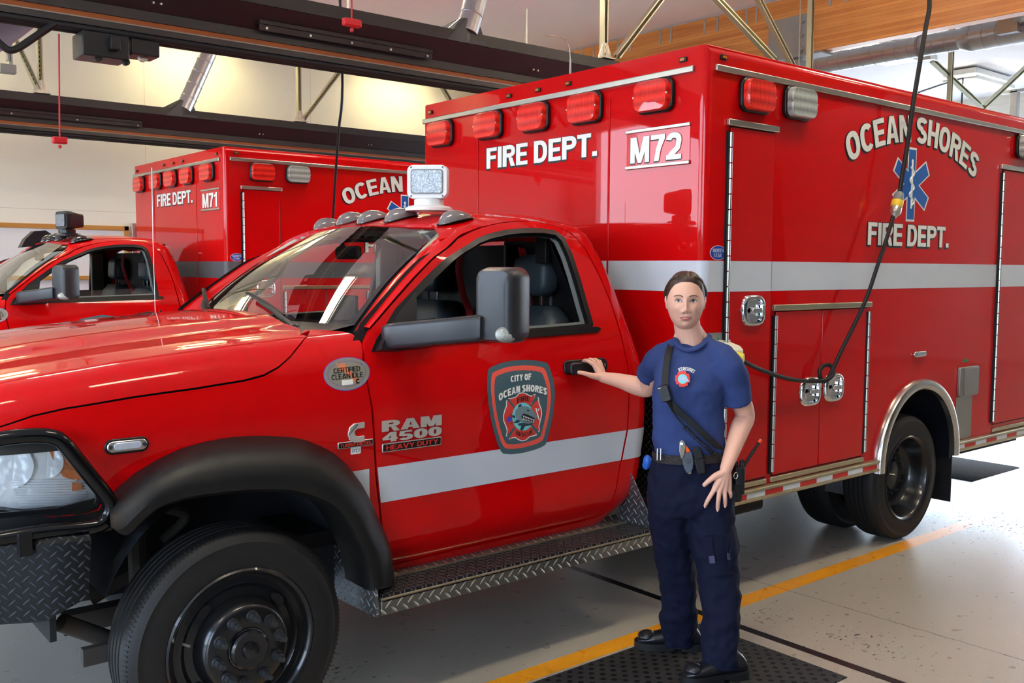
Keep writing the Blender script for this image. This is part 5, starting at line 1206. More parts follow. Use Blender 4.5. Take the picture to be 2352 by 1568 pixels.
    both('bumper_top', MB().grid(8, 2, lambda u, v: (lambda x: (x, yb(x)+.01+v*.27, .874+v*.004))(xs[int(round(u*7))])), M_dpt, bp)
    O('bumper_face', MB().box(.16, .26, YC-.85, YC+.85, .60, .87), M_dpx, bp)
    for px_ in (55, 640):
        pass
    p = PY(54, 1250, 3.19); both('bumper_post', MB().box(p.x-.018, p.x+.018, p.y-.03, p.y+.01, p.z-.03, p.z+.04), M_bezel, bp)
    both('splash_shield', MB().box(.78, .80, 3.25, 3.5, .50, .62), M_under)
def step_bar(T):
    O = lambda n, mb, m, par=None, **k: obj(n, mb, m, par or T, **k)
    both = lambda name, mb, m, par=None, **k: pair(T, name, mb, m, par, **k)
    x0, x1 = 1.893, 3.43
    s_ = both('running_board', MB().box(x0, x1, 3.06, 3.072, .386, .446).box(x0, x1, 3.06, 3.30, .436, .446), M_sp, bev=.003)
    both('step_tread', MB().box(x0+.02, x1-.01, 3.078, 3.245, .446, .456), M_tread, s_)
    both('step_edge', MB().tube([(x0, 3.064, .447), (x1, 3.064, .447)], .005, 8), M_rubrail, s_)
    both('step_riser', MB().prism([(3.25, .448), (3.33, .478), (3.33, .470), (3.25, .440)], lambda u, v, d: (x0+d, u, v), .06, x1-x0), M_sp, s_)
    both('inner_edge', MB().box(x0+.05, x1-.02, 3.243, 3.250, .447, .462), M_rubrail, s_)
    w = [(3.06, .386), (3.36, .386), (3.36, .70), (3.24, .705), (3.17, .67), (3.11, .60), (3.07, .51)]
    both('splash_guard', MB().prism(w, lambda u, v, d: (1.870+d-.03*(u-3.06), u, v), 0, .012), M_spt, s_)
    both('rear_gusset', MB().prism([(3.075, .45), (3.30, .45), (3.33, .62), (3.29, .72), (3.255, .72)], lambda u, v, d: (3.425+d+(3.3-u)*.02, u, v), 0, .008), M_spt, s_)
def interior(T, num):
    O = lambda n, mb, m, par=None, **k: obj(n, mb, m, par or T, **k)
    yf = 2*YC
    O('cab_floor', MB().box(1.7, 3.45, 3.36, yf-3.36, .60, .66), M_cabin)
    O('dashboard', MB().rings([[(x, y, z) for x, z in ((1.88, 1.10), (1.90, 1.385), (2.05, 1.40), (2.24, 1.375), (2.34, 1.30), (2.30, 1.05))] for y in (3.36, 3.6, YC, yf-3.6, yf-3.36)]), M_dash, bev=.02)
    mb = MB().ell((2.28, 3.80, 1.36), (.12, .2, .045), 20, 10); O('instrument_hood', mb, M_cabin)
    O('firewall', MB().box(1.86, 1.92, 3.32, yf-3.32, .6, 1.40), M_cabin)
    # headliner
    O('headliner', MB().grid(9, 9, lambda u, v: (2.58+.82*u, 3.53+(yf-7.06)*v, 1.868+.035*sin(pi*v)+.012*sin(pi*u))), M_headl)
    O('bulkhead', MB().box(3.35, 3.365, 3.53, 3.75, 1.0, 1.82).box(3.35, 3.365, 4.12, yf-3.53, 1.0, 1.82).box(3.40, 3.41, 3.70, 4.2, 1.0, 1.9).box(3.46, 3.48, 3.4, yf-3.4, .6, 1.2), M_cabin)
    for y in (3.74, 4.118): O('pass_through_edge', MB().box(3.342, 3.35, y, y+.012, 1.2, 1.82), mat('grey_trim_edge', (110, 110, 116), .5))
    def seat(y, nm, sx=0):
        def blk(c, h, r_, lean=0, n=7):   # rounded cushion
            rs = []
            for k in range(n):
                t = -1+2*k/(n-1); f = (1-abs(t)**3.2)**.5*.28+.72 if abs(t) < 1 else .62
                rr = rrect(-h[0]*f, h[0]*f, -h[1]*f, h[1]*f, min(h[0], h[1])*f*r_, 5); rs.append([(c[0]+a+lean*t*h[2], c[1]+b_, c[2]+t*h[2]) for a, b_ in rr])
            return rs
        s_ = O(nm, MB().rings(blk((2.78+sx, y, .99), (.27, .26, .09), .5)), M_leather, ang=60)
        obj('backrest', MB().rings(blk((3.12+sx, y, 1.235), (.085, .25, .27), .8, .16, 9)), M_leather, s_, ang=60)
        obj('headrest', MB().rings(blk((3.17+sx, y, 1.66), (.065, .135, .105), .8, .05, 9)), M_leather, s_, ang=60)
        for d in (-.045, .045): obj('headrest_post', MB().cyl((3.17+sx, y+d, 1.48), (3.17+sx, y+d, 1.59), .007, n=10), M_chrome, s_)
        return s_
    seat(3.79, 'seat', .11); seat(4.73, 'seat', .12)
    O('console', MB().box(2.4, 3.1, 4.12, 4.42, .66, 1.12), M_cabin, bev=.03)
    # belts
    def belt(pts, m, nm='seat_belt', w=.024): return O(nm, MB().tube(pts, w, 8, flat=(.12, 1), up=(1, .3, 0)), m)
    belt(cr([(3.24, 4.36, 1.80), (3.235, 4.40, 1.70), (3.28, 4.42, 1.55), (3.33, 4.42, 1.42), (3.30, 4.42, 1.2)], 5), M_belt)
    belt(cr([(3.18, 3.62, 1.84), (3.26, 3.62, 1.72), (3.40, 3.64, 1.5)], 4), M_cabin)
    belt(cr([(3.24, 3.86, 1.80), (3.30, 3.90, 1.70), (3.40, 3.98, 1.5)], 4), M_belt)
    O('belt_guide', MB().box(3.16, 3.19, 3.58, 3.66, 1.72, 1.87), M_cabin, bev=.006)
    # passenger side: pillar trim with grab handle, B pillar
    sp = [(2.03, yf-3.42, 1.42), (2.2, yf-3.47, 1.55), (2.4, yf-3.53, 1.72), (2.6, yf-3.60, 1.85)]
    O('pillar_trim', MB().tube(cr(sp, 5), .045, 10, flat=(1, .6)), M_pillar)
    O('grab_handle', MB().tube(cr([(2.16, yf-3.50, 1.50), (2.24, yf-3.56, 1.52), (2.36, yf-3.60, 1.62), (2.44, yf-3.60, 1.72), (2.44, yf-3.55, 1.76)], 5), .016, 8), M_pillar)
    O('near_pillar_trim', MB().tube(cr([(a, yf-b_+.02, c) for a, b_, c in sp], 5), .04, 10, flat=(1, .6)), M_pillar)
    O('rear_pillar_trim', MB().box(3.14, 3.26, yf-3.46, yf-3.40, 1.1, 1.84), mat('grey_pillar_trim', (138, 138, 130), .7), bev=.01)
    # steering wheel, mirror, visor, tablet mount
    M = frame((2.50, 3.80, 1.30), (.72, 0, .69), (0, 1, 0)); sw = O('steering_wheel', MB().lathe([(.17+.014*cos(a), .014*sin(a)) for a in [2*pi*k/10 for k in range(10)]], M, 36, closed=True), M_cabin)
    mb = MB().tube([M @ V((-.17, 0, 0)), M @ V((.17, 0, 0))], .018, 8).tube([M @ V((0, 0, 0)), M @ V((0, -.17, 0))], .018, 8).ell(tuple(M @ V((0, 0, 0))), .06, 14, 8); obj('spokes', mb, M_cabin, sw)
    O('rear_view_mirror', MB().box(2.43, 2.46, YC-.13, YC+.10, 1.735, 1.80), M_cabin, bev=.02)
    O('mirror_stem', MB().cyl((2.43, YC, 1.79), (2.40, YC, 1.84), .012, n=8), M_cabin)
    O('sun_visor', MB().box(2.50, 2.64, 3.66, 4.08, 1.845, 1.862).box(2.50, 2.64, 4.45, 4.87, 1.845, 1.862), M_headl, bev=.008)
    O('visor_tube', MB().cyl((2.50, 3.68, 1.838), (2.50, 3.98, 1.842), .013, n=12), M_headl)
    tm = O('tablet_mount', MB().cyl((2.35, 4.2, 1.38), (2.40, 4.18, 1.46), .012, n=8).box(2.37, 2.39, 4.06, 4.26, 1.44, 1.56), M_cabin, bev=.003)
    O('hook_mount', MB().tube(cr([(2.3, 3.98, 1.38), (2.3, 3.98, 1.45), (2.32, 3.95, 1.47), (2.34, 3.91, 1.45)], 4), .010, 8), M_cabin)
def spotlight(T, p, fdir, m, dark):
    O = lambda n, mb, mm, par=None, **k: obj(n, mb, mm, par or T, **k)
    x, y, z = p; d = V(fdir).normalized(); M = frame((x, y, z+.137), d, (-d.y, d.x, 0)); zz = (M.to_3x3() @ V((0, 1, 0))).z; sg = 1 if zz > 0 else -1
    s_ = O('spotlight', MB().lathe([(.115, 0), (.115, .012), (.10, .022), (.072, .026), (.072, .052), (.066, .058), (.001, .058)], Matrix.Translation((x, y, z)), 40), m, ang=35)
    rs = []
    for h, sc, scv in ((-.125, .62, .62), (-.12, .70, .72), (-.06, .78, .85), (-.01, .95, .98), (.0, 1, 1), (.045, 1, 1), (.052, .97, .96)):
        rs.append([M @ V((a, b_*1, h)) for a, b_ in rrect(-.098*sc, .098*sc, -.080*scv, .080*scv, .03*sc, 5)])
    obj('lamp_head', MB().rings(rs), m, s_, ang=40)
    mb = MB().rings([[M @ V((a, b_, h)) for a, b_ in rrect(-.078, .078, -.058, .058, .014, 4)] for h in (.050, .057)]); obj('lamp_bezel', mb, M_bezel if dark else mat('grey_bezel', (120, 120, 118), .4), s_)
    mb = MB().rings([[M @ V((a, b_, h)) for a, b_ in rrect(-.073, .073, -.053, .053, .012, 4)] for h in (.056, .060)]); obj('lamp_glass', mb, mat('faceted_lamp_glass', (128, 134, 142), .2, .5, bump=.7, bscale=45, coat=.6), s_)
    for a in (-.085, .085):
        for b_ in (-.068, .068): obj('screw', MB().cyl(M @ V((a*.9, b_, .05)), M @ V((a*.9, b_, .055)), .004, n=8), M_bezel, s_)
    return s_
def emblem(T):
    """city door emblem, traced on the door skin"""
    def q(pts): return pth([(1090+a/6.533, 810+b/6.533) for a, b in pts], CM, 2.7, 1.1)
    lay = [0]
    def dec(nm, pts, m, par, close=True, smooth=0):
        lay[0] += 1
        if smooth: pts = [tuple(p) for p in cr(pts, smooth, True)]
        return obj(nm, patch(MB(), q(pts), CM, step=.03, thick=0, rim=False, lift=.0016+.00022*lay[0]), m, par)
    teal = mat('emblem_grey_teal', (72, 98, 106), .45, var=.05); sal = mat('emblem_salmon', (240, 92, 78), .45); wh = M_let; dk = mat('emblem_dark', (40, 34, 40), .45)
    cyan = mat('emblem_cyan', (120, 214, 222), .45); sg = mat('emblem_shark_grey', (118, 142, 150), .45); sgd = mat('emblem_shark_dark', (52, 66, 74), .45); rd = mat('emblem_red', (226, 66, 58), .45); bl = mat('emblem_blue', (50, 80, 214), .45)
    out = [(208, 240), (260, 205), (400, 150), (560, 118), (720, 108), (880, 112), (1000, 128), (1075, 148), (1110, 190), (1150, 300), (1185, 430), (1202, 580), (1195, 750), (1170, 950), (1130, 1130), (1080, 1330), (1060, 1375), (1000, 1415), (880, 1460), (720, 1500), (540, 1522), (430, 1512), (395, 1480), (345, 1380), (290, 1200), (240, 980), (205, 760), (185, 560), (185, 400), (195, 290)]
    e0 = dec('door_emblem', out, teal, T)
    def ringpts(s, dy=0, cx=690, cy=820): return [(cx+(a-cx)*s, cy+(b-cy)*s+dy) for a, b in out]
    dec('emblem_band', ringpts(.885), sal, e0); dec('emblem_panel', ringpts(.785), teal, e0)
    def sq(u, v):   # bilinear frame of the emblem (skewed by perspective) -> crop px
        return (690+u*1.0, 820+v*1.0)
    cr_ = [(505, 690), (545, 690), (610, 672), (660, 620), (715, 605), (770, 620), (815, 650), (850, 655), (885, 628), (903, 640), (880, 700), (845, 755), (840, 790), (935, 672), (948, 690), (955, 760), (985, 840), (995, 920), (975, 1010), (955, 1090), (962, 1160), (945, 1182), (850, 1080), (845, 1110), (915, 1205), (915, 1225), (880, 1235), (820, 1250), (760, 1300), (705, 1312), (650, 1290), (610, 1262), (560, 1265), (520, 1285), (518, 1268), (600, 1140), (590, 1125), (490, 1245), (478, 1228), (490, 1160), (470, 1090), (440, 1020), (435, 940), (455, 860), (480, 800), (478, 735), (490, 715), (590, 825), (590, 790)]
    dec('cross_outline', [(715+(a-715)*1.05, 955+(b-955)*1.045) for a, b in cr_], wh, e0)
    dec('cross', cr_, rd, e0)
    for a0 in ((500, 700, 600, 830), (940, 680, 830, 800), (945, 1180, 850, 1080), (490, 1245, 595, 1120)):
        x0, y0, x1, y1 = a0; n = V((y1-y0, -(x1-x0))).normalized()*14; dec('cross_gap', [(x0+n.x, y0+n.y), (x1+n.x, y1+n.y), (x1-n.x, y1-n.y), (x0-n.x, y0-n.y)], teal, e0)
    el = lambda cx, cy, rx, ry, sk=0: [(cx+rx*cos(t), cy+ry*sin(t)+sk*cos(t)) for t in [2*pi*k/32 for k in range(32)]]
    dec('center_ring', el(717, 955, 166, 216), mat('emblem_gold', (170, 130, 70), .45), e0); dec('center_disc', el(717, 955, 160, 209), cyan, e0)
    dec('shark_fin', [(640, 830), (652, 780), (690, 762), (700, 800), (720, 830), (660, 860)], sgd, e0)
    dec('shark_body', [(598, 900), (625, 840), (690, 800), (770, 802), (840, 835), (895, 890), (935, 960), (925, 975), (880, 985), (905, 1000), (860, 1055), (790, 1060), (720, 1048), (660, 1010), (620, 985)], sg, e0, smooth=3)
    dec('shark_tail', [(640, 1060), (700, 1045), (800, 1062), (870, 1045), (850, 1080), (800, 1090), (745, 1100), (720, 1150), (700, 1165), (672, 1150), (690, 1090), (650, 1090)], sgd, e0)
    dec('shark_pectoral', [(500, 1052), (580, 1040), (620, 1000), (690, 1020), (640, 1048)], sgd, e0)
    dec('shark_side_fin', [(520, 920), (560, 935), (595, 935), (598, 985), (560, 960)], sgd, e0)
    dec('shark_mouth', [(690, 950), (720, 905), (790, 925), (890, 975), (880, 1010), (850, 1040), (790, 1035), (720, 1015)], dk, e0)
    for k in range(7):
        x = 712+k*24; y = 935+k*9; dec('tooth', [(x, y), (x+22, y+8), (x+10, y+36)], wh, e0); dec('tooth', [(x-6, y+68-k*4), (x+16, y+76-k*4), (x+6, y+34)], wh, e0)
    dec('shark_eye', [(765, 855), (800, 868), (815, 885), (795, 888), (778, 872)], dk, e0); dec('eye_glint', [(785, 872), (806, 878), (800, 886)], wh, e0)
    dec('shark_brow', [(755, 845), (775, 845), (815, 868), (800, 868)], dk, e0)
    for i in range(3):
        a = radians(90+60*i+8); ux, uy = cos(a), sin(a); n = (-uy*10, ux*10); dec('small_star', [(500+ux*40+n[0], 990+uy*48+n[1]), (500-ux*40+n[0], 990-uy*48+n[1]), (500-ux*40-n[0], 990-uy*48-n[1]), (500+ux*40-n[0], 990+uy*48-n[1])], bl, e0)
    dec('ladder', [(890, 828), (908, 822), (955, 1000), (940, 1004)], wh, e0); dec('ladder_hook', [(925, 850), (945, 822), (955, 826), (936, 870)], wh, e0)
    # words: baseline curves in crop pixels
    def words(s, p0, p1, hgt, bow, m, bold=.0):
        polys, W_ = btext(s, .19+bold, .07, .24); lay[0] += 1; L = .0016+.00022*lay[0]; mb = MB(); u, v = 2.7, 1.1
        for pl_ in polys:
            out_ = []
            for x, y in pl_:
                t = x/W_; w = y; X_ = p0[0]+(p1[0]-p0[0])*t; Y_ = p0[1]+(p1[1]-p0[1])*t-bow*4*t*(1-t); hh = hgt[0]+(hgt[1]-hgt[0])*t; dx = (t-.5)*bow*.22*w
                u, v = hit(1090+(X_+dx)/6.533, 810+(Y_-hh*w)/6.533, CM, u, v); p = CM(u, v); out_.append((p.x, p.y-L, p.z))
            mb.add(out_, [tuple(range(len(out_)))])
        mb.recalc = False; obj('emblem_words', mb, m, e0)
    words('CITY OF', (520, 437), (828, 400), (92, 96), 4, wh, .05); words('OCEAN SHORES', (345, 725), (1058, 632), (108, 100), 95, wh, .06)
    words('FIRE', (615, 755), (812, 728), (78, 74), 18, dk); words('RESCUE', (598, 1225), (850, 1195), (58, 58), -40, dk)
# ================================================================= ASSEMBLE
AMB, BOX, WS = build_ambulance('red ambulance with M72 on its front, nearest and largest', '72')
AMB2, BOX2, WS2 = build_ambulance('red ambulance with M71 on its front, parked behind near the far wall', '71')
for T, num in ((AMB, '72'), (AMB2, '71')):
    front_end(T); step_bar(T); interior(T, num)
    wheel(T, 1.36, 3.10, -1, True); wheel(T, 1.36, 2*YC-3.10, 1, True)
    for y, s_ in ((3.055, -1), (3.40, -1), (2*YC-3.055, 1), (2*YC-3.40, 1)): wheel(T, 5.748, y, s_, False)
emblem(AMB)
obj('door_emblem', patch(MB(), [(2.50, 1.02), (2.47, 1.15), (2.50, 1.24), (2.68, 1.272), (2.86, 1.245), (2.89, 1.15), (2.87, 1.02)], CM, step=.05, thick=0, rim=False, lift=.002), MATS['emblem_grey_teal'], AMB2)
obj('emblem_band', patch(MB(), [(2.53, 1.02), (2.50, 1.15), (2.53, 1.225), (2.68, 1.25), (2.83, 1.23), (2.86, 1.15), (2.84, 1.02)], CM, step=.05, thick=0, rim=False, lift=.003), MATS['emblem_salmon'], AMB2)
spotlight(AMB, (2.69, 3.90, 1.968), (-.72, -.69, .0), mat('white_lamp_shell', (224, 224, 226), .3), False)
spotlight(AMB2, (2.57, 3.80, 1.955), (-.98, -.22, 0), mat('black_lamp_shell', (26, 28, 32), .35, coat=.3), True)
obj('roof_deflector', MB().prism([(2.40, 1.86), (2.44, 1.94), (2.52, 2.02), (2.62, 2.03), (2.70, 1.98), (2.72, 1.90)], lambda u, v, d: (u, 4.72+d, v), 0, .14), M_blkpl, AMB2)
# whip aerials
p = PY(373, 729, 5.12)
obj('antenna_base', MB().ell(tuple(p), (.035, .03, .022), 12, 8).cyl(tuple(p), (p.x-.012, p.y, p.z+.04), .012, .005, n=10), M_blk, AMB)
obj('antenna_mast', MB().tube([PY(357, 716, 5.18), PY(352, 560, 5.18), PY(349, 385, 5.18)], .0024, 6), M_zinc, AMB)
p = PY(1310, 162, 5.0); q_ = [PY(1310, 162, 4.9), PY(1310, 135, 4.9), PY(1308, 110, 4.9), PY(1300, 90, 4.9), PY(1283, 83, 4.9), PY(1253, 82, 4.9)]
p = q_[0]; obj('roof_antenna', MB().cyl((p.x, p.y, ZT-.02), tuple(q_[1]), .014, .006, n=10).tube(q_[1:], .003, 6), M_zinc, BOX)
AMB2.matrix_basis = TR(3.6-.108, YC+5.438, 0); WM[AMB2.name] = AMB2.matrix_basis.copy()
# ---------- shore power: cover on the box, plug, cord with coupler, looped over the latch
mb = MB()
mb.rings([[(x, y, z) for y, z in ((YS-.01, 1.335), (YS-.075, 1.318), (YS-.095, 1.300), (YS-.095, 1.262), (YS-.085, 1.262), (YS-.085, 1.292), (YS-.01, 1.31))] for x in (3.80, 3.93)])
mb.box(3.795, 3.935, YS-.012, YS, 1.17, 1.345)
obj('inlet_cover', mb, mat('cream_plastic_cover', (232, 228, 210), .4), AMB, bev=.008)
t = thing('power_cord', 'long black power cord looping from the ceiling past the blue star to the inlet', 'cord', (5.2, 2.95, 1.6))
yc_ = 2.95
pl = [PY(*p, yc_) for p in ((2142, -140), (2135, 0), (2125, 70), (2098, 235), (2085, 330), (2073, 400), (2066, 446))]
pl[0].y = 3.0
obj('upper_cord', MB().tube(cr([V((pl[0].x+.1, 3.1, 4.98))]+pl, 6), .0135, 10), M_blk, t)
a, b_ = PY(2066, 444, yc_), PY(2054, 494, yc_); d = (b_-a).normalized(); L = (b_-a).length; M = frame(a, d)
obj('coupler', MB().lathe([(.012, -.01), (.024, 0), (.030, .02), (.030, L*.36)], M, 24), mat('grey_coupler', (120, 122, 124), .45), t)
obj('coupler_band', MB().lathe([(.033, L*.34), (.034, L*.36), (.034, L*.62), (.033, L*.64)], M, 24), mat('yellow_band', (236, 196, 60), .4), t)
obj('coupler_nut', MB().lathe([(.030, L*.62), (.033, L*.66), (.034, L*.9), (.022, L), (.012, L+.02)], M, 24), M_zinc, t)
lp = [((2053, 492), yc_), ((2036, 550), yc_), ((2015, 612), yc_), ((1992, 680), yc_), ((1965, 740), 2.96), ((1935, 800), 2.97), ((1912, 850), 2.98), ((1903, 868), 2.985), ((1890, 876), 2.995), ((1883, 862), 3.0), ((1884, 848), 3.0), ((1895, 838), 3.0), ((1908, 840), 2.99), ((1914, 852), 2.975), ((1910, 864), 2.975), ((1895, 873), 2.985), ((1865, 875), 3.0), ((1830, 873), 3.0), ((1790, 864), 2.99), ((1750, 850), 2.98), ((1720, 836), 2.965), ((1696, 823), 2.955)]
obj('lower_cord', MB().tube(cr([PY(*p, y) for p, y in lp], 5), .0115, 10), M_blk, t)
a = PY(1700, 825, 2.955)
mb = MB().lathe([(.012, -.02), (.030, -.015), (.034, .0), (.036, .03), (.032, .05), (.03, .10)], frame(a, V((-.45, .88, .12))), 28); obj('yellow_plug', mb, mat('yellow_plug', (226, 214, 70), .4), t)
# ================================================================= THE FIREFIGHTER
EF = V((.6360, .7717)); D0 = 4.026; ER = V((.7717, -.6360, 0)); EF3 = V((.6360, .7717, 0))
def WP(px, py, off=0.0):
    r = ray(px, py); t = (D0+off)/(r.x*EF.x+r.y*EF.y); return CAM+r*t
def remesh(o, vox, it=6, fac=.5):
    m = o.modifiers.new('union', 'REMESH'); m.mode = 'VOXEL'; m.voxel_size = vox; m.use_smooth_shade = True
    s = o.modifiers.new('soften', 'SMOOTH'); s.factor = fac; s.iterations = it
    return o
def limb(mb, pts, n=20, sub=5):      # pts (Vector, radius)
    q = cr([tuple(p)+(r,) for p, r in pts], sub)
    mb.tube([V(a[:3]) for a in q], [a[3] for a in q], n)
    mb.ell(tuple(pts[0][0]), pts[0][1], n, 10); mb.ell(tuple(pts[-1][0]), pts[-1][1], n, 10)
M_skin = mat('fair_skin', (228, 176, 154), .48, spec=.4, var=.05, vscale=14, sss=.12, bump=.03, bscale=300)
M_hair = mat('dark_brown_hair', (58, 38, 28), .42, bump=.5, bscale=60, stretch=(1, 1, .25), spec=.5)
M_shirt = mat('navy_cotton', (50, 66, 116), .85, bump=.25, bscale=14, var=.05, spec=.3)
M_pants = mat('dark_navy_twill', (13, 18, 42), .85, bump=.35, bscale=11, var=.1, spec=.25)
M_boot = mat('black_boot_leather', (26, 28, 32), .32, bump=.25, bscale=30, spec=.6)
M_strap = mat('black_webbing', (24, 25, 28), .6, bump=.2, bscale=300)
P0 = WP(1600, 1500, 0); P0 = V((3.16, 2.63, .014))
W_ = thing('person', 'woman in navy T-shirt and dark trousers standing with one hand on the door handle', 'person', tuple(P0))
body = MB()
# ---- head
HC = WP(1574.5, 690, -.005); yaw = radians(9)
HY = (-EF3*cos(yaw)-ER*sin(yaw)); HX = V((-HY.y, HY.x, 0)); HZ = V((0, 0, 1)); tilt = radians(2)
HM = Matrix((HX, HY, HZ)).transposed().to_4x4(); HM.translation = HC
RX, RY, RZ_ = .0765, .098, .118
FEAT = [(0, .004, .0065, .0080, .016), (0, -.018, .012, .0080, .014), (0, -.036, .016, .0092, .0095), (.0125, -.043, .0085, .0062, .0065), (-.0125, -.043, .0085, .0062, .0065), (0, -.051, -.0045, .011, .004),
        (.031, .003, -.0090, .0135, .0095), (-.031, .003, -.0090, .0135, .0095), (.028, .022, .0040, .020, .007), (-.028, .022, .0040, .020, .007), (.040, -.030, .0060, .016, .018), (-.040, -.030, .0060, .016, .018),
        (0, -.0640, .0060, .018, .0042), (0, -.0745, .0068, .015, .0048), (0, -.0692, -.0050, .024, .0020), (0, -.0840, -.0040, .016, .005), (0, -.102, .0075, .017, .012), (.028, -.068, -.0030, .006, .008), (-.028, -.068, -.0030, .006, .008)]
def feat(x, z):
    return 1.25*sum(a*exp(-((x-cx)/sx)**2-((z-cz)/sz)**2) for cx, cz, a, sx, sz in FEAT)
def jaw(z):
    t = max(0, min(1, (-z-.01)/.109)); return 1-.13*t**1.5
def hpt(u, v, k=1.0, fe=True):     # azimuth 0 = front, elevation
    c_ = max(0, cos(v))**(.72 if v > 0 else .76); x, y, z = RX*c_*sin(u), RY*c_*cos(u), RZ_*sin(v)
    x *= jaw(z); t = max(0, -z/.119)
    if y < 0: y *= 1-.6*t
    else: y *= 1+.03*t; y += (feat(x, z) if fe else 0)*min(1, y/.03)
    return V((x*k, y*k, z*k))
body.grid(120, 90, lambda u, v: HM @ hpt(2*pi*u, -pi/2*.999+pi*.998*v), cu=True)
for s in (-1, 1):
    for e, r in (((s*.0745, -.012, -.012), (.008, .017, .026)), ((s*.080, -.018, .002), (.006, .013, .016))): body.ell(e, r, 14, 10, M=HM)
NB = WP(1578, 800, .02)
limb(body, [(HM @ V((.004, -.030, -.065)), .052), (HM @ V((.010, -.034, -.11)), .055), (WP(1585, 778, .03), .057), (WP(1584, 806, .03), .062)])
# ---- hidden torso / leg core keeps the body one surface
limb(body, [(WP(1581, 822, .02), .06), (WP(1580, 880, .01), .08), (WP(1580, 960, .0), .075), (WP(1582, 1050, .0), .08), (WP(1584, 1120, .0), .08)])
limb(body, [(WP(1530, 828, .08), .032), (WP(1580, 824, .045), .042), (WP(1655, 838, -.02), .032)])
limb(body, [(WP(1545, 1130, .04), .06), (WP(1552, 1300, .09), .045), (WP(1560, 1445, .16), .036)])
limb(body, [(WP(1625, 1130, -.03), .06), (WP(1645, 1320, -.08), .045), (WP(1655, 1495, -.12), .036)])
limb(body, [(WP(1596, 760, .035), .034), (WP(1608, 774, .04), .030), (WP(1622, 788, .045), .028)]); limb(body, [(WP(1570, 762, .03), .034), (WP(1560, 782, .04), .028)])
c = WP(1590, 800, .035); body.ell(tuple(c), (.070, .060, .034), 20, 12)
# ---- arms
SR, ERb, WR = WP(1518, 822, .07), WP(1489, 888, .235), PY(1384, 866, 3.108)
limb(body, [(SR, .040), (WP(1503, 858, .15), .044), (ERb, .044), (ERb.lerp(WR, .25)+V((0, 0, -.006)), .043), (ERb.lerp(WR, .6), .034), (WR, .0245)])
SL, EL, WL = WP(1672, 836, -.06), WP(1711, 952, .03), WP(1667, 1077, -.125)
limb(body, [(SL, .040), (WP(1692, 895, -.02), .045), (EL, .041), (EL.lerp(WL, .25), .042), (EL.lerp(WL, .65), .033), (WL, .0245)])
# ---- right hand closed over the handle
def chain(pts, rs, tip=True):
    limb(body, list(zip(pts, rs)), 12, 4)
K = [PY(1365, 838, 3.140), PY(1371, 838, 3.146), PY(1377, 840, 3.152), PY(1382, 845, 3.158)]
F1 = [((1351, 829, 3.158), (1342, 828, 3.190), (1338, 836, 3.213)), ((1361, 827, 3.163), (1353, 826, 3.193), (1350, 836, 3.215)), ((1370, 827, 3.168), (1363, 827, 3.196), (1361, 836, 3.216)), ((1378, 831, 3.172), (1373, 830, 3.196), (1371, 837, 3.213))]
for k, f in zip(K, F1): chain([k]+[PY(*q) for q in f], [.0105, .0092, .0086, .0078])
for k in K: limb(body, [(WR, .020), (WR.lerp(k, .5), .0165), (k, .0118)], 12, 3)
chain([WR.lerp(PY(1362, 862, 3.122), .3), PY(1362, 863, 3.122), PY(1345, 858, 3.134), PY(1330, 855, 3.150)], [.018, .014, .0105, .0088])
# ---- left hand spread on the hip
hp = lambda px, py, o: WP(px, py, o)
KL = [(1641, 1123), (1652.5, 1127), (1664, 1127), (1674, 1124)]
fo = -.150
for i, (f, rr) in enumerate((([(1641, 1123), (1632, 1138), (1625, 1150), (1620, 1161)], .0092), ([(1652.5, 1127), (1650.5, 1143), (1649, 1157), (1648, 1170)], .0094), ([(1664, 1127), (1665, 1140), (1665.5, 1151), (1665.5, 1161)], .0090), ([(1674, 1124), (1677, 1131), (1678, 1136), (1678, 1141)], .0080))):
    o = [fo, fo-.004, fo+.002, fo+.012]
    o = [x+(.0, .004, .012, .026)[i] for x in o]
    chain([hp(a, b, c) for (a, b), c in zip(f, o)], [rr*1.12, rr*1.02, rr*.96, rr*.82])
    k = hp(f[0][0], f[0][1], o[0]); limb(body, [(WL, .021), (WL.lerp(k, .55), .0175), (k, .012)], 12, 3)
chain([hp(1658, 1088, -.135), hp(1643, 1093, -.148), hp(1628, 1104, -.150), hp(1618, 1113, -.146)], [.018, .0135, .0108, .0090])
bo = obj('body', body, M_skin, W_); remesh(bo, .0025, 2, .5)
# nails
M_nail = mat('fingernail', (232, 188, 176), .25)
for a, b, o in ((1619.5, 1163.5, -.1575), (1648, 1172, -.150), (1665.5, 1163, -.136)): obj('fingernail', MB().ell(tuple(hp(a, b, o)), (.0045, .0035, .006), 10, 6), M_nail, W_)
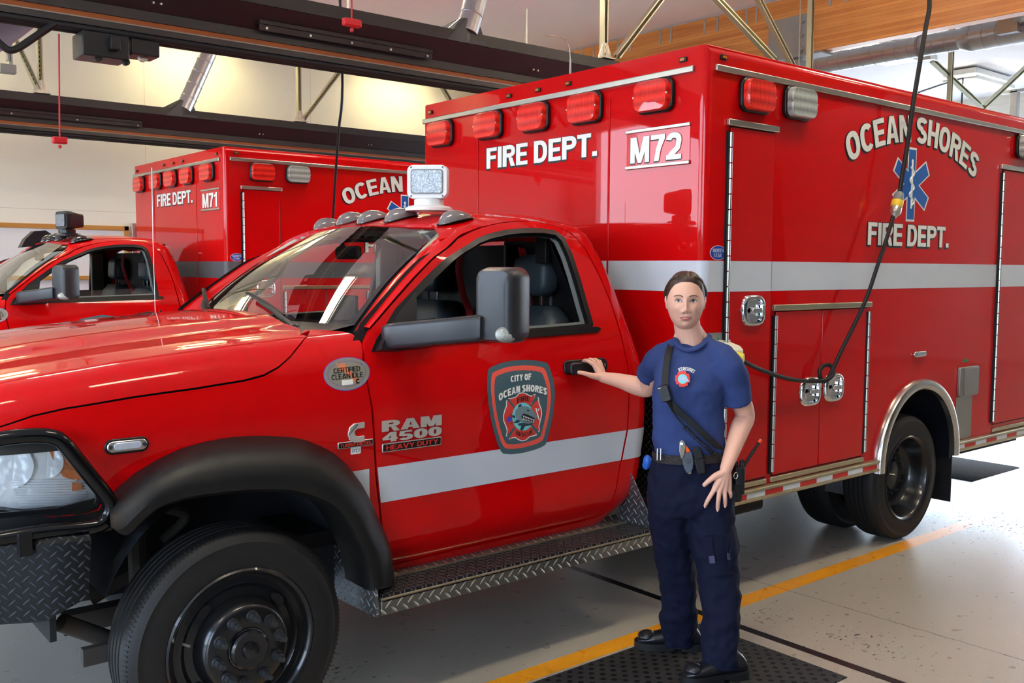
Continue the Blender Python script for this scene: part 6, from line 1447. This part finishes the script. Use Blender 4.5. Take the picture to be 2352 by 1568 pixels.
# ---- face details laid on the same surface
def fp(x, z, l=.0015):
    j = jaw(z); q = (1-(z/RZ_)**2)**(.72 if z > 0 else .76)-(x/(RX*j))**2; y = RY*sqrt(max(.001, q))*(1+.03*max(0, -z/.119)); y += feat(x, z)*min(1, y/.03); return HM @ V((x, y+l, z))
def fpatch(name, poly, m, l, par=W_, step=.003):
    mb = MB(); return obj(name, patch(mb, poly, lambda u, v: fp(u, v, l), step=step, thick=0, rim=False, sgn=-1), m, par)
M_lip = mat('lip_pink', (196, 112, 108), .4); M_brow = mat('brow_brown', (92, 64, 48), .8); M_eyew = mat('eye_white', (222, 216, 212), .2); M_iris = mat('grey_green_iris', (98, 108, 104), .15); M_pup = mat('pupil', (12, 12, 14), .1); M_lash = mat('dark_lash', (52, 34, 28), .6)
fpatch('lips', [(-.0255, -0.0677), (-.014, -0.0637), (-.005, -0.0607), (0, -0.0620), (.005, -0.0607), (.014, -0.0637), (.0255, -0.0677), (.016, -0.0754), (.006, -0.0787), (-.006, -0.0787), (-.016, -0.0754)], M_lip, .0012)
fpatch('mouth_line', [(-.0265, -0.0670), (-.012, -0.0688), (0, -0.0694), (.012, -0.0688), (.0265, -0.0670), (.012, -0.0702), (0, -0.0709), (-.012, -0.0702)], mat('mouth_line', (120, 60, 58), .6), .0022)
for s in (-1, 1):
    X_ = lambda pts: [(s*a*1.0, b+.008) for a, b in pts]
    fpatch('eyebrow', X_([(.012, .0125), (.020, .0165), (.032, .0190), (.044, .0150), (.050, .0095), (.044, .0115), (.032, .0150), (.020, .0122), (.013, .0085)]), M_brow, .0018)
    e = fpatch('eye', X_([(.0165, -.0085), (.021, -.0045), (.027, -.0018), (.033, -.0018), (.039, -.0045), (.0435, -.0080), (.039, -.0105), (.032, -.0122), (.024, -.0112)]), M_eyew, .0030)
    cx = .0300*s; fpatch('iris', [(cx+.0056*cos(t), +.0014+.0054*sin(t)) for t in [2*pi*k/18 for k in range(18)] ], M_iris, .0036, e, .002)
    fpatch('pupil', [(cx+.0024*cos(t), +.0014+.0024*sin(t)) for t in [2*pi*k/14 for k in range(14)]], M_pup, .0041, e, .002)
    obj('upper_lid', MB().tube([fp(s*a, b+.008, .0038) for a, b in ((.0155, -.0088), (.021, -.0038), (.027, -.0010), (.033, -.0010), (.039, -.0038), (.0450, -.0078))], .0012, 6), M_lash, e)
    obj('lower_lid', MB().tube([fp(s*a, b+.008, .0030) for a, b in ((.0165, -.0090), (.024, -.0120), (.032, -.0130), (.039, -.0112), (.0440, -.0080))], .0008, 6), M_skin, e)
    obj('nostril', MB().ell(tuple(fp(s*.0068, -.0475, -.0005)), (.0035, .0028, .0018), 8, 6), M_lash, W_)
# ---- hair pulled back
def hl_el(u):    # hairline elevation (radians) by azimuth
    a = abs(((u+pi) % (2*pi))-pi); return lerp_tab([(0, .74), (.35, .72), (.75, .60), (1.05, .38), (1.3, .16), (1.5, .04), (1.7, -.12), (2.0, -.45), (2.5, -.72), (3.2, -.78)], a)
def hairp(u, w):
    el = hl_el(u); v = el+(pi/2-el)*w; k = 1.012+.045*min(1, w*5)**.7; p = hpt(u, v, k, False); p.z -= .002
    part = .004*exp(-((p.x-.012)/.004)**2)*(1 if p.y > -.02 else 0); return HM @ (p - V((0, 0, part)))
hb = MB().grid(96, 26, lambda u, v: hairp(2*pi*u, v*.999), cu=True)
hr = obj('hair', hb, M_hair, W_)
tw = [(.030, .060, .096), (.052, .035, .088), (.068, .005, .066), (.079, -.02, .040), (.078, -.045, .012), (.062, -.070, -.015)]
for s, sc in ((1, 1), (-1, .92)):
    obj('side_twist', MB().tube(cr([HM @ V((s*a*1.0, b, c)) for a, b, c in tw], 5), [.006]+[.0095]*20+[.007]*5, 10), M_hair, hr)
obj('hair_bun', MB().ell((0, -.115, .0), (.040, .032, .038), 20, 14, M=HM), M_hair, hr)
# ---- T-shirt
TS = [(786, 1552, 1626, .055, .035), (798, 1534, 1648, .068, .03), (812, 1516, 1664, .080, .02), (832, 1507, 1676, .095, .01), (860, 1502, 1674, .112, .0), (890, 1500, 1664, .122, -.01), (925, 1500, 1659, .115, -.005), (960, 1500, 1661, .104, 0), (1000, 1498, 1663, .106, .0), (1030, 1502, 1664, .112, .0), (1055, 1508, 1664, .108, .0)]
def ring(y, xl, xr, dep, off, n=36, p=.85, lean=0):
    a, b = WP(xl, y, off), WP(xr, y, off); c = (a+b)/2; h = (b-a).length/2; c.z = (a.z+b.z)/2; out = []
    for k in range(n):
        t = 2*pi*k/n; cs, sn = cos(t), sin(t); cs = abs(cs)**p*(1 if cs > 0 else -1); sn = abs(sn)**p*(1 if sn > 0 else -1)
        out.append(c+ER*(h*cs)+EF3*(dep*sn)+V((0, 0, lean*sn)))
    return out
def tfront(px, py, lift=.012):
    tab = TS; y = max(tab[0][0], min(tab[-1][0]-.01, py))
    for a, b in zip(tab, tab[1:]):
        if a[0] <= y <= b[0]: t = (y-a[0])/(b[0]-a[0]); q = [i+(j-i)*t for i, j in zip(a, b)]; break
    c = (q[1]+q[2])/2; h = (q[2]-q[1])/2; u = max(-.999, min(.999, (px-c)/h)); s = (1-abs(u)**(1/.85*2))**(.5*.85); return WP(px, py, q[4]-q[3]*s-lift)
ts = MB().rings([ring(*r) for r in TS])
for s_ in ([(WP(1560, 792, .03), .036), (WP(1540, 804, .045), .044), (WP(1520, 820, .06), .052)], [(WP(1616, 790, .02), .040), (WP(1640, 804, -.01), .046), (WP(1664, 822, -.04), .054)], [(WP(1530, 812, .05), .055), (WP(1510, 832, .10), .060), (WP(1496, 853, .17), .060), (WP(1491, 864, .195), .060)], [(WP(1650, 820, -.05), .058), (WP(1672, 840, -.06), .066), (WP(1686, 880, -.035), .066), (WP(1692, 922, -.01), .064)]):
    q = cr([tuple(p)+(r,) for p, r in s_], 5); ts.tube([V(a[:3]) for a in q], [a[3] for a in q], 24)
rn = random.Random(3)
def wrinkle(mb, amp, sc, seed):
    out = []
    for p in mb.v:
        q = V(p); out.append(tuple(q+noise.noise_vector((q*sc)+V((seed, 0, 0)))*amp))
    mb.v = out
sh = remesh(obj('t_shirt', ts, M_shirt, W_), .006, 5, .5)
dsp = bpy.data.textures.new('cloth_folds', 'CLOUDS'); dsp.noise_scale = .075; dsp.noise_depth = 1
for o_, st in ((sh, .014),):
    d = o_.modifiers.new('folds', 'DISPLACE'); d.texture = dsp; d.strength = st; d.mid_level = .5; d.texture_coords = 'GLOBAL'
cp = [(1553, 776, .03), (1557, 790, -.025), (1577, 803, -.050), (1602, 798, -.048), (1621, 784, -.015), (1629, 772, .03), (1612, 766, .08), (1580, 768, .095), (1560, 771, .07)]
obj('collar', MB().tube(cr([WP(*p) for p in cp], 4, True), .0085, 8, closed=True, flat=(.8, 1.5)), M_shirt, sh)
# shirt print
def spx(cx, cy, s): return lambda u, v, d=0: tuple(tfront(cx+u*s, cy-v*s, .016+d))
mb = MB()
polys, Wd = btext('OCEAN SHORES', .17, .07, .22)
for p in polys:
    q = []
    for x, y in p:
        t = x/Wd-.5; a = t*1.15; R_ = 30+y*8.5; q.append(tuple(tfront(1575+R_*sin(a+.12)*1.0-2, 880-R_*cos(a+.12)*.98, .019)))
    mb.add(q, [tuple(range(len(q)))])
mb.recalc = False; obj('shirt_lettering', mb, M_let, sh)
def sdec(nm, pts, m, l):
    obj(nm, patch(MB(), pts, lambda u, v: tfront(u, -v, l), step=4, thick=0, rim=False, sgn=1), m, sh)
cxs, cys = 1568, 870
mc = []
for k in range(4):
    b = 90*k+8
    for da, r_ in ((-36, 18), (-30, 19.5), (-12, 17.5), (0, 18.8), (12, 17.5), (30, 19.5), (36, 18), (45, 15)): mc.append((cxs+r_*.95*cos(radians(b+da)), -(cys)+r_*sin(radians(b+da))))
sdec('shirt_badge', mc, MATS['emblem_red'], .0185)
sdec('badge_center', [(cxs+11*cos(2*pi*k/20), -cys+11*sin(2*pi*k/20)) for k in range(20)], MATS['emblem_cyan'], .0195)
sdec('badge_shark', [(cxs-8, -cys-1), (cxs-2, -cys+7), (cxs+8, -cys+3), (cxs+16, -cys-5), (cxs+8, -cys-7), (cxs-2, -cys-3)], mat('badge_pale', (186, 196, 220), .5), .0205)
# ---- trousers
HP_ = [(1034, 1503, 1663, .100, 0), (1058, 1499, 1667, .112, 0), (1085, 1492, 1677, .125, 0), (1115, 1488, 1684, .132, 0), (1150, 1486, 1686, .135, .0), (1175, 1490, 1682, .120, .0)]
R_L = [(1120, 1490, 1590, .120, .01), (1165, 1487, 1584, .122, .015), (1205, 1493, 1582, .114, .03), (1254, 1501, 1588, .098, .05), (1304, 1509, 1594, .080, .075), (1340, 1514, 1597, .078, .095), (1366, 1518, 1598, .076, .11), (1390, 1521, 1599, .074, .12), (1415, 1513, 1600, .076, .135), (1440, 1517, 1598, .070, .15), (1462, 1522, 1596, .066, .16), (1478, 1524, 1594, .064, .17)]
L_L = [(1120, 1572, 1684, .124, -.01), (1165, 1574, 1683, .124, -.015), (1205, 1574, 1686, .118, -.03), (1254, 1588, 1697, .104, -.05), (1291, 1596, 1692, .088, -.065), (1328, 1603, 1695, .084, -.08), (1366, 1608, 1700, .083, -.09), (1390, 1609, 1699, .081, -.10), (1415, 1616, 1698, .078, -.105), (1440, 1611, 1697, .078, -.11), (1490, 1610, 1695, .074, -.125), (1512, 1613, 1694, .070, -.13), (1528, 1616, 1693, .068, -.13)]
pt = MB().rings([ring(*r) for r in HP_]).rings([ring(*r) for r in R_L]).rings([ring(*r) for r in L_L])
pa = remesh(obj('trousers', pt, M_pants, W_), .006, 6, .5)
dsp2 = bpy.data.textures.new('trouser_folds', 'CLOUDS'); dsp2.noise_scale = .06; dsp2.noise_depth = 1
d = pa.modifiers.new('folds', 'DISPLACE'); d.texture = dsp2; d.strength = .020; d.mid_level = .5; d.texture_coords = 'GLOBAL'
def lfront(px, py, tab, lift=.01):
    for a, b in zip(tab, tab[1:]):
        if a[0] <= py <= b[0]: t = (py-a[0])/(b[0]-a[0]); q = [i+(j-i)*t for i, j in zip(a, b)]; break
    c = (q[1]+q[2])/2; h = (q[2]-q[1])/2; u = max(-.999, min(.999, (px-c)/h)); return WP(px, py, q[4]-q[3]*sqrt(1-u*u)-lift)
def flap(nm, pts, tab, m, l, par, th=.004):
    return obj(nm, patch(MB(), [(a, -b) for a, b in pts], lambda u, v: lfront(u, -v, tab, l), step=6, thick=th, sgn=1), m, par)
pk = flap('cargo_pocket', [(1616, 1232), (1694, 1228), (1696, 1320), (1624, 1322)], L_L, M_pants, .012, pa, .012)
for a in ([(1623, 1234), (1635, 1233), (1641, 1285), (1630, 1287)], [(1668, 1225), (1678, 1224), (1682, 1278), (1672, 1280)]): flap('pocket_strap', a, L_L, M_pants, .018, pk)
M_tab = mat('grey_navy_tab', (66, 68, 92), .8)
for a in ([(1628, 1277), (1641, 1276), (1643, 1293), (1630, 1294)], [(1671, 1270), (1681, 1269), (1683, 1284), (1673, 1286)]): flap('strap_tab', a, L_L, M_tab, .021, pk)
# belt
def bring(y, lift): return [p for p in ring(y, 1502, 1665, .112+lift, 0, 40)]
bl = ring(1043, 1500, 1666, .120, 0, 40); c0 = sum(bl, V((0, 0, 0)))/40
rs = [[c0+(p-c0)*k+V((0, 0, dz+(.006*((p-c0).dot(ER)/.15)))) for p in bl] for k, dz in ((1.0, -.019), (1.012, -.019), (1.012, .019), (1.0, .019))]
be = obj('belt', MB().rings(rs, closed=True), mat('woven_dark_belt', (42, 34, 34), .55, bump=.6, bscale=160), W_)
a = WP(1513, 1043, -.095); obj('belt_buckle', MB().tube([a+ER*x+V((0, 0, z)) for x, z in ((-.006, -.024), (.008, -.024), (.008, .024), (-.006, .024))], .0028, 6, closed=True), M_zinc, be)
# ---- boots
def boot(heel, toe, nm='boot'):
    h, t = V(heel), V(toe); d = (t-h).normalized(); L = (t-h).length; s = V((-d.y, d.x, 0)); b0 = .0145; q = b0
    rs = []
    for x, w, ht, so in ((-.01, .020, .05, .0), (.0, .034, .085, .0), (.03, .040, .118, 0), (.07, .041, .128, 0), (.105, .040, .112, 0), (.14, .043, .088, 0), (.18, .048, .074, 0), (.22, .048, .066, 0), (.25, .040, .056, 0), (.268, .024, .040, 0), (.274, .008, .03, 0)):
        x *= L/.27; c = h+d*x; r = []
        for k in range(20):
            a = 2*pi*k/20; cs, sn = cos(a), sin(a); z = (ht-.028)/2*(1+ (abs(sn)**.8)*(1 if sn > 0 else -1)); r.append(c+s*(w*abs(cs)**.75*(1 if cs > 0 else -1)*(1-.25*max(0, z/.128)))+V((0, 0, q+.026+z)))
        rs.append(r)
    bt = obj(nm, MB().rings(rs), M_boot, W_, ang=60); m = bt.modifiers.new('s', 'SUBSURF'); m.levels = m.render_levels = 1
    out = []
    for x, w in ((-.014, .022), (.0, .038), (.03, .044), (.08, .041), (.11, .040), (.15, .047), (.19, .053), (.225, .052), (.255, .043), (.274, .026), (.282, .008)): out.append((x*L/.27, w))
    pol = [(x, w) for x, w in out]+[(x, -w) for x, w in out[::-1]]
    mb = MB(); mb.rings([[h+d*x+s*w+V((0, 0, q+z)) for x, w in pol] for z in (.010, .032)]); 
    pol2 = [p for p in pol if p[0] > .10*L/.27]; mb.rings([[h+d*x+s*w*.98+V((0, 0, q+z)) for x, w in pol2] for z in (0, .012)]); pol3 = [p for p in pol if p[0] < .085*L/.27]; mb.rings([[h+d*x+s*w*.98+V((0, 0, q+z)) for x, w in pol3] for z in (0, .012)])
    obj('sole', mb, M_blk, bt)
    obj('tongue', MB().tube([h+d*x+V((0, 0, q+z)) for x, z in ((.16, .100), (.12, .132), (.105, .15))], [.018, .024, .020], 10, flat=(.35, 1.1), up=(0, 0, 1)), M_boot, bt)
    for k in range(4):
        x, z = .105+.022*k, .142-.014*k; obj('lace', MB().tube(cr([h+d*x+s*y+V((0, 0, q+z-abs(y)*.35)) for y in (-.030, -.015, 0, .015, .030)], 3), .0028, 6), M_strap, bt)
    obj('toe_cap', MB().ell((0, 0, 0), (.040, .044, .024), 18, 10, M=frame(h+d*(.228*L/.27)+V((0, 0, q+.052)), (0, 0, 1), tuple(d))), M_boot, bt)
boot((3.318, 2.702, 0), (3.118, 2.893, 0)); boot((3.235, 2.398, 0), (2.990, 2.512, 0))
# ---- shoulder strap
def ribbon(name, pts, w, m, par, lift=.015, th=.003):
    q = cr(pts, 6); C = [tfront(a, b, lift) for a, b in q]; mb = MB(); rs = []
    for i, c in enumerate(C):
        t = (C[min(i+1, len(C)-1)]-C[max(i-1, 0)]).normalized(); n = (-EF3*.9-ER*.25).normalized(); s = t.cross(n).normalized(); rs.append([c+s*w, c+s*w+n*th, c-s*w+n*th, c-s*w])
    return obj(name, mb.rings(rs), m, par)
st = ribbon('radio_strap', [(1541, 791), (1534, 815), (1529, 850), (1527, 885), (1532, 912), (1552, 938), (1585, 968), (1620, 1000), (1645, 1022), (1662, 1038)], .0135, M_strap, W_, .018)
# ---- speaker microphone with coiled lead
c = tfront(1529, 902, .030); mt = thing('speaker_microphone', 'black radio speaker microphone clipped on the woman\'s chest strap', 'microphone', tuple(c))
n = (-EF3*.93-ER*.36).normalized(); sx = V((0, 0, 1)).cross(n).normalized(); rr = rrect(-.021, .021, -.034, .034, .010, 4); tl_ = radians(18)
def mp(a, b, d): return c+(sx*cos(tl_)+V((0, 0, 1))*sin(tl_))*a+(V((0, 0, 1))*cos(tl_)-sx*sin(tl_))*b+n*d
obj('housing', MB().rings([[mp(a*k, b*k, d) for a, b in rr] for k, d in ((1, -.006), (1, .020), (.9, .027))]), M_blkpl, mt)
for i in range(6): obj('grille_slot', MB().rings([[mp(a, b+.022-.007*i, d) for a, b in ((-.014, -.0018), (.012, -.0018), (.012, .0018), (-.014, .0018))] for d in (.026, .0285)]), M_letsh, mt)
obj('volume_label', MB().rings([[mp(a-.012, b+.026, d) for a, b in ((-.006, -.001), (.006, -.001), (.006, .001), (-.006, .001))] for d in (.027, .0285)]), M_let, mt)
obj('cord_boot', MB().tube([mp(.004, -.030, .008), tfront(1541, 933, .02), tfront(1546, 945, .02)], [.010, .007, .005], 10), M_blk, mt)
l1 = [tfront(a, b, .020) for a, b in ((1546, 945), (1556, 960), (1568, 974), (1573, 980))]
obj('straight_lead', MB().tube(cr(l1, 4), .0032, 8), M_blk, mt)
cpth = cr([tfront(a, b, .026) for a, b in ((1573, 980), (1590, 998), (1612, 1018), (1636, 1038), (1657, 1056))], 40); co_ = []
for i, p in enumerate(cpth):
    t = (cpth[min(i+1, len(cpth)-1)][0]-cpth[max(i-1, 0)][0], cpth[min(i+1, len(cpth)-1)][1]-cpth[max(i-1, 0)][1], cpth[min(i+1, len(cpth)-1)][2]-cpth[max(i-1, 0)][2]); t = V(t).normalized(); a = t.cross(V((0, 0, 1))).normalized(); b = t.cross(a); w = i*2*pi*24/len(cpth); co_.append(V(p)+a*(.0085*cos(w))+b*(.0085*sin(w)))
obj('coiled_lead', MB().tube(co_, .0022, 6), M_blk, mt)
# ---- tool sheath, pouch, radio, gloves on the belt
def quad(nm, pts, off0, th, m, par, bev=.003, sub=None):
    mb = MB(); mb.rings([[WP(a, b, off0+d) for a, b in pts] for d in (0, -th)]); return obj(nm, mb, m, par, bev=bev)
fr0 = lambda px, py: (tfront(px, min(py, 1054), 0).xy.dot(EF)-D0)
o0 = fr0(1578, 1050)-.014
tt = thing('rescue_tool', 'silver and orange folding rescue tool in a grey sheath at the woman\'s waist', 'tool', tuple(WP(1578, 1050, o0)))
quad('sheath', [(1566, 1040), (1589, 1037), (1593, 1060), (1592, 1075), (1587, 1084), (1577, 1086), (1571, 1074), (1567, 1056)], o0, .014, mat('grey_sheath', (86, 92, 104), .45), tt)
quad('blade_handle', [(1561, 1014), (1567, 1010), (1573, 1014), (1576, 1024), (1573, 1040), (1568, 1054), (1564, 1053), (1560, 1036)], o0-.012, .008, M_zinc, tt)
quad('orange_grip', [(1574, 1022), (1579, 1025), (1587, 1037), (1576, 1040)], o0-.010, .006, mat('orange_grip', (240, 96, 30), .4), tt)
quad('tip', [(1575, 1082), (1589, 1080), (1588, 1088), (1582, 1089)], o0-.002, .008, M_zinc, tt)
obj('rivet', MB().cyl(WP(1579, 1057, o0-.012), WP(1579, 1057, o0-.018), .010, n=16), M_bezel, tt); obj('pivot', MB().cyl(WP(1566, 1019, o0-.018), WP(1566, 1019, o0-.023), .005, n=12), M_chrome, tt)
o1 = fr0(1603, 1050)-.012
po = thing('belt_pouch', 'black nylon pouch on the woman\'s belt beside the rescue tool', 'pouch', tuple(WP(1603, 1055, o1)))
quad('pouch_body', [(1594, 1052), (1617, 1050), (1621, 1087), (1602, 1090)], o1-.004, .022, M_strap, po, .005); quad('pouch_flap', [(1590, 1028), (1607, 1024), (1616, 1051), (1597, 1056)], o1-.010, .022, M_strap, po, .004)
ra = thing('portable_radio', 'black portable radio with an orange-tipped aerial at the woman\'s hip', 'radio', tuple(WP(1700, 1085, .02)))
obj('radio_body', MB().rings([[WP(1696, 1100, .0)+ER*a+EF3*b+V((0, 0, z)) for a, b in rrect(-.022, .022, -.03, .03, .008, 3)] for z in (-.06, .055)]), M_blkpl, ra, bev=.004)
for a, z in ((-.010, .062), (.012, .066)): obj('knob', MB().cyl(WP(1696, 1100, .0)+ER*a+V((0, 0, .05)), WP(1696, 1100, 0)+ER*a+V((0, 0, z+.012)), .008, n=12), M_blkpl, ra)
a0_, a1_ = WP(1703, 1078, .0), WP(1750, 1006, .02); tip = a0_.lerp(a1_, .86)
obj('aerial', MB().tube([a0_, tip], [.0075, .006], 10), M_blk, ra); obj('aerial_tip', MB().tube([tip, a0_.lerp(a1_, .97)], .0075, 10), mat('orange_tip', (240, 80, 40), .4), ra); obj('aerial_end', MB().tube([a0_.lerp(a1_, .97), a1_], .0065, 10), M_blk, ra)
obj('holster', MB().rings([[WP(1690, 1125, .0)+ER*a+EF3*b+V((0, 0, z)) for a, b in rrect(-.030, .022, -.035, .035, .015, 3)] for z in (-.045, .03)]), M_strap, ra, bev=.01)
obj('key_ring', MB().lathe([(.013+.002*cos(q), .002*sin(q)) for q in [2*pi*k/6 for k in range(6)]], frame(WP(1690, 1092, -.06), (0, 1, 0)), 18, closed=True), M_zinc, ra)
mb = MB()
for k in range(8): mb.tube(cr([WP(1702+rn.uniform(-3, 8), 1062+rn.uniform(-8, 8), 0), WP(1706+rn.uniform(-4, 4), 1080, -.01), WP(1700+rn.uniform(-4, 8), 1105, 0)], 3), .0035, 6)
obj('cable_loops', mb, M_blk, ra)
gl_ = thing('rolled_gloves', 'blue rolled gloves tucked at the back of the woman\'s belt', 'gloves', tuple(WP(1486, 1062, .07)))
obj('glove_roll', MB().ell(tuple(WP(1487, 1060, .07)), (.018, .02, .030), 16, 12).ell(tuple(WP(1484, 1068, .075)), (.014, .018, .020), 16, 12), mat('blue_nitrile', (40, 96, 190), .35, bump=.5, bscale=60), gl_)
